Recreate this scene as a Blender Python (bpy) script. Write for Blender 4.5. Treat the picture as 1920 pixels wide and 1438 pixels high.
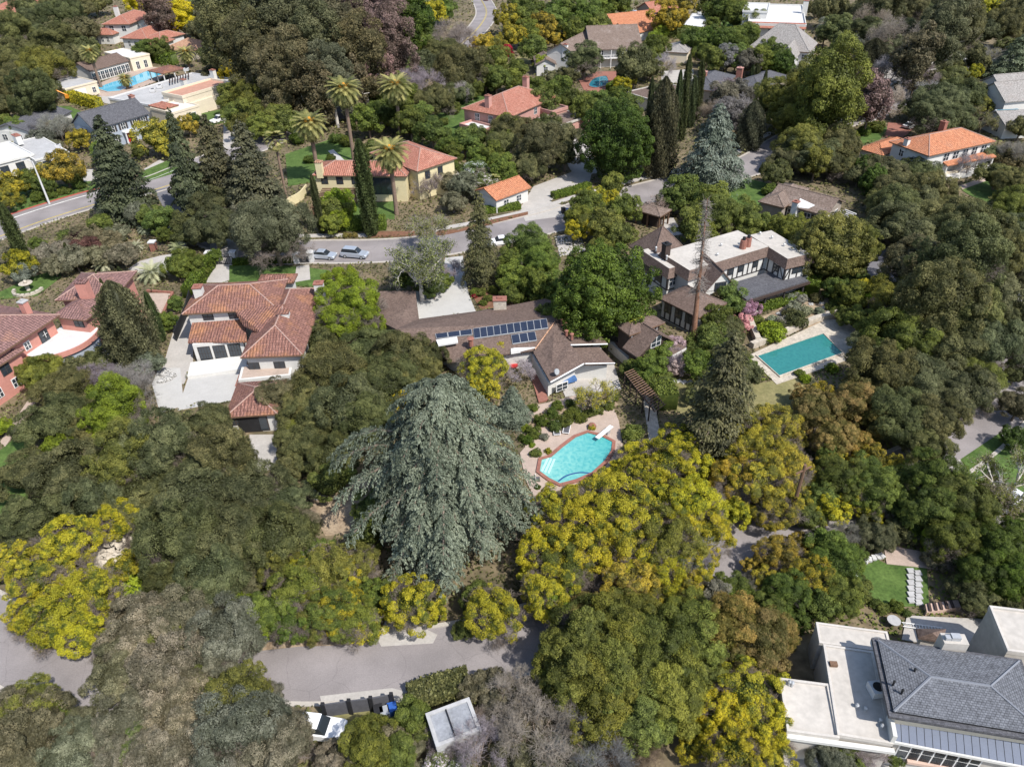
import bpy, math, random
import numpy as np
from mathutils import Matrix, Vector
for o in list(bpy.data.objects): bpy.data.objects.remove(o)
R_ = math.radians
# ---------------- camera, sky, sun, exposure ----------------
CAM_H, PITCH, ROLL, FPX = 60.0, 36.0, -1.5, 1400.0
SC = bpy.context.scene
cam = bpy.data.cameras.new('camera'); camo = bpy.data.objects.new('camera', cam)
SC.collection.objects.link(camo)
cam.sensor_width = 36; cam.lens = FPX / 1920 * 36; cam.clip_end = 3000; cam.clip_start = 0.5
CR = Matrix.Rotation(R_(90 - PITCH), 3, 'X') @ Matrix.Rotation(R_(ROLL), 3, 'Z')
camo.matrix_world = Matrix.Translation((0, 0, CAM_H)) @ CR.to_4x4()
SC.camera = camo
SUN_EL, SUN_OFF = 52.0, 44.0           # shadows fall away from the camera and to the left
sdir = Vector((math.sin(R_(SUN_OFF)) * math.cos(R_(SUN_EL)), -math.cos(R_(SUN_OFF)) * math.cos(R_(SUN_EL)), math.sin(R_(SUN_EL))))
w = bpy.data.worlds.new("World"); SC.world = w; w.use_nodes = True
nt = w.node_tree; bg = nt.nodes['Background']
sky = nt.nodes.new('ShaderNodeTexSky'); sky.sky_type = 'NISHITA'; sky.sun_disc = False
sky.sun_elevation = R_(SUN_EL); sky.sun_rotation = R_(180 - SUN_OFF)
nt.links.new(sky.outputs[0], bg.inputs[0]); bg.inputs[1].default_value = 0.15
sl = bpy.data.lights.new('sun', 'SUN'); sl.energy = 4.6; sl.angle = R_(0.5); sl.color = (1, .96, .9)
so = bpy.data.objects.new('sun', sl); SC.collection.objects.link(so)
so.rotation_euler = sdir.to_track_quat('Z', 'Y').to_euler(); so.location = (0, 0, 200)
SC.view_settings.view_transform = 'Standard'; SC.view_settings.look = 'None'
SC.view_settings.exposure = 0.36; SC.view_settings.gamma = 1
SC.render.engine = 'CYCLES'
SC.cycles.max_bounces = 6; SC.cycles.transparent_max_bounces = 4

CRn = np.array(CR)
def P(px, py, z=0.0):
    d = CRn @ np.array([(px - 960) / FPX, -(py - 719) / FPX, -1.0])
    t = (z - CAM_H) / d[2]
    return np.array([d[0] * t, d[1] * t, z])
def depth(p):
    return -(CRn.T @ (np.array(p) - np.array([0, 0, CAM_H])))[2]
def proj(p):
    q = CRn.T @ (np.array(p) - np.array([0, 0, CAM_H]))
    return 960 - FPX * q[0] / q[2], 719 + FPX * q[1] / q[2]

# ---------------- objects and tags ----------------
COL = SC.collection
def link(o, parent=None):
    COL.objects.link(o)
    if parent: o.parent = parent
    return o
def tag(o, label=None, cat=None, group=None, kind=None):
    if label: o['label'] = label
    if cat: o['category'] = cat
    if group: o['group'] = group
    if kind: o['kind'] = kind
    return o
def empty(name, loc, label, cat, group=None):
    o = bpy.data.objects.new(name, None); o.empty_display_size = .5
    o.location = loc; link(o); return tag(o, label, cat, group)
class MB:
    """collects polygons (world coordinates) and links them as one mesh"""
    def __init__(s): s.v = []; s.f = []
    def poly(s, pts):
        n = len(s.v); s.v += [tuple(map(float, p)) for p in pts]; s.f.append(list(range(n, n + len(pts)))); return s
    def prism(s, pts, z0, z1):
        b = [(p[0], p[1], z0) for p in pts]; t = [(p[0], p[1], z1) for p in pts]
        s.poly(b[::-1]); s.poly(t)
        for i in range(len(pts)):
            j = (i + 1) % len(pts); s.poly([b[i], b[j], t[j], t[i]])
        return s
    def hull8(s, b, t):
        s.poly(b[::-1]); s.poly(t)
        for i in range(4):
            j = (i + 1) % 4; s.poly([b[i], b[j], t[j], t[i]])
        return s
    def box(s, c, sx, sy, sz, a=0.0, z0=None):
        """c centre xy(+z base)"""
        ca, sa = math.cos(a), math.sin(a); x, y, z = c
        pts = [(x + ca * i * sx / 2 - sa * j * sy / 2, y + sa * i * sx / 2 + ca * j * sy / 2) for i, j in ((-1, -1), (1, -1), (1, 1), (-1, 1))]
        return s.prism(pts, z, z + sz)
    def tube(s, p0, p1, r0, r1=None, n=6):
        if r1 is None: r1 = r0
        p0 = np.array(p0, float); p1 = np.array(p1, float); d = p1 - p0; L = np.linalg.norm(d)
        if L < 1e-6: return s
        d /= L; a = np.cross(d, [0, 0, 1]) if abs(d[2]) < .9 else np.cross(d, [1, 0, 0]); a /= np.linalg.norm(a); b = np.cross(d, a)
        r = [[p + rr * (math.cos(2 * math.pi * k / n) * a + math.sin(2 * math.pi * k / n) * b) for k in range(n)] for p, rr in ((p0, r0), (p1, r1))]
        for k in range(n):
            m = (k + 1) % n; s.poly([r[0][k], r[0][m], r[1][m], r[1][k]])
        s.poly(r[0][::-1]); s.poly(r[1]); return s
    def ball(s, c, rx, ry=None, rz=None, n=10, m=6):
        ry = ry or rx; rz = rz or rx
        g = [[(c[0] + rx * math.sin(math.pi * i / m) * math.cos(2 * math.pi * k / n), c[1] + ry * math.sin(math.pi * i / m) * math.sin(2 * math.pi * k / n), c[2] + rz * math.cos(math.pi * i / m)) for k in range(n)] for i in range(m + 1)]
        for i in range(m):
            for k in range(n):
                l = (k + 1) % n
                q = [g[i][k], g[i][l], g[i + 1][l], g[i + 1][k]]
                if i == 0: q = [g[0][0], g[1][l], g[1][k]]
                elif i == m - 1: q = [g[i][k], g[i][l], g[m][0]]
                s.poly(q)
        return s
    def build(s, name, mat, parent=None, smooth=False, uv=True):
        off = np.array(parent.matrix_basis.translation) if parent is not None else np.zeros(3)
        pp = parent
        while pp is not None and pp.parent is not None:
            pp = pp.parent; off = off + np.array(pp.matrix_basis.translation)
        V = np.array(s.v) - off if s.v else np.zeros((0, 3))
        me = bpy.data.meshes.new(name); me.from_pydata(V.tolist(), [], s.f)
        if uv: auto_uv(me)
        if smooth: me.polygons.foreach_set('use_smooth', [True] * len(me.polygons))
        me.materials.append(mat); me.update()
        o = bpy.data.objects.new(name, me); return link(o, parent)
def auto_uv(me):
    uvl = me.uv_layers.new(name='UVMap')
    n = len(me.polygons)
    if n == 0: return
    for p in me.polygons:
        nn = p.normal
        h = math.hypot(nn.x, nn.y)
        if h < .03: e = Vector((1, 0, 0)); s2 = Vector((0, 1, 0))
        else:
            e = Vector((-nn.y / h, nn.x / h, 0)); s2 = Vector(nn).cross(e)
        for li in p.loop_indices:
            co = me.vertices[me.loops[li].vertex_index].co
            uvl.data[li].uv = (co.dot(e), co.dot(s2))

# ---------------- materials ----------------
MATS = {}
def nodes(name):
    m = bpy.data.materials.new(name); m.use_nodes = True; t = m.node_tree
    return m, t, t.nodes['Principled BSDF'], lambda k: t.nodes.new(k), t.links.new
def sc(c, k): return (min(1, c[0] * k), min(1, c[1] * k), min(1, c[2] * k), 1)
def mat(name, col, rough=.8, var=.25, scale=1.5, metal=0, spec=.3, bump=0.0, col2=None, fine=True):
    if name in MATS: return MATS[name]
    m, t, b, N, L = nodes(name)
    tc = N('ShaderNodeTexCoord'); no = N('ShaderNodeTexNoise'); no.inputs['Scale'].default_value = scale; no.inputs['Detail'].default_value = 8; no.inputs['Roughness'].default_value = .7
    L(tc.outputs['Object'], no.inputs['Vector'])
    cr = N('ShaderNodeValToRGB'); L(no.outputs['Fac'], cr.inputs[0])
    cr.color_ramp.elements[0].position = .3; cr.color_ramp.elements[1].position = .7
    cr.color_ramp.elements[0].color = sc(col, 1 - var); cr.color_ramp.elements[1].color = sc(col2 or col, 1 + var)
    out = cr.outputs[0]
    if fine:
        n2 = N('ShaderNodeTexNoise'); n2.inputs['Scale'].default_value = scale * 9; n2.inputs['Detail'].default_value = 3
        L(tc.outputs['Object'], n2.inputs['Vector'])
        mr = N('ShaderNodeMapRange'); L(n2.outputs['Fac'], mr.inputs[0]); mr.inputs[1].default_value = .3; mr.inputs[2].default_value = .7; mr.inputs[3].default_value = 1 - var * .7; mr.inputs[4].default_value = 1 + var * .7
        mx = N('ShaderNodeVectorMath'); mx.operation = 'SCALE'; L(out, mx.inputs[0]); L(mr.outputs[0], mx.inputs['Scale']); out = mx.outputs[0]
    L(out, b.inputs['Base Color'])
    b.inputs['Roughness'].default_value = rough; b.inputs['Metallic'].default_value = metal; b.inputs['Specular IOR Level'].default_value = spec
    if bump:
        bp = N('ShaderNodeBump'); bp.inputs['Strength'].default_value = bump; bp.inputs['Distance'].default_value = .1
        L(no.outputs['Fac'], bp.inputs['Height']); L(bp.outputs[0], b.inputs['Normal'])
    MATS[name] = m; return m
def tilemat(name, c1, c2, c3, patch=.25, bw=.3, bh=.4, wave=True, mort=.02, thr=.55):
    """tile / shingle roof: rows from the UV map (metres), patches of a second colour"""
    m, t, b, N, L = nodes(name)
    tc = N('ShaderNodeTexCoord')
    br = N('ShaderNodeTexBrick'); L(tc.outputs['UV'], br.inputs['Vector']); br.inputs['Scale'].default_value = 1
    br.inputs['Brick Width'].default_value = bw; br.inputs['Row Height'].default_value = bh; br.inputs['Mortar Size'].default_value = mort
    br.inputs['Color1'].default_value = (*c1, 1); br.inputs['Color2'].default_value = (*c2, 1); br.inputs['Mortar'].default_value = sc(c1, .45)
    no = N('ShaderNodeTexNoise'); no.inputs['Scale'].default_value = patch; no.inputs['Detail'].default_value = 8; no.inputs['Roughness'].default_value = .72; L(tc.outputs['Object'], no.inputs['Vector'])
    mr = N('ShaderNodeMapRange'); L(no.outputs['Fac'], mr.inputs[0]); mr.inputs[1].default_value = thr - .08; mr.inputs[2].default_value = thr + .1; mr.inputs[4].default_value = .75
    mx = N('ShaderNodeMix'); mx.data_type = 'RGBA'; L(mr.outputs[0], mx.inputs[0]); L(br.outputs[0], mx.inputs[6]); mx.inputs[7].default_value = (*c3, 1)
    out = mx.outputs[2]
    n2 = N('ShaderNodeTexNoise'); n2.inputs['Scale'].default_value = 3.5; n2.inputs['Detail'].default_value = 4; L(tc.outputs['Object'], n2.inputs['Vector'])
    m2 = N('ShaderNodeMapRange'); L(n2.outputs['Fac'], m2.inputs[0]); m2.inputs[1].default_value = .3; m2.inputs[2].default_value = .7; m2.inputs[3].default_value = .7; m2.inputs[4].default_value = 1.3
    v = N('ShaderNodeVectorMath'); v.operation = 'SCALE'; L(out, v.inputs[0]); L(m2.outputs[0], v.inputs['Scale'])
    L(v.outputs[0], b.inputs['Base Color']); b.inputs['Roughness'].default_value = .85; b.inputs['Specular IOR Level'].default_value = .2
    if wave:
        wv = N('ShaderNodeTexWave'); wv.inputs['Scale'].default_value = .75; L(tc.outputs['UV'], wv.inputs['Vector']); wv.bands_direction = 'X'
        bp = N('ShaderNodeBump'); bp.inputs['Strength'].default_value = .9; bp.inputs['Distance'].default_value = .12; L(wv.outputs['Fac'], bp.inputs['Height']); L(bp.outputs[0], b.inputs['Normal'])
    MATS[name] = m; return m
def foliage(name, ca, cb, thr=.5, nsc=1.2, trans=.3, soft=.12):
    m, t, b, N, L = nodes(name)
    tc = N('ShaderNodeTexCoord'); at = N('ShaderNodeAttribute'); at.attribute_name = 'tint'; oi = N('ShaderNodeObjectInfo')
    no = N('ShaderNodeTexNoise'); no.inputs['Scale'].default_value = nsc; no.inputs['Detail'].default_value = 3
    va = N('ShaderNodeVectorMath'); va.operation = 'ADD'; L(tc.outputs['Object'], va.inputs[0]); L(oi.outputs['Random'], va.inputs[1]); L(va.outputs[0], no.inputs['Vector'])
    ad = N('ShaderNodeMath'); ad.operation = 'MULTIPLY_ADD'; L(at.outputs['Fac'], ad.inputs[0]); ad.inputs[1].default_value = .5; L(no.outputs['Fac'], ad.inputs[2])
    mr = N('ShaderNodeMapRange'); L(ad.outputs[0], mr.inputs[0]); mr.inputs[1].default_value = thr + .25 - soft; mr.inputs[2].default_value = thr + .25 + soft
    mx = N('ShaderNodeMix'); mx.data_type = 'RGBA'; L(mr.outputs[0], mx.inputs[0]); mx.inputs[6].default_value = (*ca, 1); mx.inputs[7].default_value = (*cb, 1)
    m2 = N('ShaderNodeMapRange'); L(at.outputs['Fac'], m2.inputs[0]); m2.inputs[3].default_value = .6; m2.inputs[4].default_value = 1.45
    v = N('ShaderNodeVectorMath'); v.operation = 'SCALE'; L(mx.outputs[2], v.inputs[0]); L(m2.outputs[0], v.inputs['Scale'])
    v2 = N('ShaderNodeVectorMath'); v2.operation = 'MULTIPLY'; L(v.outputs[0], v2.inputs[0]); L(oi.outputs['Color'], v2.inputs[1])
    L(v2.outputs[0], b.inputs['Base Color']); b.inputs['Roughness'].default_value = .6; b.inputs['Specular IOR Level'].default_value = .25
    tr = N('ShaderNodeBsdfTranslucent'); L(v2.outputs[0], tr.inputs[0])
    ms = N('ShaderNodeMixShader'); ms.inputs[0].default_value = trans; L(b.outputs[0], ms.inputs[1]); L(tr.outputs[0], ms.inputs[2])
    L(ms.outputs[0], t.nodes['Material Output'].inputs[0])
    MATS[name] = m; return m
def water(name, shallow, deep, sc_=.35):
    m, t, b, N, L = nodes(name)
    tc = N('ShaderNodeTexCoord'); vo = N('ShaderNodeTexVoronoi'); vo.feature = 'SMOOTH_F1'; vo.inputs['Scale'].default_value = 2.4
    no = N('ShaderNodeTexNoise'); no.inputs['Scale'].default_value = 1.4; L(tc.outputs['Object'], no.inputs['Vector'])
    va = N('ShaderNodeVectorMath'); va.operation = 'ADD'; L(tc.outputs['Object'], va.inputs[0]); L(no.outputs['Color'], va.inputs[1]); L(va.outputs[0], vo.inputs['Vector'])
    mr = N('ShaderNodeMapRange'); L(vo.outputs['Distance'], mr.inputs[0]); mr.inputs[1].default_value = .1; mr.inputs[2].default_value = .7
    mx = N('ShaderNodeMix'); mx.data_type = 'RGBA'; L(mr.outputs[0], mx.inputs[0]); mx.inputs[6].default_value = (*deep, 1); mx.inputs[7].default_value = (*shallow, 1)
    col = mx.outputs[2]
    if name == 'pool_bright':      # the floor falls away towards the diving board end
        sp = N('ShaderNodeSeparateXYZ'); L(tc.outputs['Object'], sp.inputs[0]); g = N('ShaderNodeMapRange'); L(sp.outputs['X'], g.inputs[0]); g.inputs[1].default_value = -4.5; g.inputs[2].default_value = 4.5
        m3 = N('ShaderNodeMix'); m3.data_type = 'RGBA'; m3.blend_type = 'MULTIPLY'; m3.inputs[0].default_value = 1; gm = N('ShaderNodeMix'); gm.data_type = 'RGBA'; L(g.outputs[0], gm.inputs[0]); gm.inputs[6].default_value = (1.5, 1.15, 1.15, 1); gm.inputs[7].default_value = (.5, .82, .88, 1)
        L(col, m3.inputs[6]); L(gm.outputs[2], m3.inputs[7]); col = m3.outputs[2]
    L(col, b.inputs['Base Color']); b.inputs['Roughness'].default_value = .06; b.inputs['Specular IOR Level'].default_value = .5
    bp = N('ShaderNodeBump'); bp.inputs['Strength'].default_value = .25; bp.inputs['Distance'].default_value = .05; L(no.outputs['Fac'], bp.inputs['Height']); L(bp.outputs[0], b.inputs['Normal'])
    MATS[name] = m; return m

# surfaces
mat('ground', (.10, .095, .05), .95, .45, .12, col2=(.17, .13, .08), bump=.4)
def asphalt(name, col):
    m, t, b, N, L = nodes(name); tc = N('ShaderNodeTexCoord')
    n1 = N('ShaderNodeTexNoise'); n1.inputs['Scale'].default_value = .18; n1.inputs['Detail'].default_value = 6; L(tc.outputs['Object'], n1.inputs['Vector'])
    n2 = N('ShaderNodeTexNoise'); n2.inputs['Scale'].default_value = 9; n2.inputs['Detail'].default_value = 4; L(tc.outputs['Object'], n2.inputs['Vector'])
    vo = N('ShaderNodeTexVoronoi'); vo.feature = 'DISTANCE_TO_EDGE'; vo.inputs['Scale'].default_value = .22; va = N('ShaderNodeVectorMath'); va.operation = 'MULTIPLY_ADD'; L(n1.outputs['Color'], va.inputs[0]); va.inputs[1].default_value = (3, 3, 3); L(tc.outputs['Object'], va.inputs[2]); L(va.outputs[0], vo.inputs['Vector'])
    r1 = N('ShaderNodeMapRange'); L(n1.outputs['Fac'], r1.inputs[0]); r1.inputs[1].default_value = .35; r1.inputs[2].default_value = .65; r1.inputs[3].default_value = .84; r1.inputs[4].default_value = 1.12
    r2 = N('ShaderNodeMapRange'); L(n2.outputs['Fac'], r2.inputs[0]); r2.inputs[1].default_value = .3; r2.inputs[2].default_value = .7; r2.inputs[3].default_value = .9; r2.inputs[4].default_value = 1.1
    r3 = N('ShaderNodeMapRange'); L(vo.outputs['Distance'], r3.inputs[0]); r3.inputs[1].default_value = .0; r3.inputs[2].default_value = .012; r3.inputs[3].default_value = .84; r3.inputs[4].default_value = 1
    a = N('ShaderNodeMath'); a.operation = 'MULTIPLY'; L(r1.outputs[0], a.inputs[0]); L(r2.outputs[0], a.inputs[1]); c = N('ShaderNodeMath'); c.operation = 'MULTIPLY'; L(a.outputs[0], c.inputs[0]); L(r3.outputs[0], c.inputs[1])
    v = N('ShaderNodeVectorMath'); v.operation = 'SCALE'; v.inputs[0].default_value = col; L(c.outputs[0], v.inputs['Scale']); L(v.outputs[0], b.inputs['Base Color']); b.inputs['Roughness'].default_value = .92; b.inputs['Specular IOR Level'].default_value = .2; MATS[name] = m
asphalt('asphalt', (.245, .222, .218))
mat('asphalt_dark', (.15, .145, .155), .9, .12, .5)
mat('kerb', (.42, .385, .34), .85, .14, 1.5)
mat('red_kerb', (.38, .09, .07), .85, .15, 1.5)
mat('concrete', (.40, .375, .345), .85, .12, .5)
mat('white_concrete', (.43, .42, .40), .8, .07, .6)
mat('pink_paving', (.40, .315, .26), .85, .14, .8)
mat('brick_paving', (.27, .12, .09), .85, .22, 2)
mat('lawn', (.055, .11, .02), .95, .35, .45, col2=(.08, .125, .03))
mat('dry_lawn', (.17, .17, .065), .95, .25, .3, col2=(.22, .19, .09))
mat('dirt', (.26, .18, .115), .95, .3, .5, col2=(.33, .26, .18))
mat('mulch', (.17, .085, .05), .95, .35, 1.5)
mat('stone', (.45, .40, .33), .9, .3, 1.6, bump=.6)
mat('stucco_white', (.58, .57, .54), .85, .06, .5)
mat('stucco_cream', (.66, .58, .45), .85, .07, .5)
mat('stucco_yellow', (.62, .54, .33), .85, .07, .5)
mat('stucco_pink', (.50, .23, .185), .85, .10, .4)
mat('brick_pink', (.45, .25, .21), .85, .12, 1.2)
mat('clap_grey', (.33, .37, .43), .8, .06, .6)
mat('taupe', (.30, .26, .22), .85, .1, .6)
mat('dark_wood', (.055, .038, .032), .8, .25, 1.5)
mat('brown_wood', (.16, .095, .06), .8, .25, 1.5)
mat('timber', (.05, .045, .045), .7, .2, 2)
mat('white_paint', (.70, .69, .67), .5, .04, 1)
mat('flat_cream', (.46, .425, .38), .85, .13, .22)
mat('flat_grey', (.39, .385, .38), .85, .15, .3)
mat('roof_blue', (.27, .28, .30), .85, .2, .5)
mat('flat_white', (.56, .555, .55), .85, .08, .5)
mat('terrace_red', (.44, .24, .175), .85, .14, .8)
mat('glass', (.03, .04, .05), .12, .2, 2, spec=.7)
mat('dark', (.02, .02, .022), .6, .2, 2)
mat('blue_plastic', (.03, .10, .36), .5, .1, 2)
mat('grey_metal', (.42, .43, .44), .45, .1, 2, metal=.3)
mat('canvas_dark', (.09, .09, .1), .9, .15, 2)
mat('trunk', (.16, .12, .09), .95, .3, 3, bump=.5)
mat('pale_bark', (.46, .42, .36), .9, .25, 2)
mat('palm_bark', (.20, .14, .105), .95, .3, 5, bump=.6)
mat('twig', (.24, .20, .175), .95, .25, 2)
mat('twig_brown', (.20, .14, .11), .95, .25, 2)
mat('solar', (.02, .028, .05), .25, .15, .8, spec=.6)
tilemat('tile_maroon', (.20, .098, .078), (.28, .145, .115), (.38, .18, .085), .3, thr=.57)
mat('ridge_mortar', (.36, .24, .20), .9, .2, 3)
tilemat('tile_purple', (.20, .115, .105), (.27, .155, .14), (.32, .165, .10), .3, thr=.62)
tilemat('tile_red', (.36, .145, .10), (.44, .20, .145), (.48, .27, .2), .3, thr=.62)
tilemat('tile_orange', (.46, .18, .095), (.54, .24, .13), (.38, .19, .12), .3, thr=.6)
tilemat('tile_tan', (.44, .25, .16), (.52, .31, .2), (.5, .3, .2), .3)
tilemat('shingle_brown', (.135, .095, .078), (.165, .118, .098), (.18, .13, .105), .2, .3, .18, False, .01, .6)
tilemat('shingle_dark', (.085, .085, .095), (.11, .11, .12), (.12, .12, .13), .2, .3, .2, False, .01, .6)
tilemat('shingle_slate', (.125, .130, .145), (.155, .162, .178), (.15, .155, .17), .3, .26, .19, False, .02, .62)
tilemat('shake_grey', (.27, .25, .235), (.34, .32, .3), (.25, .22, .2), .3, .3, .25, False, .02, .6)
tilemat('shake_brown', (.17, .125, .10), (.23, .175, .145), (.28, .23, .2), .3, .3, .25, False, .02, .6)
def M(n): return MATS[n]
water('pool_bright', (.18, .48, .43), (.08, .36, .36)); water('pool_teal', (.035, .20, .19), (.025, .16, .16)); water('pool_blue', (.12, .46, .62), (.05, .36, .52)); water('pool_deep', (.03, .2, .27), (.02, .14, .2))
# ---------------- the setting: ground, roads, lawns, drives ----------------
KEEP = []      # polygons (world xy) where no undergrowth grows
def inpoly(x, y, poly):
    """x,y arrays"""
    c = np.zeros(len(x), bool); n = len(poly); j = n - 1
    for i in range(n):
        xi, yi = poly[i][0], poly[i][1]; xj, yj = poly[j][0], poly[j][1]
        k = ((yi > y) != (yj > y)) & (x < (xj - xi) * (y - yi) / (yj - yi + 1e-12) + xi)
        c ^= k; j = i
    return c
g = MB(); n = 60
g.poly([(-700, -60, 0), (700, -60, 0), (700, 1400, 0), (-700, 1400, 0)])
tag(g.build('ground', M('ground')), kind='structure')
ZS = [0.02]
def nz(): ZS[0] += .0015; return ZS[0]
def sheet(name, pts, m, z=None, h=0.0, keep=True, kind='structure', smooth=0):
    z = nz() if z is None else z
    W = [P(x, y, 0) for x, y in pts]
    if smooth: W = catmull(W, True, smooth)
    if keep: KEEP.append([p[:2] for p in W])
    b = MB(); b.prism(W, -.05, z + h)
    o = b.build(name, M(m)); tag(o, kind=kind); return o
def catmull(pts, closed=False, k=6):
    pts = [np.array(p, float) for p in pts]; n = len(pts); out = []
    rng_ = range(n) if closed else range(n - 1)
    for i in rng_:
        if closed: a, b, c, d = pts[(i - 1) % n], pts[i], pts[(i + 1) % n], pts[(i + 2) % n]
        else: a, b, c, d = pts[max(i - 1, 0)], pts[i], pts[i + 1], pts[min(i + 2, n - 1)]
        for j in range(k):
            t = j / k
            out.append(.5 * ((2 * b) + (-a + c) * t + (2 * a - 5 * b + 4 * c - d) * t * t + (-a + 3 * b - 3 * c + d) * t ** 3))
    if not closed: out.append(pts[-1])
    return out
def offset(pl, d):
    out = []
    for i in range(len(pl)):
        t = pl[min(i + 1, len(pl) - 1)] - pl[max(i - 1, 0)]; t = t[:2] / (np.linalg.norm(t[:2]) + 1e-9)
        out.append(np.array([pl[i][0] - t[1] * d, pl[i][1] + t[0] * d, 0]))
    return out
def strip(name, pl, d0, d1, z, m, keep=False, base=-.05):
    a = offset(pl, d0); b = offset(pl, d1)
    mb = MB()
    for i in range(len(pl) - 1):
        q = [a[i], b[i], b[i + 1], a[i + 1]]
        mb.poly([(p[0], p[1], z) for p in q])
        mb.poly([(a[i][0], a[i][1], base), (a[i + 1][0], a[i + 1][1], base), (a[i + 1][0], a[i + 1][1], z), (a[i][0], a[i][1], z)])
        mb.poly([(b[i][0], b[i][1], base), (b[i + 1][0], b[i + 1][1], base), (b[i + 1][0], b[i + 1][1], z), (b[i][0], b[i][1], z)])
        if keep: KEEP.append([p[:2] for p in q])
    return tag(mb.build(name, M(m)), kind='structure')
def road(name, pts, width, m='asphalt', kl='kerb', kr='kerb', walk=(0, 0)):
    pl = catmull([P(x, y, 0) for x, y in pts], False, 8)
    z = nz()
    strip(name, pl, -width / 2, width / 2, z, m, True)
    if kl: strip('kerb', pl, width / 2, width / 2 + .45, .13, kl, True)
    if kr: strip('kerb', pl, -width / 2 - .45, -width / 2, .13, kr, True)
    if walk[0]: strip('pavement', pl, width / 2 + 1.6, width / 2 + 3.0, .11, 'concrete', True)
    if walk[1]: strip('pavement', pl, -width / 2 - 3.0, -width / 2 - 1.6, .11, 'concrete', True)
    return pl
R_up = road('road', [(-60, 452), (0, 430), (80, 402), (180, 372), (290, 345), (360, 318), (470, 275), (560, 235), (640, 212), (760, 200)], 10.5, 'asphalt', None, 'kerb', (0, 0))
strip('kerb', R_up[:27], 5.25, 5.7, .14, 'red_kerb', True); strip('kerb', R_up[27:], 5.25, 5.7, .13, 'kerb', True)
R_join = road('road', [(325, 350), (345, 385), (352, 420), (400, 450)], 8, 'asphalt_dark', None, None)
R_mid = road('road', [(400, 440), (500, 470), (610, 472), (700, 471), (790, 464), (900, 446), (1000, 424), (1060, 408), (1130, 385), (1230, 357), (1340, 330), (1420, 305), (1490, 262), (1560, 232), (1620, 214), (1680, 185), (1740, 150)], 9.0, 'asphalt', 'kerb', 'kerb', (1, 0))
R_top = road('road', [(858, 88), (882, 68), (903, 45), (912, 25), (905, 5), (890, -15), (880, -40)], 8.5, 'asphalt')
R_low = road('road', [(-120, 1130), (0, 1195), (110, 1250), (230, 1275), (350, 1275), (480, 1252), (600, 1252), (720, 1247), (840, 1232), (960, 1205), (1080, 1165), (1200, 1125), (1310, 1085), (1400, 1030), (1500, 965), (1620, 915), (1730, 872), (1800, 830), (1860, 775), (1900, 715), (1930, 640), (1960, 560)], 6.6)
b = MB(); pl = offset(R_top, 0)
strip('lane_marking', R_top, -.25, -.1, .13, 'yellow_line' if 'yellow_line' in MATS else (mat('yellow_line', (.45, .36, .12), .8) and 'yellow_line'))
strip('lane_marking', R_top, .1, .25, .13, 'yellow_line')
mat('white_line', (.6, .6, .58), .8)
strip('lane_marking', R_up[:len(R_up) * 5 // 9], 3.1, 3.22, .12, 'white_line')
strip('lane_marking', R_up[:len(R_up) * 5 // 9], -3.6, -3.48, .12, 'yellow_line')
# driveways, terraces and paths
sheet('driveway', [(779, 546), (786, 601), (893, 586), (880, 555), (872, 522), (868, 480), (835, 484), (826, 515), (826, 545), (812, 552)], 'white_concrete')
sheet('driveway', [(1000, 350), (1075, 322), (1110, 322), (1105, 345), (1060, 352), (1032, 378), (1075, 392), (1072, 404), (985, 415), (975, 392), (985, 375)], 'concrete')
sheet('driveway', [(1075, 255), (1100, 250), (1120, 325), (1075, 330), (1060, 300)], 'concrete')
sheet('driveway', [(400, 420), (392, 475), (388, 530), (428, 530), (446, 478), (455, 430)], 'concrete')
sheet('driveway', [(338, 440), (330, 475), (300, 480), (262, 490), (240, 505), (270, 515), (320, 510), (322, 480), (348, 470), (352, 430)], 'concrete')
sheet('courtyard', [(362, 682), (458, 682), (440, 750), (332, 770)], 'white_concrete')
sheet('driveway', [(330, 605), (362, 590), (362, 680), (345, 720), (300, 720), (305, 690)], 'concrete')
sheet('gravel', [(298, 690), (338, 690), (345, 760), (300, 775), (285, 720)], 'white_concrete')
sheet('patio', [(455, 682), (560, 672), (562, 705), (520, 715), (440, 725)], 'brick_paving')
sheet('driveway', [(468, 815), (518, 815), (520, 880), (470, 885)], 'concrete')
sheet('path', [(280, 550), (322, 550), (308, 585), (290, 590)], 'pink_paving')
sheet('driveway', [(708, 1200), (724, 1160), (762, 1150), (790, 1175), (820, 1190), (812, 1206), (715, 1212)], 'concrete')
sheet('pavement', [(600, 1305), (735, 1290), (758, 1296), (740, 1318), (620, 1330), (604, 1322)], 'concrete')
sheet('garden_bed', [(758, 1300), (860, 1278), (852, 1290), (765, 1306)], 'mulch', keep=False)
sheet('driveway', [(1770, 870), (1800, 862), (1870, 960), (1900, 1000), (1880, 1010), (1800, 900)], 'concrete')
sheet('lawn', [(1800, 862), (1870, 815), (1930, 790), (1940, 930), (1870, 950)], 'lawn')
sheet('lawn', [(1600, 1070), (1645, 1050), (1665, 1058), (1738, 1066), (1742, 1135), (1640, 1140), (1600, 1120)], 'lawn')
sheet('patio', [(1656, 1022), (1755, 1040), (1758, 1068), (1662, 1058)], 'pink_paving', h=.06)
sheet('verge', [(470, 1222), (560, 1212), (700, 1208), (655, 1195), (480, 1205)], 'dirt', keep=False)
sheet('dirt', [(585, 905), (620, 885), (690, 900), (700, 960), (668, 1000), (610, 1005), (580, 950)], 'dirt')
sheet('dirt', [(150, 1400), (215, 1380), (230, 1438), (160, 1450)], 'dirt')
sheet('lawn', [(1410, 722), (1520, 700), (1560, 760), (1440, 800), (1395, 770)], 'dry_lawn')
sheet('lawn', [(1225, 700), (1310, 690), (1320, 740), (1290, 790), (1240, 740)], 'dry_lawn')
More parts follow.
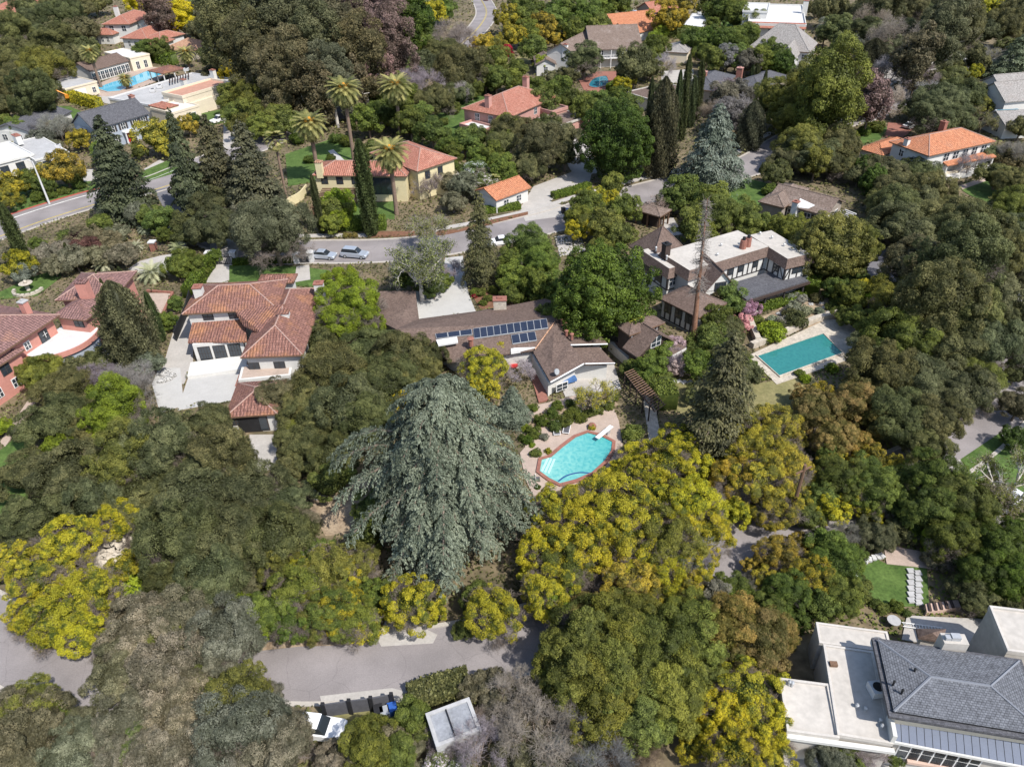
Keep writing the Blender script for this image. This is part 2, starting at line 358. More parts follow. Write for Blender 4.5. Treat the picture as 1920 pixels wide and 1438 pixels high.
sheet('lawn', [(-40, 860), (0, 845), (55, 800), (60, 880), (45, 1000), (-40, 1010)], 'lawn')
sheet('path', [(0, 830), (60, 740), (72, 748), (10, 838)], 'pink_paving')
sheet('lawn', [(0, 548), (60, 520), (110, 505), (115, 520), (70, 555), (0, 562)], 'lawn')
sheet('lawn', [(430, 498), (560, 500), (620, 508), (620, 540), (430, 530)], 'lawn')
sheet('path', [(556, 500), (580, 497), (582, 525), (552, 530)], 'concrete')
sheet('lawn', [(535, 290), (640, 255), (665, 290), (660, 330), (540, 350)], 'lawn')
sheet('path', [(615, 284), (625, 281), (650, 305), (640, 310)], 'white_concrete')
sheet('lawn', [(640, 385), (740, 378), (740, 412), (640, 412)], 'lawn')
sheet('lawn', [(800, 240), (805, 212), (850, 200), (895, 168), (915, 185), (880, 235), (850, 260), (820, 250)], 'lawn', smooth=4)
sheet('verge', [(690, 436), (860, 432), (900, 418), (990, 398), (990, 404), (900, 427), (830, 442), (690, 446)], 'mulch', h=.06, keep=False)
sheet('lawn', [(1350, 362), (1400, 335), (1440, 345), (1430, 385), (1370, 400)], 'lawn')
sheet('driveway', [(1238, 415), (1262, 408), (1280, 440), (1250, 445)], 'concrete')
sheet('lawn', [(1595, 250), (1640, 232), (1665, 240), (1650, 262), (1610, 275)], 'lawn')
sheet('driveway', [(1665, 230), (1720, 235), (1690, 262), (1660, 258)], 'brick_paving')
sheet('lawn', [(1800, 352), (1850, 335), (1905, 350), (1910, 385), (1850, 380)], 'lawn', smooth=4)
sheet('path', [(1798, 350), (1858, 328), (1900, 342), (1920, 360), (1915, 366), (1890, 350), (1858, 337), (1805, 356)], 'pink_paving')
sheet('lawn', [(105, 200), (130, 200), (165, 215), (150, 232), (110, 225)], 'lawn')
sheet('driveway', [(172, 182), (225, 178), (222, 200), (180, 190)], 'concrete')
sheet('lawn', [(370, 215), (420, 205), (440, 225), (380, 240)], 'lawn')
sheet('driveway', [(420, 225), (440, 222), (440, 280), (418, 280)], 'concrete')
sheet('driveway', [(270, 318), (300, 300), (320, 310), (285, 335)], 'concrete')
sheet('driveway', [(148, 320), (175, 318), (185, 345), (160, 345)], 'concrete')
sheet('lawn', [(20, 360), (130, 345), (190, 338), (180, 355), (20, 400)], 'lawn', keep=False)
sheet('verge', [(260, 345), (340, 322), (350, 300), (330, 295), (260, 325)], 'lawn', keep=False)
sheet('driveway', [(1190, 60), (1215, 30), (1240, 40), (1215, 70)], 'pink_paving')
sheet('courtyard', [(1240, 135), (1300, 130), (1300, 160), (1240, 155)], 'concrete')
sheet('path', [(1540, 110), (1590, 118), (1600, 128), (1545, 122)], 'pink_paving')
sheet('driveway', [(1650, 125), (1700, 135), (1700, 155), (1650, 150)], 'concrete')
sheet('lawn', [(948, 120), (985, 100), (1000, 125), (960, 150)], 'dry_lawn')
sheet('driveway', [(1000, 95), (1030, 92), (1030, 120), (1005, 120)], 'pink_paving')
sheet('lawn', [(1355, 35), (1400, 30), (1400, 50), (1350, 52)], 'lawn')
sheet('garden_bed', [(1420, 600), (1530, 545), (1570, 560), (1590, 590), (1500, 620), (1430, 640)], 'dirt')
sheet('garden_bed', [(880, 545), (980, 545), (1000, 575), (900, 580)], 'mulch')
sheet('garden_bed', [(970, 790), (1000, 760), (1140, 740), (1160, 760), (1060, 790), (1000, 810), (985, 840)], 'dirt', keep=False)
sheet('path', [(960, 780), (1010, 760), (1090, 740), (1090, 752), (1015, 775), (965, 795)], 'pink_paving')
sheet('steps', [(995, 705), (1012, 700), (1028, 752), (1010, 756)], 'brick_paving', h=.12)
sheet('lawn', [(1040, 700), (1150, 680), (1165, 730), (1060, 745)], 'concrete')
sheet('pool_deck', [(985, 900), (975, 850), (1020, 800), (1060, 785), (1150, 765), (1160, 790), (1168, 840), (1150, 880), (1100, 905), (1030, 925), (1000, 930)], 'pink_paving')
sheet('pool_deck', [(1402, 668), (1550, 600), (1600, 600), (1640, 640), (1600, 672), (1456, 722)], 'stone')
sheet('patio', [(1395, 560), (1410, 590), (1520, 548), (1510, 520)], 'concrete')
sheet('pool_deck', [(165, 165), (270, 125), (320, 130), (300, 150), (230, 180), (190, 182)], 'pink_paving')
sheet('pool_deck', [(1085, 152), (1120, 135), (1165, 135), (1160, 160), (1120, 175), (1095, 170)], 'brick_paving')
sheet('driveway', [(1610, 480), (1680, 460), (1720, 500), (1660, 545), (1620, 540)], 'asphalt_dark')
sheet('patio', [(1700, 1155), (1920, 1165), (1920, 1240), (1690, 1200)], 'concrete')
sheet('patio', [(1460, 1375), (1920, 1440), (1920, 1500), (1440, 1500)], 'concrete', keep=False)
sheet('patio', [(610, 1325), (760, 1318), (780, 1400), (640, 1410)], 'dry_lawn')
sheet('path', [(1205, 745), (1225, 738), (1240, 830), (1218, 835)], 'stone')

# pools: real basins with coping, water and steps
def pool(name, label, pts, wmat, cmat, smooth=0, cw=.35, zw=-.02, steps=None):
    W = [P(x, y, .18) for x, y in pts]
    if smooth: W = catmull(W, True, smooth)
    c = np.mean(W, axis=0); c[2] = 0
    KEEP.append([p[:2] for p in W])
    r = empty('swimming_pool', c, label, 'pool')
    b = MB(); b.poly([(p[0], p[1], .2) for p in W]); b.build('water', M(wmat), r)
    cp = MB(); n = len(W)
    out = []
    for i in range(n):
        t = W[(i + 1) % n] - W[i - 1]; t = t[:2] / np.linalg.norm(t[:2]); nn = np.array([t[1], -t[0]])
        if np.dot(nn, W[i][:2] - c[:2]) < 0: nn = -nn
        out.append(np.array([W[i][0] + nn[0] * cw, W[i][1] + nn[1] * cw, 0]))
    for i in range(n):
        j = (i + 1) % n
        a0, a1, b0, b1 = W[i], W[j], out[i], out[j]
        cp.poly([(a0[0], a0[1], .3), (a1[0], a1[1], .3), (b1[0], b1[1], .3), (b0[0], b0[1], .3)])
        cp.poly([(a0[0], a0[1], .1), (a1[0], a1[1], .1), (a1[0], a1[1], .3), (a0[0], a0[1], .3)])
        cp.poly([(b0[0], b0[1], 0), (b1[0], b1[1], 0), (b1[0], b1[1], .3), (b0[0], b0[1], .3)])
    cp.build('coping', M(cmat), r)
    return r
mat('pool_step', (.40, .60, .58), .5, .05, 1); mat('navy_tile', (.03, .08, .22), .4, .1, 2)
main_pool = pool('p', 'bright turquoise almond-shaped pool with red brick edge and diving board', [(1012, 884), (1016, 862), (1034, 857), (1056, 838), (1080, 820), (1102, 812), (1128, 819), (1148, 829), (1146, 845), (1134, 864), (1110, 886), (1080, 899), (1050, 907), (1030, 897)], 'pool_bright', 'brick_paving', cw=.45)
for k in range(3):
    s = MB(); a = P(1014 + k * 5, 884 + k * 2, .21 + .0), P(1027 + k * 5, 859 + k * 1, .21)
    s.poly([(*P(1014 + k * 6, 885 + k * 2)[:2], .212 + k * .004), (*P(1018 + k * 6, 887 + k * 2)[:2], .212 + k * .004), (*P(1030 + k * 6, 861 + k)[:2], .212 + k * .004), (*P(1026 + k * 6, 860 + k)[:2], .212 + k * .004)])
    s.build('step', M('pool_step'), main_pool)
s = MB()
arc = catmull([P(1048, 903, .22), P(1062, 893, .22), (P(1085, 887, .22)), P(1108, 888, .22)], False, 5)
o2 = offset(arc, .18)
for i in range(len(arc) - 1): s.prism([arc[i], arc[i + 1], o2[i + 1], o2[i]], .1, .24)
s.build('spa_wall', M('navy_tile'), main_pool)
pool('p', 'long rectangular teal pool with pale stone deck below the half-timbered house', [(1420, 668), (1461, 705), (1579, 662), (1543, 626)], 'pool_teal', 'stone', cw=.3)
pool('p', 'blue pool between the white villa and its colonnaded pool house', [(180, 166), (203, 173), (225, 171), (262, 157), (305, 140), (288, 132), (272, 135), (245, 146), (212, 154)], 'pool_blue', 'pink_paving')
pool('p', 'small deep blue kidney pool behind the white colonial house', [(1105, 162), (1108, 153), (1118, 146), (1135, 143), (1140, 150), (1138, 160), (1120, 165)], 'pool_deep', 'brick_paving', smooth=3)
pool('p', 'small turquoise pool almost hidden beside the dark grey roofed house', [(1312, 142), (1318, 148), (1335, 144), (1330, 138)], 'pool_deep', 'brick_paving')
# ---------------- buildings ----------------
class Fr:
    def __init__(s, c, u, v, w, d): s.c, s.u, s.v, s.w, s.d = c, u, v, w, d
    def ins(s, o): return Fr(s.c + o * (s.u + s.v), s.u, s.v, s.w - 2 * o, s.d - 2 * o)
    def pt(s, a, b): return s.c + s.u * a + s.v * b
    def cor(s, o=0.0): f = s.ins(-o); return [f.pt(0, 0), f.pt(f.w, 0), f.pt(f.w, f.d), f.pt(0, f.d)]
    def mid(s): return s.pt(s.w / 2, s.d / 2)
def fr(c, pu, pv, z):
    """rectangle from three photo pixels of its eave corners at height z: c nearest corner"""
    C = P(*c, z)[:2]; U = P(*pu, z)[:2] - C; V = P(*pv, z)[:2] - C
    w = np.linalg.norm(U); u = U / w
    vp = np.array([-u[1], u[0]])
    if np.dot(vp, V) < 0: vp = -vp
    # share the squareness error between both sides
    vv = V / np.linalg.norm(V); ub = u - .5 * (np.dot(u, vv)) * vv; ub /= np.linalg.norm(ub)
    vb = np.array([-ub[1], ub[0]]); vb = vb if np.dot(vb, vp) > 0 else -vb
    return Fr(C, ub, vb, float(np.dot(U, ub)), float(np.dot(V, vb)))
def fr2(c, pu, hint, d, z):
    C = P(*c, z)[:2]; U = P(*pu, z)[:2] - C; w = np.linalg.norm(U); u = U / w; v = np.array([-u[1], u[0]])
    Hh = P(*hint, z)[:2] - C
    if np.dot(v, Hh) < 0: v = -v
    return Fr(C, u, v, float(w), float(abs(np.dot(Hh, v))) if d is None else d)
def house(name, label, cat, f, z=0):
    m = f.mid(); return empty(name, (m[0], m[1], z), label, cat)
def keepf(f): KEEP.append([tuple(p) for p in f.cor(.3)])
def walls(H, f, z0, z1, m, inset=.5, name='wall'):
    keepf(f); return MB().prism(f.ins(inset).cor(), z0, z1).build(name, M(m), H)
def sub(a, z): return (a[0], a[1], z)
def flat(H, f, z, m, par=.35, wm=None, th=.25, pw=.3):
    b = MB(); b.prism(f.ins(pw).cor(), z - th, z); o = b.build('roof', M(m), H)
    if par:
        b = MB(); O = f.cor(); I = f.ins(pw).cor()
        for i in range(4):
            j = (i + 1) % 4
            b.prism([O[i], O[j], I[j], I[i]], z - th, z + par)
        b.build('parapet', M(wm or m), H)
    return o
def hip(H, f, z, pitch, m, th=.22, eave='brown_wood', ridge=True, capm=None):
    """pitch = rise per metre run"""
    w, d = f.w, f.d; s = min(w, d) / 2; h = pitch * s
    if w >= d: r0, r1 = f.pt(s, s), f.pt(w - s, s)
    else: r0, r1 = f.pt(s, s), f.pt(s, d - s)
    c = f.cor(); A, B, C, D = [sub(p, z) for p in c]; r0 = sub(r0, z + h); r1 = sub(r1, z + h)
    b = MB()
    if w >= d: fs = [[A, B, r1, r0], [B, C, r1], [C, D, r0, r1], [D, A, r0]]
    else: fs = [[A, B, r0], [B, C, r1, r0], [C, D, r1], [D, A, r0, r1]]
    for q in fs: b.poly(q)
    b.poly([sub(p, z - .02) for p in c])
    o = b.build('roof', M(m), H)
    fb = MB(); O = f.cor(.0); I = f.ins(.15).cor()
    for i in range(4):
        j = (i + 1) % 4; fb.prism([O[i], O[j], I[j], I[i]], z - th, z - .025)
    fb.build('fascia', M(eave), H)
    if ridge:
        cb = MB(); rr = .10
        for a_, b_ in [(r0, r1)] + [(A, r0), (D, r0), (B, r1), (C, r1)] if w >= d else [(r0, r1), (A, r0), (B, r0), (C, r1), (D, r1)]:
            cb.tube(a_, b_, rr, rr, 5)
        cb.build('ridge_cap', M(capm or m), o)
    return o
def gable(H, f, z, pitch, m, axis='u', th=.22, eave='brown_wood', wallm=None, inset=.5, capm=None, over=0):
    if axis == 'v': g = Fr(f.c, f.v, f.u, f.d, f.w)
    else: g = f
    h = pitch * g.d / 2; A, B, C, D = [sub(p, z) for p in g.cor()]
    r0 = sub(g.pt(0, g.d / 2), z + h); r1 = sub(g.pt(g.w, g.d / 2), z + h)
    b = MB(); t = th
    dn = lambda p: (p[0], p[1], p[2] - t)
    for q in ([A, B, r1, r0], [C, D, r0, r1]):
        b.poly(q); b.poly([dn(p) for p in q][::-1])
        for i in range(4): 
            if i != 2: b.poly([q[i], q[(i + 1) % 4], dn(q[(i + 1) % 4]), dn(q[i])])
    o = b.build('roof', M(m), H)
    MB().tube(r0, r1, .13, .13, 5).build('ridge_cap', M(capm or m), o)
    if wallm:
        gi = g.ins(inset); b = MB(); h2 = pitch * gi.d / 2
        zz = z + pitch * inset - t
        for x in (0, gi.w - .25):
            a0, a1, a2, a3 = gi.pt(x, .02), gi.pt(x, gi.d - .02), gi.pt(x, gi.d / 2), None
            e0, e1, e2 = gi.pt(x + .25, .02), gi.pt(x + .25, gi.d - .02), gi.pt(x + .25, gi.d / 2)
            F0 = [sub(a0, z - .3), sub(a1, z - .3), sub(a1, zz - .02), sub(a2, zz + h2 - .05), sub(a0, zz - .02)]
            F1 = [sub(e0, z - .3), sub(e1, z - .3), sub(e1, zz - .02), sub(e2, zz + h2 - .05), sub(e0, zz - .02)]
            b = MB(); b.poly(F0); b.poly(F1[::-1])
            for i in range(5): b.poly([F0[i], F0[(i + 1) % 5], F1[(i + 1) % 5], F1[i]])
            b.build('gable_wall', M(wallm), H)
    return o
def side(f, s, inset=.5):
    g = f.ins(inset)
    if s == 0: return g.c, g.u, -g.v, g.w
    if s == 1: return g.c, g.v, -g.u, g.d
    if s == 2: return g.pt(g.w, 0), g.v, g.u, g.d
    return g.pt(0, g.d), g.u, g.v, g.w
def win(H, f, s, t, zc, ww, hh, inset=.5, frame='white_paint', name='window', glass='glass', shut=None, bars=1):
    c, a, n, L = side(f, s, inset); q = c + a * (t * L)
    def quad(ha, z0, z1, n0, n1): return [q - a * ha + n * n0, q + a * ha + n * n0, q + a * ha + n * n1, q - a * ha + n * n1], z0, z1
    b = MB(); b.prism(*quad(ww / 2 + .12, zc - hh / 2 - .12, zc + hh / 2 + .12, -.05, .05)); o = b.build(name, M(frame), H)
    b = MB(); b.prism(*quad(ww / 2, zc - hh / 2, zc + hh / 2, .0, .08)); b.build('pane', M(glass), o)
    if bars:
        b = MB(); q0 = q
        for k in range(bars):
            q = q0 + a * (ww * ((k + 1) / (bars + 1) - .5)); b.prism(*quad(.04, zc - hh / 2, zc + hh / 2, .0, .11))
        q = q0; b.prism(*quad(ww / 2, zc - .03, zc + .03, .0, .10)); b.build('glazing_bar', M(frame), o)
    if shut:
        for sg in (-1, 1):
            b = MB(); q1 = q; qq = q + a * (sg * (ww / 2 + .38)); qs = [qq - a * .25 + n * 0, qq + a * .25 + n * 0, qq + a * .25 + n * .1, qq - a * .25 + n * .1]
            b.prism(qs, zc - hh / 2, zc + hh / 2); b.build('shutter', M(shut), o)
    return o
def wins(H, f, s, ts, zc, ww, hh, **k):
    for t in ts: win(H, f, s, t, zc, ww, hh, **k)
def chimney(H, px, py, z0, z1, sx, sy, m, a=None, f=None, cap='brick_paving', parent=None):
    """px,py: photo pixel of the chimney top centre"""
    p = P(px, py, z1); ang = math.atan2(f.u[1], f.u[0]) if f else 0
    o = MB().box((p[0], p[1], z0), sx, sy, z1 - z0, ang).build('chimney', M(m), parent or H)
    MB().box((p[0], p[1], z1 + .0), sx + .2, sy + .2, .15, ang).box((p[0], p[1], z1 + .15), sx * .4, sy * .4, .25, ang).build('chimney_cap', M(cap), o)
    return o
def vent(H, px, py, z, r=.18, h=.6, m='grey_metal'):
    p = P(px, py, z); b = MB().tube((p[0], p[1], z - .3), (p[0], p[1], z + h), r, r, 7); b.tube((p[0], p[1], z + h), (p[0], p[1], z + h + .12), r * 1.5, r * .6, 7); return b.build('roof_vent', M(m), H)
def posts(H, f, z, m, n=3, inset=.4, r=.13):
    for s in (0, 1):
        c, a, nn, L = side(f, s, inset)
        for k in range(n):
            q = c + a * (L * k / (n - 1))
            if s == 1 and k == 0: continue
            MB().box((q[0], q[1], 0), r * 2, r * 2, z - .2, math.atan2(a[1], a[0])).build('post', M(m), H)
def roofpoly(H, verts, faces, m, th=.22, name='roof'):
    """verts: (px,py,z) roof corners; faces: index lists"""
    V = [P(*v) for v in verts]; b = MB()
    V2 = [p - np.array([0, 0, th]) for p in V]; ed = {}
    for fc in faces:
        b.poly([V[i] for i in fc]); b.poly([V2[i] for i in fc][::-1])
        for i in range(len(fc)):
            k = tuple(sorted((fc[i], fc[(i + 1) % len(fc)]))); ed[k] = ed.get(k, 0) + 1
    for (i, j), c in ed.items():
        if c == 1: b.poly([V[i], V[j], V2[j], V2[i]])
    KEEP.append([tuple(p[:2]) for p in [V[i] for i in faces[0]]])
    return b.build(name, M(m), H)
def wallpoly(H, pts, ze, z0, z1, m, shrink=.5, name='wall'):
    W = [P(x, y, ze)[:2] for x, y in pts]; c = np.mean(W, axis=0)
    W = [p + (c - p) / np.linalg.norm(c - p) * shrink for p in W]; KEEP.append([tuple(p) for p in W])
    return MB().prism(W, z0, z1).build(name, M(m), H)
def ac(H, px, py, z, s=.9):
    p = P(px, py, z); o = MB().box((p[0], p[1], z), s, s, .75, .1).build('air_conditioner', M('flat_white'), H)
    MB().tube((p[0], p[1], z + .75), (p[0], p[1], z + .79), s * .36, s * .36, 12).build('fan_grille', M('dark'), o); return o

mat('tarp', (.06, .14, .32), .7)
# --- brown ranch house with solar panels (middle) ---
ra = fr((1000, 655), (785, 597), (1060, 572), 3.0)
H = house('ranch_house', 'long low brown-shingled house with solar panels on its roof above the almond pool', 'house', ra)
S = 'shingle_brown'
PLN = [P(742, 617, 4.9), P(1040, 604, 5.0), P(1008, 655, 3.2)]
def onroof(px, py, off=.1):
    n = np.cross(PLN[1] - PLN[0], PLN[2] - PLN[0]); n /= np.linalg.norm(n); n = n if n[2] > 0 else -n
    C0 = np.array([0, 0, CAM_H]); d = P(px, py, 0) - C0; t = np.dot(PLN[0] + n * off - C0, n) / np.dot(d, n); return C0 + d * t
roofpoly(H, [(785, 598, 3), (890, 584, 3), (965, 571, 3), (1022, 560, 3), (1062, 572, 3), (1040, 604, 5.0), (742, 617, 4.9), (1008, 655, 3.2), (845, 678, onroof(845, 678, 0)[2]), (790, 640, onroof(790, 640, 0)[2])],
         [[0, 1, 2, 3, 5, 6], [3, 4, 5], [6, 5, 7, 8, 9]], S)
roofpoly(H, [(1040, 604, 5.03), (1062, 571, 3.05), (1110, 612, 3.05), (1139, 644, 3.05), (1070, 646, 4.2), (1097, 680, 3.6), (1032, 716, 3.05), (1000, 660, 3.05)],
         [[0, 1, 2, 3, 4], [0, 4, 5, 6, 7]], S)
roofpoly(H, [(1072, 652, 3.6), (1124, 651, 3.0), (1153, 681, 2.8), (1097, 683, 3.4)], [[0, 1, 2, 3]], S)
roofpoly(H, [(712, 546, 3), (779, 546, 3), (785, 598, 3.05), (742, 617, 3.6), (708, 600, 3), (703, 577, 3)], [[0, 1, 2, 3, 4, 5]], S)
MB().tube(P(1040, 604, 5.05), P(1003, 655, 3.35), .09).build('ridge_cap', M('tile_tan'), H)
MB().tube(P(1070, 647, 4.25), P(1139, 645, 3.1), .1).tube(P(1097, 682, 3.5), P(1153, 681, 2.9), .09).tube(P(1032, 717, 3.05), P(1095, 682, 3.6), .1).build('gutter', M('white_paint'), H)
wallpoly(H, [(785, 598), (890, 584), (965, 571), (1022, 560), (1062, 572), (1139, 644), (1150, 681), (1090, 682), (1032, 716), (1000, 660), (845, 672), (800, 640)], 3, 0, 2.3, 'stucco_white', .9)
wallpoly(H, [(712, 546), (779, 546), (785, 598), (742, 617), (708, 600)], 3, 0, 2.75, 'stucco_white', .6)
b = MB(); q = [P(958, 656, 3.12), P(1007, 648, 3.12), P(1007, 654, 3.12), P(958, 662, 3.12)]; b.prism(q, 2.9, 3.35); b.build('fascia', M('white_paint'), H)
def panel(H, pts, n=1):
    """solar panel: four (px,py,z) corners"""
    V = [P(*p) for p in pts]; up = np.array([0, 0, .1])
    fo = MB().hull8([v for v in V], [v + up for v in V]).build('solar_panel', M('grey_metal'), H)
    c = sum(V) / 4; W = [c + (v - c) * np.array([.9, .9, 1]) + up * 1.15 for v in V]
    MB().poly(W).build('cell', M('solar'), fo); return fo
def line(a, b, t): return tuple(a[i] + (b[i] - a[i]) * t for i in range(3))
def rowp(tl, tr, bl, br_, n, gap):
    for k in range(n):
        t0, t1 = k / n + gap, (k + 1) / n - gap; L2_ = lambda a, b, t: (a[0] + (b[0] - a[0]) * t, a[1] + (b[1] - a[1]) * t)
        V = [onroof(*L2_(bl, br_, t0)), onroof(*L2_(bl, br_, t1)), onroof(*L2_(tl, tr, t1)), onroof(*L2_(tl, tr, t0))]; up = np.array([0, 0, .1])
        fo = MB().hull8(V, [v + up for v in V]).build('solar_panel', M('grey_metal'), H)
        c = sum(V) / 4; MB().poly([c + (v - c) * .93 + up * 1.15 for v in V]).build('cell', M('solar'), fo)
rowp((887, 617), (1025, 598), (889, 636), (1028, 616), 11, .001)
rowp((958, 629), (1003, 622), (961, 646), (1007, 639), 3, .003)
rowp((816, 627), (885, 618), (818, 636), (886, 628), 3, .003)
b = MB()
sk = [P(818, 640, 4.5), P(857, 634, 4.5), P(859, 644, 4.2), P(822, 650, 4.2)]
b.hull8(sk, [p + np.array([0, 0, .25]) for p in sk]); sk_o = b.build('skylight', M('flat_white'), H)
chimney(H, 937, 561, 2, 5.0, 1.9, 1.2, 'stone')
for x, y in ((1054, 606), (1061, 613), (1062, 627), (1072, 633)): vent(H, x, y, 4.7, .22, .6, 'brick_paving')
vent(H, 883, 645, 4.3, .35, .9, 'brick_paving')
p = P(1043, 697, 3.9); MB().tube(p - np.array([0, 0, .6]), p, .05).tube(p, p + np.array([.1, -.1, .06]), .42, .42, 12).build('satellite_dish', M('grey_metal'), H)
wf = fr((1032, 718), (1097, 683), (1000, 662), 2.8)
win(H, wf, 0, .3, 1.3, 1.6, 1.0, inset=.3)

# --- brown cottage beside it ---
f = fr((1180, 629), (1156, 606), (1240, 600), 5.2)
H = house('cottage', 'dark brown two-storey cottage with yellow moss on its roof beside the dense round tree', 'house', f)
walls(H, f, 0, 5.0, 'dark_wood'); hip(H, f, 5.2, .35, S)
wins(H, f, 1, (.18, .8), 4.0, 1.0, 1.3); 
b = MB(); f2 = fr((1196, 671), (1170, 650), (1262, 636), 3.2); walls(H, f2, 0, 3.0, 'dark_wood', .7); gable(H, f2, 3.2, .75, S, 'u', wallm='dark_wood')
win(H, f2, 1, .5, 4.2, 1.6, 1.3, inset=.45)
f3 = fr((1262, 668), (1240, 655), (1290, 650), 2.6); walls(H, f3, 0, 2.5, 'stucco_white', .2); flat(H, f3, 2.6, S, 0)
mat('moss', (.30, .30, .04), .95, .3, 3)
for x, y, r in ((1184, 604, .7), (1190, 600, .6), (1198, 596, .55), (1203, 594, .4)):
    p = P(x, y, 5.7); MB().ball(p, r * .6, r * .6, .22, 8, 5).build('moss_patch', M('moss'), H)
ac(H, 1173, 643, 2.6, .8)
# terraces along the cottage
H = empty('retaining_wall', P(1165, 660), 'pale concrete retaining wall running downhill between ranch house and cottage', 'wall')
b = MB(); b.prism([P(1141, 640, 1.5), P(1150, 640, 1.5), P(1188, 668, 1.5), P(1178, 673, 1.5)], 0, 1.5); b.build('wall', M('flat_cream'), H)
b = MB(); b.prism([P(1154, 640, 2.0), P(1158, 638, 2.0), P(1192, 664, 2.0), P(1187, 667, 2.0)], 0, 2.0); b.build('coping', M('dark_wood'), H)

# --- half-timbered house ---
zt, ze = 6.6, 5.3
def mansard(H, f, m='flat_cream', drop=1.4, out=.62, side_m='shingle_brown'):
    b = MB(); b.prism(f.cor(), zt - .1, zt); b.build('roof', M(m), H)
    O = f.cor(out); I = f.cor(); b = MB()
    for i in range(4):
        j = (i + 1) % 4
        b.poly([sub(O[i], zt - drop), sub(O[j], zt - drop), sub(I[j], zt + .03), sub(I[i], zt + .03)])
    b.poly([sub(p, zt - drop) for p in O]); b.build('mansard', M(side_m), H)
A = fr2((1293, 508), (1442, 463), (1318, 450), 7.2, zt); Bf = fr2((1477, 486), (1405, 441), (1509, 476), 4.4, zt)
H = house('tudor_house', 'large half-timbered white house with dark brown roofs and cream flat tops', 'house', A)
zt0 = zt; zt = 6.64; mansard(H, A); zt = zt0; mansard(H, Bf)
Cf = fr((1255, 504), (1211, 467), (1279, 495), 6.0); zt = 6.0; mansard(H, Cf); zt = zt0
walls(H, A, 0, 5.15, 'stucco_white', -.2); walls(H, Bf, 0, 5.15, 'stucco_white', -.25); walls(H, Cf, 0, 4.6, 'stucco_white', -.2)
D = fr((1222, 496), (1183, 460), (1296, 478), 4.8); walls(H, D, 0, 4.7, 'stucco_white', .4); hip(H, D, 4.8, 1.15, S)
def beams(H, f, s, ts, z0, z1, inset, w_=.12, diag=()):
    c, a, n, L = side(f, s, inset)
    for t in ts:
        q = c + a * (t * L); MB().prism([q - a * w_ + n * -.02, q + a * w_ + n * -.02, q + a * w_ + n * .05, q - a * w_ + n * .05], z0, z1).build('timber_beam', M('timber'), H)
    for t0, t1 in diag:
        q0 = c + a * (t0 * L) + n * .03; q1 = c + a * (t1 * L) + n * .03
        MB().tube((q0[0], q0[1], z0), (q1[0], q1[1], z1), .1, .1, 4).build('timber_beam', M('timber'), H)
    MB().prism([c + n * -.02, c + a * L + n * -.02, c + a * L + n * .06, c + n * .06], z0 - .1, z0 + .08).build('timber_beam', M('timber'), H)
beams(H, A, 0, (.36, .42, .48, .55, .61, .68, .74, .8, .86, .93), 2.9, 5.1, -.2)
beams(H, Bf, 1, (.02, .2, .5, .8, .98), 2.9, 5.1, -.25, diag=((0, .2), (.8, 1)))
beams(H, Bf, 0, (.01, .14, .27, .4), 2.9, 5.1, -.25, diag=((.0, .13), (.27, .14)))
beams(H, Cf, 1, (.02, .5, .98), 2.4, 4.6, -.2); beams(H, Cf, 0, (.02, .2, .4, .6, .8, .98), 2.4, 4.6, -.2)
wins(H, A, 0, (.52, .645, .83), 4.3, .9, .95, inset=-.2, frame='timber'); win(H, Bf, 1, .5, 4.4, 1.9, .9, inset=-.25, frame='timber'); wins(H, Bf, 0, (.2,), 4.3, 1.0, .9, inset=-.25, frame='timber')
win(H, Cf, 1, .3, 3.8, 1.2, 1.5, inset=-.2); wins(H, Cf, 0, (.3, .65), 3.6, 1.5, 1.3, inset=-.2, frame='timber')
G = fr((1322, 548), (1371, 529), (1318, 506), 4.2); walls(H, G, 0, 4.1, 'stucco_white', .35); gable(H, G, 4.2, 1.15, S, 'v', wallm='stucco_white', inset=.35)
win(H, G, 0, .5, 4.6, 1.7, 1.2, inset=.35, frame='timber', bars=3); beams(H, G, 0, (.05, .2, .35, .5, .65, .8, .95), 2.3, 3.5, .35, diag=((.05, .3), (.95, .7)))
Pf = fr2((1400, 562), (1516, 526), (1368, 532), None, 3.1)
b = MB(); b.prism(Pf.cor(), 2.7, 3.1); b.build('porch_roof', M('shingle_dark'), H)
b = MB(); O = Pf.cor(.25); b.prism(O, 2.5, 2.9); b.build('fascia', M('dark_wood'), H); posts(H, Pf, 2.7, 'timber', 4)
E = fr((1310, 596), (1250, 551), (1345, 560), 3.6); walls(H, E, 0, 3.5, 'stucco_white', .5); hip(H, E, 3.6, .6, S)
beams(H, E, 0, (.02, .16, .3, .45, .6, .75, .9), .3, 3.4, .5, .14); wins(H, E, 0, (.23, .52, .83), 2.3, 1.2, 1.4, inset=.5, frame='timber')
for x, y in ((1395, 450), (1404, 446)):
    p = P(x, y, zt + 1.5); o = MB().tube((p[0], p[1], zt), p, .55, .5, 10).build('chimney', M('brick_paving'), H); MB().tube(p, p + np.array([0, 0, .5]), .3, .25, 8).build('chimney_pot', M('dark'), o)
for x, y in ((1230, 468), (1250, 484), (1345, 480), (1470, 462), (1447, 448), (1425, 440), (1352, 462)): vent(H, x, y, zt, .14, .4)
chimney(H, 1250, 458, 4, 8.5, 1.0, 1.0, 'dark_wood', f=A, cap='dark')

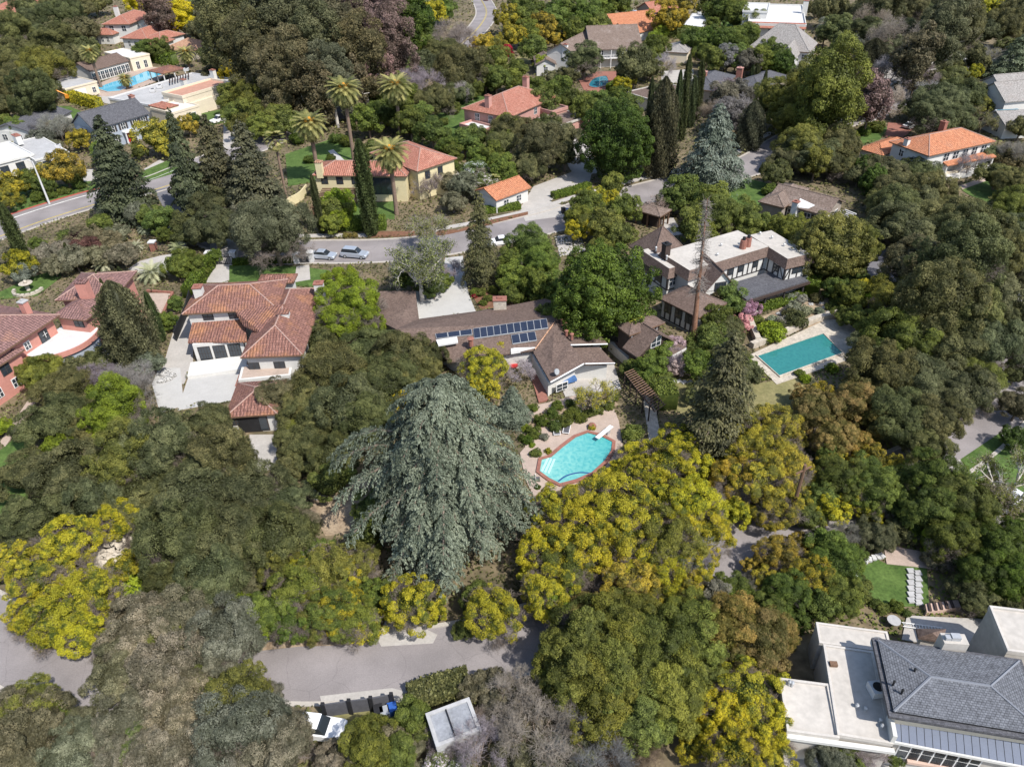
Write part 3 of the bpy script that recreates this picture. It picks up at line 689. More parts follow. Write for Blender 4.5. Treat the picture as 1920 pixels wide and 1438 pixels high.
# --- white house with maroon tile roof (left middle) ---
L = fr((520, 579), (344, 583), (532, 524), 6.2)
H = house('white_tile_house', 'white house with weathered maroon and orange tile roof and pale concrete court', 'house', L)
walls(H, L, 0, 6.0, 'stucco_white', .6); hip(H, L, 6.2, .42, 'tile_maroon', capm='ridge_mortar')
wins(H, L, 0, (.48, .78), 5.2, 1.3, .9, inset=.6, frame='timber')
roofpoly(H, [(440, 583, 6.25), (535, 570, 6.9), (495, 628, 5.2), (456, 610, 5.0)], [[0, 1, 2, 3]], 'tile_maroon')
tr = fr((545, 703), (447, 711), (548, 676), 2.0); MB().prism(tr.cor(), 0, 2.0).build('terrace', M('stucco_white'), H); MB().prism(tr.ins(.35).cor(), 2.0, 2.02).build('terrace_floor', M('pink_paving'), H)
lo = fr((462, 640), (352, 641), (458, 590), 3.2); walls(H, lo, 0, 3.05, 'stucco_white', .7)
roofpoly(H, [(352, 642, 3.2), (463, 640, 3.2), (458, 594, 4.6), (362, 597, 4.6)], [[0, 1, 2, 3]], 'tile_maroon')
wins(H, lo, 0, (.2, .5, .8), 1.45, 1.5, 2.0, inset=.7, frame='timber', name='french_door', bars=3)
Rr = fr((568, 666), (450, 671), (613, 540), 4.4)
walls(H, Rr, 0, 4.25, 'stucco_white', .6); hip(H, Rr, 4.4, .55, 'tile_maroon', capm='ridge_mortar')
wins(H, Rr, 0, (.42, .9), 1.9, 1.3, 2.2, inset=.6, frame='timber'); wins(H, Rr, 1, (.2, .5), 2.4, 1.2, 1.2, inset=.6, frame='timber')
bk = fr((550, 530), (482, 528), (555, 514), 4.4); walls(H, bk, 0, 4.2, 'stucco_white'); hip(H, bk, 4.4, .5, 'tile_maroon')
chimney(H, 370, 538, 5, 8.3, 1.2, 1.2, 'stucco_white', f=L); chimney(H, 597, 531, 4, 7.2, 1.3, 1.1, 'stucco_white', f=Rr)
p = P(531, 584, 6.9); o = MB().box((p[0], p[1], 5.6), 1.5, 1.2, 1.2, .1).build('roof_dormer', M('stucco_white'), H); MB().box((p[0], p[1], 6.8), 1.7, 1.4, .12, .1).build('dormer_roof', M('tile_maroon'), o)
pl_ = fr((461, 690), (352, 700), (460, 665), .5); b = MB(); b.prism(pl_.cor(), 0, .45); b.build('terrace_wall', M('stucco_white'), H)
Hg = fr((520, 776), (424, 774), (522, 712), 3.0)
H = house('tile_garage', 'low maroon-tiled white garage half hidden under dark oaks below the court', 'garage', Hg)
walls(H, Hg, 0, 2.9, 'stucco_white', .5); hip(H, Hg, 3.0, .42, 'tile_maroon', capm='ridge_mortar')
win(H, Hg, 0, .62, 1.3, 2.6, 2.3, inset=.5, frame='dark_wood', glass='dark', name='garage_door', bars=0); win(H, Hg, 0, .3, 1.3, 1.0, 2.1, inset=.5, frame='dark_wood', name='door', bars=0)
win(H, Hg, 0, .9, 1.8, .8, .8, inset=.5, frame='dark_wood')

# --- pink mansion (left edge) ---
U = fr((214, 560), (100, 566), (262, 508), 6.5)
H = house('pink_mansion', 'pink stucco mansion with purple-brown tile roofs at the left edge', 'house', U)
walls(H, U, 0, 6.3, 'stucco_pink', .7); hip(H, U, 6.5, .42, 'tile_purple', capm='ridge_mortar')
Mf = fr((160, 601), (100, 590), (206, 560), 6.3); walls(H, Mf, 0, 6.2, 'stucco_pink', .6); hip(H, Mf, 6.3, .4, 'tile_purple')
Lf = fr((112, 590), (-42, 742), (28, 545), 6.6); walls(H, Lf, 0, 6.4, 'stucco_pink', .8); hip(H, Lf, 6.6, .4, 'tile_purple', capm='ridge_mortar')
L2 = fr((46, 655), (-45, 742), (14, 630), 5.3); walls(H, L2, 0, 5.2, 'stucco_pink', .5); hip(H, L2, 5.3, .4, 'tile_purple')
bay = [(50, 664), (60, 668), (85, 666), (115, 660), (145, 650), (168, 638), (181, 622), (183, 615), (165, 612), (125, 610), (100, 622), (75, 642)]
W = [p[:2] for p in catmull([P(x, y, 3.8) for x, y in ((48, 666), (75, 670), (112, 662), (148, 648), (174, 630), (186, 612), (160, 608), (125, 608), (98, 622), (72, 642))], True, 4)]; KEEP.append([tuple(p) for p in W]); c = np.mean(W, axis=0)
MB().prism([c + (p - c) * .97 for p in W], 3.3, 3.85).build('bay_roof', M('flat_white'), H); MB().prism(W, 3.0, 3.8).build('fascia', M('stucco_pink'), H); MB().prism([c + (p - c) * .9 for p in W], 0, 3.0).build('bay_wall', M('clap_grey'), H)
wins(H, Lf, 0, (.12, .3, .48), 4.9, .8, 1.0, inset=.8); wins(H, L2, 0, (.3, .7), 4.0, 1.2, 1.3, inset=.5, frame='timber'); wins(H, L2, 0, (.25, .55, .85), 1.6, .9, 1.2, inset=.5)
win(H, Lf, 0, .13, 4.6, 1.3, 1.8, inset=.8, frame='timber'); win(H, Mf, 0, .3, 5.2, 1.4, .9, inset=.6, frame='timber'); wins(H, Mf, 1, (.3, .7), 3, 1.1, 1.5, inset=.6)
chimney(H, 152, 528, 5, 9.6, 1.5, 1.3, 'stucco_pink', f=U, cap='tile_purple'); chimney(H, 42, 566, 6, 9.2, .9, .9, 'stucco_pink', f=Lf, cap='flat_grey')

# --- yellow house beyond the street ---
Y = fr((584, 329), (760, 336), (600, 303), 5.6)
H = house('yellow_house', 'pale yellow two-storey house with red tile roof among tall date palms', 'house', Y)
walls(H, Y, 0, 5.4, 'stucco_yellow', .5); hip(H, Y, 5.6, .42, 'tile_red', capm='ridge_mortar')
Y2 = fr((782, 322), (838, 290), (742, 272), 6.4); walls(H, Y2, 0, 6.2, 'stucco_yellow', .5); hip(H, Y2, 6.4, .42, 'tile_red', capm='ridge_mortar')
wins(H, Y, 0, (.1, .27, .44), 4.4, 1.2, 1.4, frame='dark_wood'); win(H, Y, 0, .72, 3.3, 4.6, 3.4, frame='timber', bars=3); wins(H, Y2, 0, (.25, .6), 4.8, 1.1, 1.5, frame='dark_wood'); win(H, Y2, 0, .55, 2, 2.6, 1.1, frame='dark_wood')
chimney(H, 597, 304, 5, 8.2, 1.3, 1.1, 'stucco_yellow', f=Y, cap='tile_tan')
Y3 = fr((845, 345), (872, 310), (828, 320), 3); walls(H, Y3, 0, 2.8, 'stucco_yellow', .1); flat(H, Y3, 3, 'flat_cream', .2, 'stucco_yellow')
H = empty('garden_wall', P(560, 378), 'curving cream garden wall left of the yellow house', 'wall')
pl = catmull([P(x, y, 0) for x, y in ((535, 392), (552, 384), (566, 376), (578, 362))], False, 5)
for i in range(len(pl) - 1):
    q = offset(pl, .2); MBw = None
b = MB(); q = offset(pl, .25)
for i in range(len(pl) - 1): b.prism([pl[i], pl[i + 1], q[i + 1], q[i]], 0, 1.9)
b.build('wall', M('stucco_yellow'), H)
pg = fr((648, 388), (584, 384), (652, 350), 3.0)
H = house('pergola', 'brown slatted pergola in front of the yellow house', 'pergola', pg)
posts(H, pg, 3.0, 'brown_wood', 3)
for k in range(12):
    t = k / 11 * pg.d; MB().prism([pg.pt(0, t), pg.pt(pg.w, t), pg.pt(pg.w, t + .22), pg.pt(0, t + .22)], 2.8, 3.0).build('slat', M('brown_wood'), H)

# --- house with pink-red roof right of the date palms ---
f = fr((955, 221), (874, 200), (1028, 177), 5.8)
H = house('pink_brick_house', 'pink brick house with salmon tile roof and two chimneys', 'house', f)
walls(H, f, 0, 5.6, 'brick_pink'); hip(H, f, 5.8, .42, 'tile_red', capm='ridge_mortar'); wins(H, f, 0, (.2, .4, .7), 4.2, 1.2, 1.7, bars=2); wins(H, f, 1, (.55, .8), 4.4, 1.2, 1.4)
chimney(H, 915, 180, 5, 9.3, 1.3, 1.2, 'stucco_pink' if 0 else 'brick_pink', f=f); chimney(H, 986, 145, 5, 10, 1.4, 1.2, 'brick_pink', f=f)
g_ = fr((905, 247), (866, 233), (926, 238), 3); walls(H, g_, 0, 2.8, 'brick_pink', .05); flat(H, g_, 2.9, 'flat_white', .5, 'brick_pink')
g_ = fr((1050, 237), (1012, 222), (1092, 216), 3.2); walls(H, g_, 0, 3.0, 'brick_pink', .3); flat(H, g_, 3.2, 'shake_brown', .2, 'flat_cream')
g_ = fr((1035, 213), (1008, 205), (1064, 203), 4.0); walls(H, g_, 0, 3.8, 'brick_pink', .2); flat(H, g_, 4.0, 'shingle_brown', .5, 'brick_pink')

# --- garage with orange roof by the driveway ---
f = fr((930, 376), (980, 345), (902, 352), 3.0)
H = house('garage', 'small white garage with orange tile roof beside the pale driveway', 'garage', f)
walls(H, f, 0, 2.9, 'stucco_white'); gable(H, f, 3.0, .42, 'tile_orange', 'u', wallm='stucco_white'); wins(H, f, 0, (.3, .7), 1.5, 1.2, 1.1)

# --- carport ---
f = fr((1238, 407), (1190, 392), (1258, 393), 2.9)
H = house('carport', 'small rounded brown-shake carport beside the mid street', 'carport', f)
walls(H, f, 0, 2.8, 'dark_wood', 1.2); hip(H, f, 2.9, .35, 'shake_brown'); posts(H, f, 2.9, 'brown_wood', 3)

# --- taupe house ---
f = fr((1551, 405), (1430, 380), (1598, 381), 4.2)
H = house('taupe_house', 'taupe house with brown shake roof, white pergola end and cream sun sail', 'house', f)
walls(H, f, 0, 4.05, 'taupe'); gable(H, f, 4.2, .45, 'shake_brown', 'u', wallm='taupe', eave='white_paint'); g_ = fr((1470, 390), (1425, 375), (1500, 350), 4.5); walls(H, g_, 0, 4.4, 'taupe'); hip(H, g_, 4.5, .45, 'shake_brown')
wins(H, f, 0, (.3, .45, .6, .1), 2.8, 1.1, 1.4, shut='timber'); wins(H, f, 1, (.3, .7), 2.5, 1.2, 1.6)
chimney(H, 1493, 379, 3, 6.6, 1.0, 1.0, 'flat_white', f=f)
V = [P(1497, 389, 6.0), P(1500, 372, 6.6), P(1528, 385, 5.6), P(1515, 391, 5.8)]
MB().poly(V).poly([v - np.array([0, 0, .08]) for v in V][::-1]).build('sun_sail', M('flat_white'), H)
g_ = fr((1565, 415), (1548, 405), (1592, 396), 3.2)
for k in range(9):
    t = k / 8 * g_.d; MB().prism([g_.pt(0, t), g_.pt(g_.w, t), g_.pt(g_.w, t + .18), g_.pt(0, t + .18)], 3.0, 3.2).build('pergola_slat', M('white_paint'), H)
posts(H, g_, 3.1, 'white_paint', 2)

# --- orange-roofed house on the right ---
f = fr((1742, 293), (1684, 262), (1821, 250), 6.0)
H = house('orange_roof_house', 'white two-storey villa with bright orange tile roof on the right', 'house', f)
walls(H, f, 0, 5.8, 'stucco_white', .6); hip(H, f, 6.0, .42, 'tile_orange', capm='ridge_mortar'); wins(H, f, 1, (.3, .45, .6, .75, .9), 4.6, 1.5, 1.5, inset=.6); win(H, f, 0, .7, 4.5, 1, 1.4, inset=.6)
g_ = fr((1777, 310), (1760, 299), (1829, 278), 3.4); b = MB(); c4 = g_.cor()
hi = [4.2, 4.2, 4.2, 4.2]; b.hull8([sub(c4[0], 3.1), sub(c4[3], 3.1), sub(c4[2], 4.0), sub(c4[1], 4.0)], [sub(c4[0], 3.3), sub(c4[3], 3.3), sub(c4[2], 4.2), sub(c4[1], 4.2)]); b.build('porch_roof', M('tile_orange'), H)
posts(H, g_, 3.3, 'stucco_white', 4); walls(H, g_, 0, .9, 'stucco_white', -.4)
g_ = fr((1655, 292), (1612, 277), (1705, 266), 3.4); walls(H, g_, 0, 3.2, 'stucco_white'); hip(H, g_, 3.4, .42, 'tile_orange')
chimney(H, 1702, 261, 5, 7.5, 1.0, .8, 'stucco_white', f=f); chimney(H, 1771, 229, 6, 8.3, 1.3, .9, 'brick_paving', f=f)
H = house('terrace_wall', 'low white curving terrace wall under the orange-roofed villa', 'wall', g_)
b = MB(); pl = catmull([P(x, y, 0) for x, y in ((1765, 335), (1800, 330), (1830, 312), (1836, 300))], False, 4); q = offset(pl, .3)
for i in range(len(pl) - 1): b.prism([pl[i], pl[i + 1], q[i + 1], q[i]], 0, 1.4)
H.location = (pl[0][0], pl[0][1], 0); b.build('wall', M('stucco_cream'), H)

# --- grey house at the right edge ---
f = fr((1885, 192), (1848, 168), (1965, 165), 5.6)
H = house('grey_house', 'grey-shingled white house with a glass roof light at the right edge', 'house', f)
walls(H, f, 0, 5.4, 'stucco_white'); gable(H, f, 5.6, .6, 'shake_grey', 'v', wallm='stucco_white'); gable(H, fr((1876, 168), (1852, 152), (1930, 150), 5.4), 5.6, .6, 'shake_grey', 'v', wallm='stucco_white')
g_ = fr((1885, 235), (1860, 212), (1965, 220), 3.4); walls(H, g_, 0, 3.2, 'stucco_white', .4); gable(H, g_, 3.4, .4, 'shake_grey', 'v', wallm='stucco_white')
g_ = fr((1882, 214), (1872, 206), (1915, 207), 4.6); b = MB().prism(g_.cor(), 3.6, 4.6); o = b.build('roof_light', M('white_paint'), H); MB().prism(g_.ins(.3).cor(), 4.6, 4.68).build('pane', M('pool_deep'), o)
wins(H, fr((1885, 235), (1860, 212), (1965, 220), 3.4), 0, (.3, .7), 1.8, 1.2, 1.5, inset=.4)

# --- top centre: white colonial, small roofs, dark ranch ---
f = fr((1080, 104), (1024, 97), (1130, 66), 5.8)
H = house('white_colonial', 'white colonial house with brown roof and balcony beside a small kidney pool', 'house', f)
walls(H, f, 0, 5.6, 'stucco_white'); gable(H, f, 5.8, .55, 'shake_brown', 'v', wallm='stucco_white')
g_ = fr((1107, 94), (1202, 86), (1114, 66), 5.8); walls(H, g_, 0, 5.6, 'stucco_white', 1.8); gable(H, g_, 5.8, .45, 'shake_brown', 'u', wallm='stucco_white')
gi = g_.ins(.2); wins(H, g_, 0, (.05, .15), 4.4, 1.2, 1.4, inset=1.8)
c_, a_, n_, L_ = side(g_, 0, .2); 
b = MB(); b.prism([c_ + a_ * .2 * L_, c_ + a_ * L_, c_ + a_ * L_ - n_ * 1.6, c_ + a_ * .2 * L_ - n_ * 1.6], 2.8, 3.0); b.build('balcony', M('white_paint'), H)
for k in range(14):
    q = c_ + a_ * L_ * (.2 + .8 * k / 13); MB().box((q[0], q[1], 3.0), .1, .1, .9).build('baluster', M('white_paint'), H)
b = MB(); b.tube(sub(c_ + a_ * .2 * L_, 3.9), sub(c_ + a_ * L_, 3.9), .07); b.build('railing', M('white_paint'), H)
for k in range(5):
    q = c_ + a_ * L_ * (.2 + .8 * k / 4); MB().box((q[0], q[1], 0), .22, .22, 5.6).build('column', M('white_paint'), H)
for k in range(6):
    if k == 3: continue
    x0 = 1128 + k * 9; panel(H, [(x0, 88 - k * .6, 6.2), (x0 + 8, 87.4 - k * .6, 6.2), (x0 + 9, 73 - k * .3, 7.6), (x0 + 2, 73 - k * .3, 7.6)])
chimney(H, 1060, 84, 4, 8.4, 1.6, 1, 'white_paint', f=f)
g_ = fr((1044, 121), (1004, 124), (1050, 105), 3.4); walls(H, g_, 0, 3.3, 'stucco_white'); gable(H, g_, 3.4, .5, 'shake_brown', 'v', wallm='stucco_white'); win(H, g_, 0, .5, 2, 1.1, 1.2)

f = fr((1182, 66), (1148, 54), (1200, 30), 3.2)
H = house('orange_cottage', 'small cottage with bright orange tile roof near the top centre', 'house', f)
walls(H, f, 0, 3.1, 'stucco_white'); gable(H, f, 3.2, .5, 'tile_orange', 'v', wallm='stucco_white')
f2 = fr((1155, 56), (1142, 40), (1195, 32), 3.4); gable(H, f2, 3.5, .5, 'tile_orange', 'v', wallm='stucco_white')
f = fr((1224, 24), (1206, 14), (1236, 8), 5)
H = house('red_roof_house', 'little house with red roof cut by the top edge right of the orange cottage', 'house', f)
walls(H, f, 0, 4.8, 'taupe'); gable(H, f, 5, .5, 'tile_red', 'v', wallm='taupe')
f = fr((1318, 52), (1280, 50), (1328, 27), 3.4)
H = house('flat_roof_hut', 'small garage with pale grey flat roof near the top right', 'garage', f)
walls(H, f, 0, 3.2, 'stucco_white', .3); flat(H, f, 3.4, 'flat_white', .15, 'flat_grey'); ac(H, 1311, 27, 3.5, 1.2)
f = fr((1345, 172), (1278, 163), (1375, 142), 3.4)
H = house('dark_roof_house', 'low house with charcoal hip roofs and brick chimneys behind the cypress row', 'house', f)
walls(H, f, 0, 3.2, 'taupe'); hip(H, f, 3.4, .4, 'shingle_dark'); g_ = fr((1425, 170), (1365, 160), (1492, 146), 3.4); walls(H, g_, 0, 3.2, 'taupe'); hip(H, g_, 3.45, .4, 'shingle_dark')
chimney(H, 1321, 135, 3, 6.5, 1.4, 1.2, 'brick_paving', f=f, cap='brick_pink'); chimney(H, 1388, 128, 3, 7, 1.6, 1.2, 'brick_paving', f=f, cap='brick_pink')
f = fr((1225, 190), (1180, 172), (1292, 168), 3.2)
H = house('brown_flat_house', 'low outbuilding with flat brown roof left of the cypress row', 'house', f)
walls(H, f, 0, 3.0, 'stucco_cream', .3); flat(H, f, 3.2, 'shingle_brown', .2, 'flat_cream')
f = fr((1290, 100), (1245, 98), (1305, 84), 3.2)
H = house('shake_roof_house', 'little house with weathered shake roof half hidden by bare trees', 'house', f)
walls(H, f, 0, 3.0, 'stucco_cream', .3); hip(H, f, 3.2, .4, 'shake_grey')
f = fr((1512, 50), (1402, 48), (1517, 12), 5.8)
H = house('white_spanish_house', 'tall white house with flat white roof and orange tile strip at the top right', 'house', f)
walls(H, f, 0, 5.6, 'stucco_white', .2); flat(H, f, 5.8, 'flat_white', .5, 'stucco_white'); 
c4 = f.cor(); n = -f.v; b = MB(); p0, p1 = f.pt(0, 0), f.pt(f.w, 0); b.hull8([sub(p0 + n * .9, 4.9), sub(p1 + n * .9, 4.9), sub(p1 + n * .0 + f.v * 1.8, 5.9), sub(p0 + f.v * 1.8, 5.9)], [sub(p0 + n * .9, 5.1), sub(p1 + n * .9, 5.1), sub(p1 + f.v * 1.8, 6.5), sub(p0 + f.v * 1.8, 6.5)]); b.build('tile_strip', M('tile_red'), H)
wins(H, f, 0, (.15, .4, .6, .85), 3.9, 1.3, 1.3, inset=.2)
g_ = fr((1440, 24), (1392, 22), (1440, 8), 8); walls(H, g_, 0, 7.8, 'stucco_white', .2); flat(H, g_, 8, 'flat_white', .4, 'stucco_white')
chimney(H, 1512, 2, 5, 10, 1.8, 1.8, 'stucco_white', f=f)
f = fr((1518, 99), (1402, 90), (1537, 82), 5.4)
H = house('grey_gable_house', 'off-white house with steep grey shake roofs at the top right', 'house', f)
walls(H, f, 0, 5.2, 'flat_white'); hip(H, f, 5.4, .9, 'shake_grey'); g_ = fr((1492, 110), (1456, 106), (1500, 84), 5.0); walls(H, g_, 0, 4.9, 'flat_white'); gable(H, g_, 5.0, 1.1, 'shake_grey', 'v', wallm='flat_white')
wins(H, f, 0, (.06,), 3.9, 1.2, 1.3); win(H, g_, 0, .5, 3.6, 1.3, 1.4); wins(H, f, 1, (.4,), 3.9, 1, 1.2)
f = fr((1905, 122), (1800, 118), (1915, 103), 3.6)
H = house('white_flat_house', 'flat-roofed white house behind trees near the top right corner', 'house', f)
walls(H, f, 0, 3.4, 'stucco_white', .2); flat(H, f, 3.6, 'flat_grey', .4, 'stucco_white')
f = fr((1800, 10), (1745, 12), (1805, -8), 3.6)

# --- top left cluster ---
f = fr((243, 46), (194, 45), (279, 26), 6.4)
H = house('red_tile_villa', 'large white villa with coral red tile roofs in the top left', 'house', f)
walls(H, f, 0, 6.2, 'stucco_white', .7); hip(H, f, 6.4, .42, 'tile_red', capm='ridge_mortar')
for c, pu, pv, z in (((211, 66), (172, 63), (228, 54), 3.4), ((275, 74), (231, 70), (322, 52), 3.8), ((300, 76), (280, 70), (330, 62), 3.6), ((290, 88), (264, 87), (328, 74), 3.0)):
    g_ = fr(c, pu, pv, z); walls(H, g_, 0, z - .1, 'stucco_white', .6); hip(H, g_, z, .42, 'tile_red', capm='ridge_mortar')
    wins(H, g_, 0, (.25, .5, .75), z * .5, .9, 1.6, inset=.6)
wins(H, f, 0, (.25, .75), 4.8, 1.6, 1.8, inset=.7); wins(H, f, 1, (.3, .7), 5, 1.1, 1.4, inset=.7)
chimney(H, 216, 13, 4, 10.5, 1.5, 1.3, 'stucco_white', f=f); chimney(H, 305, 38, 4, 8, 1.5, 1.2, 'stucco_white', f=f)
f = fr((358, 97), (322, 87), (384, 80), 3.2)
H = house('tan_roof_house', 'small house with tan tile hip roof left of the dark eucalyptus trees', 'house', f)
walls(H, f, 0, 3.0, 'stucco_cream'); hip(H, f, 3.2, .42, 'tile_tan'); chimney(H, 366, 56, 3, 6, 1.2, 1, 'stucco_white', f=f)
f = fr((38, 27), (-20, 22), (56, 7), 4)
H = house('corner_roof_house', 'house with pinkish red tile roof in the top left corner', 'house', f)
walls(H, f, 0, 3.8, 'stucco_pink'); hip(H, f, 4, .42, 'tile_red')
f = fr((122, 168), (96, 151), (172, 151), 3.6)
H = house('garage_block', 'cream garage with flat grey roof left of the blue pool', 'garage', f)
walls(H, f, 0, 3.4, 'stucco_cream', .15); flat(H, f, 3.6, 'flat_grey', .2, 'stucco_cream'); win(H, f, 1, .35, 1.4, 4.6, 2.3, inset=.15, glass='white_paint', name='garage_door', bars=4); win(H, f, 1, .85, 1.6, 1, 1.4, inset=.15)
f = fr((168, 134), (134, 127), (236, 113), 3.6)
H = house('pool_house', 'brown-roofed pool house with a row of white french doors behind the blue pool', 'pool house', f)
walls(H, f, 0, 3.4, 'stucco_white', .4); gable(H, f, 3.6, .4, 'shingle_brown', 'v', wallm='stucco_white'); wins(H, f, 1, [.06 + .11 * k for k in range(9)], 1.5, 1.3, 2.3, inset=.4, name='french_door')
chimney(H, 163, 106, 3, 6.6, 1.5, 1.2, 'brick_pink', f=f)
f = fr((243, 110), (208, 96), (277, 101), 4.2)
H = house('white_annex', 'white flat-roofed annex beside the brown-roofed pool house', 'house', f)
walls(H, f, 0, 4.0, 'stucco_cream', .15); flat(H, f, 4.2, 'flat_white', .15, 'stucco_cream'); wins(H, f, 1, (.3, .7), 1.6, 1.1, 2.2, inset=.15)
f = fr((305, 139), (284, 131), (343, 127), 3.2)
H = house('pool_pavilion', 'open pavilion with maroon hip roof at the right end of the blue pool', 'pavilion', f)
hip(H, f, 3.2, .25, 'shingle_brown' if 0 else 'tile_maroon'); posts(H, f, 3.2, 'white_paint', 3)
f = fr((284, 199), (218, 181), (416, 146), 4.0)
H = house('white_villa', 'sprawling white villa with flat pale roofs and terracotta roof terraces', 'house', f)
walls(H, f, 0, 3.9, 'stucco_cream', .1); flat(H, f, 4.0, 'flat_grey', .3, 'flat_white')
g_ = fr((342, 184), (312, 174), (419, 154), 5.4); walls(H, g_, 3.5, 5.2, 'stucco_cream', .1); walls(H, g_, 0, 3.5, 'stucco_cream', -.25); flat(H, g_, 5.4, 'terrace_red', .5, 'stucco_cream')
g_ = fr((309, 205), (288, 195), (330, 196), 4.4); walls(H, g_, 0, 4.2, 'stucco_cream', .1); hip(H, g_, 4.4, .25, 'tile_red')
g_ = fr((322, 214), (284, 203), (372, 198), 3.8); walls(H, g_, 0, 3.6, 'stucco_cream', .1); flat(H, g_, 3.8, 'flat_white', .3, 'stucco_cream'); wins(H, g_, 1, (.5, .75), 1.6, 1.1, 2.0, inset=.1); 
wins(H, f, 1, (.55, .65, .75, .85), 1.6, 1.1, 2.1, inset=.1)
chimney(H, 343, 150, 4, 6.6, 1.4, 1.2, 'stucco_white', f=f); chimney(H, 398, 132, 4, 6.6, 1.4, 1.2, 'stucco_white', f=f)
for x, y in ((287, 172), (300, 165), (350, 133)): ac(H, x, y, 4.1, 1.4)
for k in range(8):
    p = P(318 + k * 5, 151 - k * 1.5, 5.0); MB().box((p[0], p[1], 4.8), .35, 5.5, .2, .35).build('roof_slat', M('dark_wood'), H)
f = fr((174, 243), (139, 229), (276, 211), 5.6)
H = house('grey_colonial', 'grey-blue clapboard colonial house with slate roof and red front door', 'house', f)
walls(H, f, 0, 5.4, 'clap_grey', .4); gable(H, f, 5.6, .62, 'shingle_dark', 'v', wallm='clap_grey', eave='white_paint', inset=.4)
wins(H, f, 1, (.1, .3, .5, .72, .88), 4.3, 1.1, 1.5, inset=.4, shut='timber'); wins(H, f, 1, (.1, .3, .85), 1.7, 1.1, 1.6, inset=.4, shut='timber'); wins(H, f, 0, (.5,), 4.2, 1, 1.4, inset=.4, shut='timber')
mat('red_door', (.45, .03, .03), .5, .1, 1); win(H, f, 1, .55, 1.3, 1.2, 2.3, inset=.4, glass='red_door', name='door', bars=0)
c_, a_, n_, L_ = side(f, 1, .4); q = c_ + a_ * .55 * L_
b = MB(); b.prism([q - a_ * 1.6, q + a_ * 1.6, q + a_ * 1.6 + n_ * 1.6, q - a_ * 1.6 + n_ * 1.6], 2.9, 3.2); b.build('portico', M('white_paint'), H)
for s_ in (-1.4, 1.4): qq = q + a_ * s_ + n_ * 1.4; MB().box((qq[0], qq[1], 0), .25, .25, 2.9).build('column', M('white_paint'), H)
chimney(H, 246, 180, 5, 9.2, 1.4, 1.0, 'brick_pink', f=f)
f = fr((55, 247), (-10, 240), (112, 208), 3.4)
H = house('dark_roof_bungalow', 'white bungalow with dark grey roof left of the grey-blue colonial', 'house', f)
walls(H, f, 0, 3.3, 'stucco_white', .4); gable(H, f, 3.4, .3, 'shingle_dark', 'v', wallm='stucco_white', eave='white_paint'); wins(H, f, 0, (.3, .7), 1.7, 1.2, 1.3, inset=.4)
f = fr((64, 290), (-30, 318), (34, 262), 4.0)
H = house('white_modern_house', 'white flat-roofed modern house at the left edge beside the road', 'house', f)
walls(H, f, 0, 3.8, 'stucco_white', .3); flat(H, f, 4.0, 'flat_white', .2, 'stucco_white')
g_ = fr((130, 285), (66, 302), (84, 254), 3.6); walls(H, g_, 0, 3.4, 'stucco_white', .2); flat(H, g_, 3.6, 'flat_grey', .15, 'stucco_white')
wins(H, f, 0, (.3, .62), 1.9, 1.6, 2.2, inset=.3, frame='timber'); wins(H, g_, 0, (.3, .7), 1.7, 1.6, 2.2, inset=.2, frame='timber'); chimney(H, 30, 254, 4, 6, 1.2, 2.4, 'stucco_white', f=f)
ac(H, 110, 277, 3.7, 1.0)

# --- big flat and hip roofed house (lower right) ---
mat('flat_trim', (.50, .465, .42), .85, .1, .5)
mat('ridge_slate', (.19, .20, .225), .8, .1, 2)
hz = 6.6
f = fr((1676, 1333), (1960, 1365), (1655, 1201), hz)
H = house('lower_right_house', 'large cream house with blue-grey hip roof and flat cream roofs at the lower right', 'house', f)
walls(H, f, 0, hz - .3, 'flat_cream', .8); hip(H, f, hz, .17, 'shingle_slate', eave='dark', capm='ridge_slate', th=.35)
b = MB(); O = f.cor(.35); I = f.cor(-.0)
for i in range(4):
    j = (i + 1) % 4; b.prism([O[i], O[j], I[j], I[i]], hz - .5, hz - .2)
b.build('gutter', M('shingle_dark'), H)
c_, a_, n_, L_ = side(f, 0, .8); b = MB(); b.prism([c_ - a_ * .5, c_ + a_ * (L_ + .5), c_ + a_ * (L_ + .5) + n_ * .5, c_ - a_ * .5 + n_ * .5], 4.3, 5.9); b.build('wall_band', M('stucco_cream'), H)
mr = fr((1676, 1388), (1960, 1429), (1671, 1348), 4.1); c4 = mr.cor()
b = MB(); b.hull8([sub(c4[0], 3.9), sub(c4[1], 3.9), sub(c4[2], 4.6), sub(c4[3], 4.6)], [sub(c4[0], 4.1), sub(c4[1], 4.1), sub(c4[2], 4.9), sub(c4[3], 4.9)]); mro = b.build('metal_roof', M('shingle_slate') if 0 else mat('metal_blue', (.13, .15, .20), .65, .06, 1), H)
k = 0.0
while k < mr.w:
    a0, a1 = mr.pt(k, 0), mr.pt(k, mr.d); MB().tube(sub(a0, 4.1), sub(a1, 4.9), .022, .022, 4).build('seam', M('dark'), mro); k += .55
b = MB(); b.prism([mr.pt(0, -.14), mr.pt(mr.w, -.14), mr.pt(mr.w, 0), mr.pt(0, 0)], 3.85, 4.1); b.prism([mr.pt(-.3, -.2), mr.pt(0, -.2), mr.pt(0, mr.d), mr.pt(-.3, mr.d)], 3.6, 5.0); b.build('cornice', M('stucco_white'), H)
walls(H, mr, 0, 3.85, 'flat_cream', .35)
wins(H, mr, 0, (.12, .205, .29, .375, .46, .545), 2.6, 1.45, 2.0, inset=.35)
w1 = win(H, mr, 0, .25, 2.4, 1.6, 2.6, inset=.35, glass='brown_wood', name='door', bars=0) if 0 else None
bd = fr((1702, 1428), (1930, 1452), (1700, 1415), 1.6); b = MB(); b.prism(bd.cor(), 1.3, 1.6); b.build('wooden_deck', mat('pink_wood', (.5, .36, .29), .8, .12, 1), H)
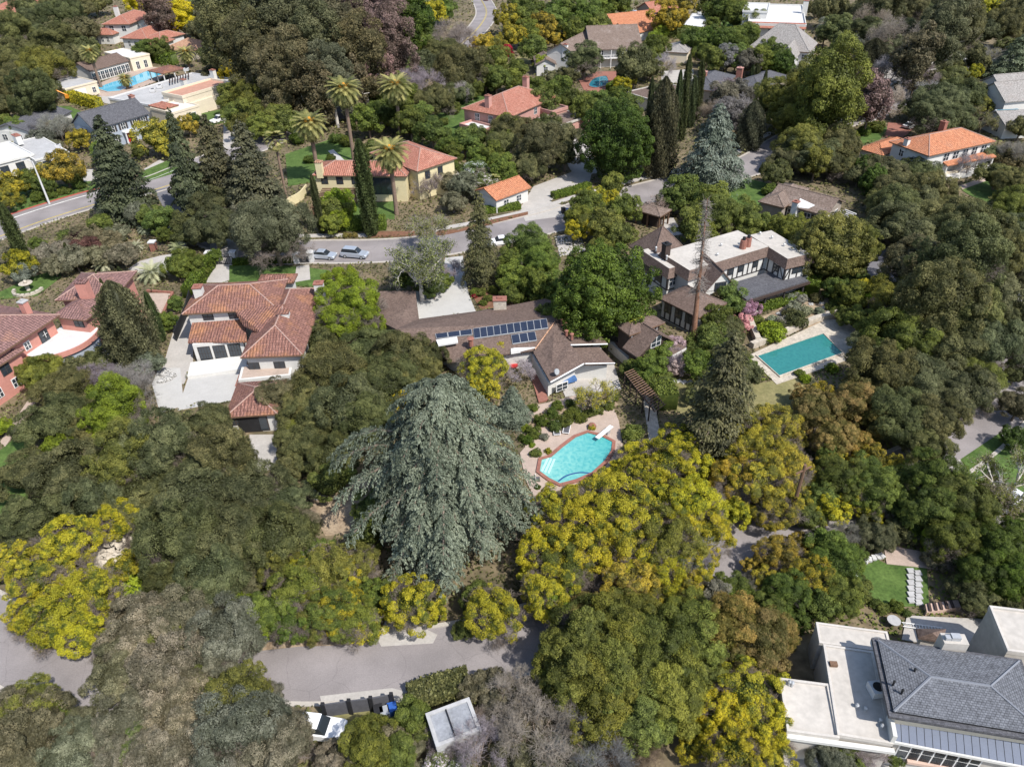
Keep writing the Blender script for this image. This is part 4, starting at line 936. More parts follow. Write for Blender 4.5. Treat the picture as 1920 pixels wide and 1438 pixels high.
Bq = fr((1570, 1378), (1674, 1391), (1552, 1209), 4.0); walls(H, Bq, 0, 3.9, 'flat_cream', .05); flat(H, Bq, 4.0, 'flat_cream', .1, 'flat_trim', pw=.2)
Cq = fr((1475, 1372), (1572, 1378), (1470, 1273), 3.8); walls(H, Cq, 0, 3.7, 'flat_cream', .05); flat(H, Cq, 3.8, 'flat_cream', .18, 'flat_trim', pw=.2)
Aq = fr((1536, 1206), (1672, 1219), (1532, 1167), 3.7); walls(H, Aq, 0, 3.6, 'flat_cream', .05); flat(H, Aq, 3.7, 'flat_cream', .1, 'flat_trim', pw=.2)
b = MB(); b.prism([Cq.pt(0, -.35), Cq.pt(Cq.w + Bq.w, -.35), Cq.pt(Cq.w + Bq.w, 0), Cq.pt(0, 0)], 3.3, 3.6); b.build('cornice', M('stucco_white'), H)
Rq = fr((1888, 1222), (1995, 1230), (1861, 1138), 6.2); walls(H, Rq, 0, 6.0, 'flat_cream', .05); flat(H, Rq, 6.2, 'flat_cream', .2, 'flat_trim', pw=.2)
p = P(1790, 1197, 7.4); MB().box((p[0], p[1], 4), 1.9, 1.0, 3.4, -.1).build('chimney', M('flat_cream'), H); MB().box((p[0], p[1], 7.4), .7, .5, .4, -.1).box((p[0] - .6, p[1], 7.4), .4, .4, .3, -.1).build('chimney_cap', M('grey_metal'), H)
ac(H, 1642, 1297, 4.05, 1.15)
for x, y in ((1606, 1325), (1622, 1330), (1650, 1352), (1653, 1363), (1485, 1283), (1480, 1281)): vent(H, x, y, 4.05, .12, .3)
p = P(1563, 1244, 4.2); MB().box((p[0], p[1], 3.95), .6, .4, .35, -.1).build('roof_hatch', M('brown_wood'), H)
for x, y in ((1715, 1257), (1676, 1280), (1692, 1296)): vent(H, x, y, hz + .45, .08, .2, 'dark')
p = P(1647, 1206, 5.6); o = MB().tube((p[0] + .5, p[1], 4.0), p, .05).tube(p, p + np.array([-.12, -.12, .1]), .55, .6, 14).build('satellite_dish', M('grey_metal'), H)
sh = [(1718, 1178, 3.2), (1774, 1179, 3.2), (1768, 1203, 3.2), (1722, 1195, 3.2), (1748, 1186, 4.0)]
roofpoly(H, sh, [[0, 1, 4], [1, 2, 4], [2, 3, 4], [3, 0, 4]], 'shingle_brown', name='porch_roof')
wallpoly(H, [(1718, 1178), (1774, 1179), (1768, 1203), (1722, 1195)], 3.2, 0, 3, 'flat_cream')

# --- grey-roofed building at the bottom ---
f = fr((818, 1402), (905, 1374), (793, 1340), 3.0)
H = house('grey_flat_building', 'flat grey-roofed outbuilding under trees at the bottom edge below the road', 'outbuilding', f)
walls(H, f, 0, 2.9, 'flat_grey', .05); flat(H, f, 3.0, 'roof_blue', .12, 'flat_grey'); b = MB(); q = f.pt(2.0, 0); b.prism([f.pt(1.6, .3), f.pt(1.7, .3), f.pt(1.7, f.d - .3), f.pt(1.6, f.d - .3)], 3.0, 3.15); b.build('roof_seam', M('dark'), H)
# ---------------- vegetation prototypes (numpy leaf clouds) ----------------
rs = np.random.RandomState(7)
def unit(v): return v / (np.linalg.norm(v, axis=1, keepdims=True) + 1e-9)
def rmesh(name, V, F4, tint, mat_=None):
    """quads mesh from arrays"""
    me = bpy.data.meshes.new(name); nv, nf = len(V), len(F4)
    me.vertices.add(nv); me.vertices.foreach_set('co', V.astype(np.float32).ravel())
    me.loops.add(nf * 4); me.loops.foreach_set('vertex_index', F4.astype(np.int32).ravel())
    me.polygons.add(nf); me.polygons.foreach_set('loop_start', (np.arange(nf) * 4).astype(np.int32))
    me.update(calc_edges=True)
    a = me.attributes.new('tint', 'FLOAT', 'POINT'); a.data.foreach_set('value', tint.astype(np.float32))
    me.materials.append(mat_); return me
def leaves(C, Nn, size, spread=.9, asp=.75, tint=None, long=None, jit=.35):
    """one leaf quad per centre C, facing Nn blended with noise; long: preferred axis"""
    n = len(C); nn = unit(Nn + rs.normal(size=(n, 3)) * spread)
    if long is None: t = unit(np.cross(nn, rs.normal(size=(n, 3))))
    else: t = unit(long + rs.normal(size=(n, 3)) * .25); nn = unit(np.cross(t, np.cross(nn, t)))
    b = np.cross(nn, t); s = (size * (1 + rs.uniform(-jit, jit, n)))[:, None]
    V = np.stack([C - t * s * .5, C + b * s * asp * .5 + t * s * .05, C + t * s * .5, C - b * s * asp * .5 + t * s * .05], 1).reshape(-1, 3)
    F = np.arange(n * 4).reshape(-1, 4); T = np.repeat(rs.uniform(0, 1, n) if tint is None else tint, 4)
    return V, F, T
def join(parts):
    V, F, T = [], [], []; o = 0
    for v, f, t in parts: V.append(v); F.append(f + o); T.append(t); o += len(v)
    return np.concatenate(V), np.concatenate(F), np.concatenate(T)
def ellipsoid(c, r, n=14, m=9, tint=.3):
    th = np.linspace(0.001, math.pi - .001, m + 1)[:, None]; ph = (np.arange(n) / n * 2 * math.pi)[None, :]
    X = np.stack([np.sin(th) * np.cos(ph), np.sin(th) * np.sin(ph), np.cos(th) * np.ones_like(ph)], -1).reshape(-1, 3)
    X = X * (1 + rs.uniform(-.09, .09, (len(X), 1)))
    F = [[i * n + k, i * n + (k + 1) % n, (i + 1) * n + (k + 1) % n, (i + 1) * n + k] for i in range(m) for k in range(n)]
    return X * np.array(r) + np.array(c), np.array(F), np.full(len(X), tint)
def crown_mesh(name, env, nl, lr, nleaf, lsize, spread=.9, core=.78, bottom=-.45, gaps=0.0, flatness=1.0, squash=.85):
    """env (rx,ry,rz) about the origin; nl lobes of radius lr; nleaf leaves"""
    env = np.array(env); D = []
    while len(D) < nl:
        v = unit(rs.normal(size=(1, 3)))[0]
        if v[2] < bottom: continue
        if all(np.dot(v, q) < 1 - 1.1 / nl for q in D) or rs.rand() < .04: D.append(v)
    D = np.array(D); rad = rs.uniform(lr[0], lr[1], nl)
    shape = 1 + .10 * np.sin(3 * np.arctan2(D[:, 1], D[:, 0]) + rs.rand() * 6) + rs.uniform(-.12, .07, nl)
    Cn = D * env * (shape[:, None]) - D * rad[:, None] * .42
    # inner lobes filling the crown
    lt = rs.uniform(0, 1, nl); keep = rs.rand(nl) >= gaps; Cn, rad, lt = Cn[keep], rad[keep], lt[keep]
    area = rad ** 2; cnt = (nleaf * area / area.sum()).astype(int)
    P_, N_, T_ = [], [], []
    for c, r, t, k in zip(Cn, rad, lt, cnt):
        v = unit(rs.normal(size=(k, 3))); out = unit(c[None, :] / env ** 2)
        flip = (v @ out[0]) < -.35; v[flip] *= -1
        K_ = max(8, int(26 * (r / .28) ** 1.6)); sd_ = unit(rs.normal(size=(K_, 3))); dt = v @ sd_.T; bi = dt.argmax(1); near = sd_[bi]; dm = dt.max(1)
        ca = 1 - 2.2 / K_; bump = .84 + .24 * np.clip((dm - ca) / (1 - ca), -.6, 1); tl_ = rs.uniform(-.12, .12, K_)[bi]
        rr = r * bump * rs.uniform(.66, 1.07, k) ** .6
        p = c + v * rr[:, None] * np.array([1, 1, squash])
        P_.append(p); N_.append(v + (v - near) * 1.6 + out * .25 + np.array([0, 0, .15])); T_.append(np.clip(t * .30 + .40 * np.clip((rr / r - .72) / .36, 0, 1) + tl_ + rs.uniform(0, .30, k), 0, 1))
    Pp = np.concatenate(P_); Nn = np.concatenate(N_); Tt = np.concatenate(T_)
    parts = [leaves(Pp, Nn, lsize, spread, .8, Tt)]
    if core:
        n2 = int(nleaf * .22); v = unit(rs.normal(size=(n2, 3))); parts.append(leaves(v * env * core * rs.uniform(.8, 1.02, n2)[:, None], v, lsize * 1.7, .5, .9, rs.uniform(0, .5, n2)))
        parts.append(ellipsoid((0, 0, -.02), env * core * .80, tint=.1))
    V, F, T = join(parts)
    return rmesh(name, V, F, T)
def sticks(segs, n=4):
    """segs: list of (p0,p1,r0,r1) -> quad mesh arrays"""
    A = np.array([s[0] for s in segs], float); B = np.array([s[1] for s in segs], float); r0 = np.array([s[2] for s in segs]); r1 = np.array([s[3] for s in segs])
    d = unit(B - A); a = unit(np.cross(d, np.array([.3, .1, 1]) + np.zeros_like(d))); b = np.cross(d, a); V = []
    for k in range(n):
        w_ = math.cos(2 * math.pi * k / n) * a + math.sin(2 * math.pi * k / n) * b
        V.append(A + w_ * r0[:, None]); V.append(B + w_ * r1[:, None])
    V = np.stack(V, 1); m = len(segs); base = np.arange(m)[:, None] * 2 * n
    F = np.concatenate([base + np.array([[2 * k, 2 * ((k + 1) % n), 2 * ((k + 1) % n) + 1, 2 * k + 1]]) for k in range(n)])
    return V.reshape(-1, 3), F, np.full(m * 2 * n, .5)
def limbs(h, spread_, depth_=3, r=.05, n0=6, start=.25, seed=0, up=.6, br=3, wob=.2):
    """recursive limb skeleton, unit scale"""
    rr = np.random.RandomState(seed); S = []
    tips = []
    def grow(p, d, L, r, lev):
        k = 3
        for i in range(k):
            q = p + d * L / k; d = d + rr.normal(size=3) * wob * .5; d[2] += .04; d /= np.linalg.norm(d)
            S.append((p, q, r * (1 - .25 * i / k), r * (1 - .25 * (i + 1) / k))); p = q
            if lev > 0 and i >= 1:
                for _ in range(br if i == k - 1 else 1):
                    dd = d + rr.normal(size=3) * .55; dd[2] += .12; dd /= np.linalg.norm(dd); grow(p, dd, L * rr.uniform(.5, .75), r * .55, lev - 1)
        if lev == 0: tips.append((p, d))
    p = np.zeros(3); top = np.array([rr.normal() * .03, rr.normal() * .03, h * start]); S.append((p, top, r * 1.3, r))
    for k in range(n0):
        az = 2 * math.pi * (k + rr.rand() * .6) / n0; d = np.array([math.cos(az) * spread_, math.sin(az) * spread_, up * rr.uniform(.7, 1.3)]); d /= np.linalg.norm(d)
        grow(top * rr.uniform(.8, 1.2), d, h * (1 - start) * .5 * rr.uniform(.8, 1.1), r * .6, depth_)
    return S, tips
PROTO = {}
def trunk_mesh(zc, seed, r=.05):
    S, _ = limbs(zc * 1.05, .8, 1, r, 5, .45, seed)
    return rmesh('trunk', *sticks(S, 6))
def add_proto(key, crown, trunk): PROTO.setdefault(key, []).append((crown, trunk))
# crowns: origin of the crown mesh is the trunk base, crown centre at z = zc
def shift(me, z):
    n = len(me.vertices); a = np.empty(n * 3, np.float32); me.vertices.foreach_get('co', a); a = a.reshape(-1, 3); a[:, 2] += z; me.vertices.foreach_set('co', a.ravel()); me.update(); return me
SHAPES = {  # env, lobes, lobe radius, leaves hi, size hi, spread, core, bottom, gaps, zc
    'dome': ((1, 1, .66), 34, (.15, .36), 52000, .0265, .45, .68, -.3, .06, .80),
    'round': ((1, 1, .88), 46, (.14, .33), 50000, .027, .5, .70, -.6, .06, 1.15),
    'tuft': ((1, 1, .80), 62, (.12, .26), 38000, .0275, .6, .60, -.5, .14, 1.05),
    'tall': ((.85, .85, 1.35), 62, (.16, .32), 32000, .036, .6, .70, -.85, .08, 1.75),
    'dense': ((1, 1, 1.08), 170, (.10, .19), 44000, .031, .45, .90, -.8, .0, 1.1)}
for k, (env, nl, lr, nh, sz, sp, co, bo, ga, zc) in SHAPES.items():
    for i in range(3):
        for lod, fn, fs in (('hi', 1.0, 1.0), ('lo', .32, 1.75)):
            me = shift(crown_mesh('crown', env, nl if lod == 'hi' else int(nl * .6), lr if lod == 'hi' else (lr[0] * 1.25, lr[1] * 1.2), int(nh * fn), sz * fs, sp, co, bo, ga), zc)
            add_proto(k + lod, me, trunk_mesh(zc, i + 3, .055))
for i in range(3):      # bushes
    add_proto('bush', shift(crown_mesh('foliage', (1, 1, .8), 22, (.25, .42), 5200, .085, .9, .8, -.2, .03), .55), None)
def bare_proto(seed, leafy=0, lev=3, spread_=.9, pale=False):
    S, tips = limbs(2.0, spread_, lev, .085 if leafy else .045, 6 if leafy else 7, .3, seed, .75, 3, .3)
    V, F, T = sticks([s for s in S if s[2] > .006], 4); big = rmesh('trunk', V, F, T)
    tw = []
    rr = np.random.RandomState(seed)
    for p, d in tips:
        for _ in range(7 if not leafy else 3):
            dd = unit((d + rr.normal(size=3) * .7)[None])[0]; q = p + dd * rr.uniform(.1, .22); tw.append((p, q, .0045, .002))
            for _ in range(2):
                d3 = unit((dd + rr.normal(size=3) * .6)[None])[0]; tw.append((q, q + d3 * rr.uniform(.06, .14), .003, .0015))
    parts = [sticks([s for s in S if s[2] <= .006] + tw, 3)]
    mx = rmesh('twigs', *join(parts))
    lf = None
    if leafy:
        C = np.array([t[0] for t in tips]); C = np.repeat(C, leafy, 0) + rr.normal(size=(len(C) * leafy, 3)) * .07
        V, F, T = leaves(C, C * 0 + np.array([0, 0, 1]), .045, 1.2, .8); lf = rmesh('crown', V, F, T)
    return mx, big, lf
BARE = [bare_proto(11), bare_proto(12), bare_proto(13)]
SYC = [bare_proto(21, 30), bare_proto(22, 30)]
def conifer(name, h, R, nb, nleaf, lsize, droop=.35, power=.9, base=.12, up=.2, asp=.3, irr=.2, seed=3, hang=.5, width=.22):
    """layered conifer: foliage sprays along drooping boughs, height h, radius R"""
    rr = np.random.RandomState(seed); C, Lg, Nn, T, S = [], [], [], [], []
    S.append((np.zeros(3), np.array([0, 0, h * .97]), R * .06, R * .008))
    wts = []; br = []
    for i in range(nb):
        z = h * (base + (1 - base) * ((i + rr.rand()) / nb) ** 1.0 * .985); f = 1 - (z - h * base) / (h * (1 - base))
        L = R * (f ** power) * rr.uniform(1 - irr, 1 + irr * .6) + R * .03; az = i * 2.399963 + rr.uniform(-.3, .3)
        br.append((z, L, az)); wts.append(L ** 1.35)
    wts = np.array(wts); wts /= wts.sum()
    for (z, L, az), w_ in zip(br, wts):
        e = np.array([math.cos(az), math.sin(az), 0]); side_ = np.array([-e[1], e[0], 0]); k = max(8, int(nleaf * w_)); t = rr.beta(1.5, 1.0, k)
        lift = up * L; y = lift * np.sin(t * 2.0) - droop * L * t ** 2.2
        lat = rr.normal(size=k) * width * L * (.25 + .9 * t * (1.15 - t) * 2) 
        hg = -np.abs(rr.normal(size=k)) * hang * (.05 + .10 * R) * .35 - (lat / (L + 1e-6)) ** 2 * L * .6
        p = np.array([0, 0, z]) + e * (t * L)[:, None] + side_ * lat[:, None] + np.array([0, 0, 1]) * (y + hg)[:, None]
        C.append(p); sg = np.sign(lat)[:, None]
        Lg.append(unit(e * .8 + side_ * sg * .7 + np.array([0, 0, -.55 - droop * .8]))); Nn.append(np.tile(np.array([0, 0, 1.0]) + e * .35, (k, 1)))
        T.append(np.clip(rr.uniform(0, .45) + rr.uniform(0, .55, k), 0, 1))
        tt = np.linspace(0, .9, 5); pp = [np.array([0, 0, z]) + e * a * L + np.array([0, 0, lift * math.sin(a * 2) - droop * L * a ** 2.2 - .02]) for a in tt]
        for a, b_ in zip(pp[:-1], pp[1:]): S.append((a, b_, L * .018, L * .012))
    Cc = np.concatenate(C); V, F, Tn = leaves(Cc, np.concatenate(Nn), lsize, .35, asp, np.concatenate(T), np.concatenate(Lg))
    return rmesh('crown', V, F, Tn), rmesh('trunk', *sticks(S, 5))
def deodar(h, R, nb, seed=5, per=46):
    """weeping cedar: boughs carry hanging branchlets, each a narrow curtain of needle sprays"""
    rr = np.random.RandomState(seed); C, Lg, Nn, Tt, S = [], [], [], [], []
    S.append((np.zeros(3), np.array([0, 0, h * .97]), .55, .08))
    Z = np.array([0, 0, 1.0])
    bl = []
    for i in range(nb):
        f = (i + rr.rand()) / nb; z = h * (.10 + .885 * f)
        prof = (1 - f) ** .50 * (.74 + .26 * min(1, f / .3)) * (.80 + .35 * rr.rand() ** 1.2)
        az = i * 2.399963 + rr.uniform(-.35, .35)
        bl.append((z, R * prof * (1 + .14 * math.sin(az * 3 + 1)) + .5, az))
    bl += [(h * .58, R * 1.32, 2.75), (h * .55, R * 1.25, 2.95), (h * .50, R * 1.2, 3.15), (h * .36, R * 1.15, 3.5)]
    for z, L, az in bl:
        e = np.array([math.cos(az), math.sin(az), 0]); sd = np.array([-e[1], e[0], 0]); up = rr.uniform(.10, .30); dr = rr.uniform(.25, .5); bt = rr.uniform(0, .5)
        pos = lambda t: np.array([0, 0, z]) + e * (t * L) + Z * (L * (up * math.sin(t * 2.1) - dr * t ** 2.6))
        pp = [pos(t) for t in np.linspace(0, .97, 6)]
        for a, b_ in zip(pp[:-1], pp[1:]): S.append((a, b_, L * .014, L * .009))
        m = int(6 + L * 2.6)
        for k in range(m):
            t = .22 + .80 * ((k + rr.rand()) / m); s_ = 1 if k % 2 else -1; l2 = (L * .24 + .5) * (1.12 - .75 * t) * rr.uniform(.7, 1.25)
            d2 = unit((e * rr.uniform(.3, .9) + sd * s_ * rr.uniform(.5, 1.1))[None])[0]; b0 = pos(t); n = int(per * (.5 + l2 * .35)); u = rr.uniform(0, 1, n)
            w_ = .10 + .20 * (1 - u); lat = rr.normal(size=n) * w_ * .55; sag = .55 * l2 * u ** 1.7 + np.abs(rr.normal(size=n)) * .22 * (.4 + u)
            sid = np.cross(d2, Z); c = b0 + d2 * (u * l2)[:, None] + sid * lat[:, None] - Z * sag[:, None] + Z * .1
            C.append(c); Lg.append(unit(d2 * (1.1 - .7 * u)[:, None] + sid * np.sign(lat)[:, None] * .35 - Z * (.25 + .9 * u)[:, None])); Nn.append(np.tile(Z + e * .6, (n, 1)))
            Tt.append(np.clip(bt * .6 + .25 * u + rr.uniform(0, .45, n), 0, 1))
    V, F, Tn = leaves(np.concatenate(C), np.concatenate(Nn), .26, .65, .42, np.concatenate(Tt), np.concatenate(Lg))
    return rmesh('crown', V, F, Tn), rmesh('trunk', *sticks(S, 5))
CED = deodar(21.5, 9.0, 150, 5, 66)
CED2 = conifer('c', 1, .42, 110, 26000, .03, .35, .75, .05, .22, .35, .25, 8, .5, .22)
RED = [conifer('c', 1, .25, 120, 20000, .021, .28, .6, .07, .18, .5, .35, s, .4, .26) for s in (1, 2)]
PINE = [conifer('c', 1, .30, 110, 22000, .024, .2, .7, .04, .25, .6, .3, s, .4, .3) for s in (3, 4)]
def column(seed, n=9000, rad=.06, power=.5, lsize=.018, flare=.0):
    rr = np.random.RandomState(seed); t = rr.uniform(0.02, 1, n) ; az = rr.uniform(0, 2 * math.pi, n)
    prof = rad * np.minimum(1, (1 - t) * 3.2 + .03) ** power * (.75 + .25 * np.minimum(1, t * 8)) * (1 + flare * (1 - t))
    b_ = 1 + .16 * np.sin(az * 5 + t * 9) + .10 * np.sin(az * 11 - t * 40)
    r = prof * b_ * rr.uniform(.75, 1.05, n); v = np.stack([np.cos(az), np.sin(az), np.zeros(n)], 1)
    C = v * r[:, None] + np.array([0, 0, 1]) * t[:, None]
    V, F, T = leaves(C, v + np.array([0, 0, .3]), lsize, .5, .5, np.clip(.5 + .3 * np.sin(az * 5 + t * 9) + rr.uniform(-.3, .3, n), 0, 1), np.tile([0, 0, 1.], (n, 1)) + v * .2)
    return rmesh('crown', *join([(V, F, T), ellipsoid((0, 0, .48), (rad * .72, rad * .72, .47), 8, 10, .2)])), rmesh('trunk', *sticks([(np.zeros(3), np.array([0, 0, .3]), rad * .22, rad * .15)], 6))
CYP = [column(31), column(32)]
CYPW = [column(33, 22000, .17, .75, .022, .15), column(34, 22000, .17, .75, .022, .15)]
def palm_crown(seed, nf=120, L=1.0, fan=False, lo=-1.25):
    """fronds radiating from the origin, unit radius"""
    rr = np.random.RandomState(seed); V, F, T = [], [], []; vi = 0
    for k in range(nf):
        az = k * 2.399963; e0 = lo + (1.35 - lo) * (k / nf) ** .85 + rr.uniform(-.1, .1); l = L * rr.uniform(.85, 1.05); dead = e0 < lo + .25
        e = np.array([math.cos(az), math.sin(az), 0]); sd = np.array([-e[1], e[0], 0]); p = e * .04; el = e0; pts = [p]; K = 9
        for i in range(K):
            el -= (.13 if not fan else .10); d = e * math.cos(el) + np.array([0, 0, math.sin(el)]); p = p + d * l / K; pts.append(p)
        t0 = .9 if not dead else .05
        t0 = rr.uniform(.25, 1)
        for i in range(1, K):
            if fan and i < K - 3: continue
            wdt = (.13 if not fan else .26) * math.sin(math.pi * (i / K) ** .7 * .92 + .1) + .02
            d = unit((pts[i + 1] - pts[i])[None])[0]; upv = np.cross(d, sd); 
            for j in range(2):
                b0 = pts[i] + (pts[i + 1] - pts[i]) * (j / 2)
                for s_ in (-1, 1):
                    tip = b0 + (sd * s_ * wdt + d * wdt * .9 - abs(upv) * 0 + np.array([0, 0, -wdt * .25]))
                    V += [b0, b0 + d * .045, tip + d * .02, tip]; F.append([vi, vi + 1, vi + 2, vi + 3]); T += [t0] * 4; vi += 4
            V += [pts[i] - sd * .008, pts[i] + sd * .008, pts[i + 1] + sd * .006, pts[i + 1] - sd * .006]; F.append([vi, vi + 1, vi + 2, vi + 3]); T += [t0] * 4; vi += 4
    return rmesh('fronds', np.array(V), np.array(F), np.array(T))
PALM = [palm_crown(1), palm_crown(2)]; FAN = [palm_crown(3, 60, .9, True, -1.3)]
SAGO = [palm_crown(5, 44, 1.0, False, -.3)]

foliage('oak', (.078, .085, .030), (.165, .162, .060), .53, 1.6)
foliage('oak_grey', (.125, .120, .068), (.225, .205, .125), .54, 1.6)
foliage('green', (.085, .115, .022), (.16, .19, .035), .5, 1.8)
foliage('lime', (.13, .18, .018), (.26, .32, .025), .42, 2)
foliage('yellow', (.12, .145, .022), (.43, .37, .025), .41, 2.4, soft=.09)
foliage('gold', (.16, .15, .028), (.42, .32, .035), .48, 2.4, soft=.10)
foliage('olive', (.105, .120, .024), (.20, .205, .038), .5, 2.2)
foliage('ochre', (.15, .135, .03), (.31, .22, .065), .52, 2.2)
foliage('vivid', (.36, .34, .015), (.58, .48, .02), .40, 2.4)
foliage('dense', (.050, .078, .009), (.095, .130, .018), .5, 2, trans=.2)
foliage('euc', (.095, .092, .042), (.165, .145, .07), .5, 2)
foliage('rust', (.13, .09, .06), (.24, .16, .12), .5, 2)
foliage('greybrown', (.14, .125, .095), (.21, .185, .145), .5, 2)
foliage('cedar', (.115, .138, .094), (.215, .242, .172), .5, .7, trans=.25)
foliage('cedar2', (.10, .125, .075), (.17, .195, .13), .5, 4, trans=.25)
foliage('redwood', (.070, .070, .030), (.13, .12, .048), .5, 5)
foliage('conifer', (.055, .060, .034), (.10, .10, .052), .5, 5)
foliage('cypress', (.048, .062, .022), (.085, .10, .036), .5, 6)
foliage('palm', (.12, .14, .045), (.32, .29, .105), .55, 3, soft=.25)
foliage('sago', (.20, .23, .12), (.32, .33, .2), .5, 3)
foliage('pink', (.48, .22, .27), (.62, .36, .40), .45, 3)
foliage('palepink', (.38, .28, .27), (.48, .38, .36), .45, 3)
foliage('red', (.26, .01, .03), (.42, .03, .05), .5, 3)
foliage('maroon', (.07, .03, .025), (.13, .06, .045), .5, 3)
foliage('white_flower', (.14, .18, .05), (.55, .53, .47), .60, 6, soft=.05)
foliage('hedge', (.075, .115, .016), (.14, .19, .025), .5, 2)
foliage('silver', (.20, .21, .14), (.32, .32, .22), .5, 3)
foliage('twig_f', (.20, .175, .155), (.30, .265, .24), .5, 3, trans=.05)
foliage('twig_y', (.30, .25, .22), (.40, .35, .31), .5, 3, trans=.05)
foliage('sycleaf', (.17, .19, .055), (.30, .30, .10), .5, 3)
foliage('bark', (.15, .115, .085), (.20, .155, .12), .5, 3, trans=0)
foliage('palebark', (.42, .39, .34), (.56, .52, .47), .5, 3, trans=0)
foliage('redbark', (.20, .10, .06), (.27, .15, .10), .5, 3, trans=0)
PLANTS = []      # (object, kind text, category, px, py, width) -> labels are written when all stand
VAR = {}
def setm(o, m):
    """give the object a mesh whose own material is m; one mesh per (shape, material), so that copies stay instances"""
    k = (o.data.name, m)
    if k not in VAR:
        me = o.data if o.data.materials[0] is None and not any(q[0] == o.data.name for q in VAR) else o.data.copy()
        VAR[k] = me; me.materials[0] = M(m)
    o.data = VAR[k]
def plant(kind, base, scale, rot, parts, info, label=None, cat='tree', group=None, tone=1.0, hue=None):
    r = empty(kind, tuple(base), None, cat, group); r.scale = scale; r.rotation_euler = (0, 0, rot)
    tc_ = rs.uniform(.78, 1.22) * tone
    for pn, me, mt in parts:
        if me is None: continue
        o = bpy.data.objects.new(pn, me); link(o, r); setm(o, mt)
        if pn not in ('trunk',):
            h_ = hue or (1 + (rs.uniform(-.13, .10) if mt not in ('yellow', 'lime') else rs.uniform(-.09, .04)), 1, 1 + rs.uniform(-.15, .25)); o.color = (tc_ * h_[0], tc_ * h_[1], tc_ * h_[2], 1)
    if label: r['label'] = label
    PLANTS.append([r, info[0], cat, info[1], info[2], info[3], bool(label)])
    return r
NAMES = {'oak': ('oak_tree', 'dark olive green oak'), 'oak_grey': ('oak_tree', 'grey-green oak'), 'green': ('leafy_tree', 'mid green leafy tree'), 'lime': ('leafy_tree', 'bright lime green tree'),
         'yellow': ('blossom_tree', 'yellow-green blossoming tree'), 'gold': ('blossom_tree', 'golden yellow tree'), 'olive': ('leafy_tree', 'olive green tree'), 'ochre': ('leafy_tree', 'ochre and green tree'),
         'vivid': ('blossom_tree', 'vivid yellow tree'), 'dense': ('ficus_tree', 'dense dark green tree'), 'euc': ('eucalyptus_tree', 'tall dark eucalyptus'), 'rust': ('leafy_tree', 'reddish brown tree'),
         'greybrown': ('leafy_tree', 'dull grey-brown tree'), 'white_flower': ('blossom_tree', 'small white-blossomed tree'), 'red': ('leafy_tree', 'small crimson tree'), 'pink': ('blossom_tree', 'pink blossoming tree'),
         'palepink': ('blossom_tree', 'pale pink blossoming tree'), 'maroon': ('leafy_tree', 'dark maroon-leaved tree'), 'silver': ('leafy_tree', 'silvery pale tree'), 'hedge': ('leafy_tree', 'clipped green tree')}
DEFSHAPE = {'oak': 'dome', 'oak_grey': 'dome', 'green': 'round', 'lime': 'round', 'yellow': 'tuft', 'gold': 'tuft', 'olive': 'round', 'ochre': 'round', 'vivid': 'round', 'dense': 'dense', 'euc': 'tall', 'rust': 'tall', 'greybrown': 'round'}
cnt = [0]
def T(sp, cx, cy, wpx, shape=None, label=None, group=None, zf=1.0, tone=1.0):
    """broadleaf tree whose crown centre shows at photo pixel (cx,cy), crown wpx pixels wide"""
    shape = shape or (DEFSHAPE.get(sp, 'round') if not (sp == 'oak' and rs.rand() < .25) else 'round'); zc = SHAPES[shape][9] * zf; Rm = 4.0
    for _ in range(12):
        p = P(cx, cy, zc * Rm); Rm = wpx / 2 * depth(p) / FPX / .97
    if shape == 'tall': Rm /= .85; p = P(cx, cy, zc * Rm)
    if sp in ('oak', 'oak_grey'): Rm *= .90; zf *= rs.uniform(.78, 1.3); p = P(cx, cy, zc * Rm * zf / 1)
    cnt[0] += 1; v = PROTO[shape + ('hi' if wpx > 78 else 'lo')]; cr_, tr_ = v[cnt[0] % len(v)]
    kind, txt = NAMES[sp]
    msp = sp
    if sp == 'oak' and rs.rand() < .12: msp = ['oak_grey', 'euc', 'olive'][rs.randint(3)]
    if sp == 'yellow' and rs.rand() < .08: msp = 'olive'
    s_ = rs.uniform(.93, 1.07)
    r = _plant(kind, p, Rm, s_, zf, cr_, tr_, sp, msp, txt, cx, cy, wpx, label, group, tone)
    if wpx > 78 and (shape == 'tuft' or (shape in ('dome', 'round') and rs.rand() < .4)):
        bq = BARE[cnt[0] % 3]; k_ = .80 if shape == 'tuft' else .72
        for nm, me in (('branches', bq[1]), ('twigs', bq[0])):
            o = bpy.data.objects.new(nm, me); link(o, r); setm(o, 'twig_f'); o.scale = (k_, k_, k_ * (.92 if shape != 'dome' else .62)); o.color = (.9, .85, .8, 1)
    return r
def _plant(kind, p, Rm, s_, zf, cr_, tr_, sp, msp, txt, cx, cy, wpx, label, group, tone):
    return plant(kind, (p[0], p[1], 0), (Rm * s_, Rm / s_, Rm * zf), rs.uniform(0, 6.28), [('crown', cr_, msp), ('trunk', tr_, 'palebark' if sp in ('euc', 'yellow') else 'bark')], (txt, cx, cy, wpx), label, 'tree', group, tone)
def TS(sp, lst, **k):
    for a in lst: T(sp, *a, **k)
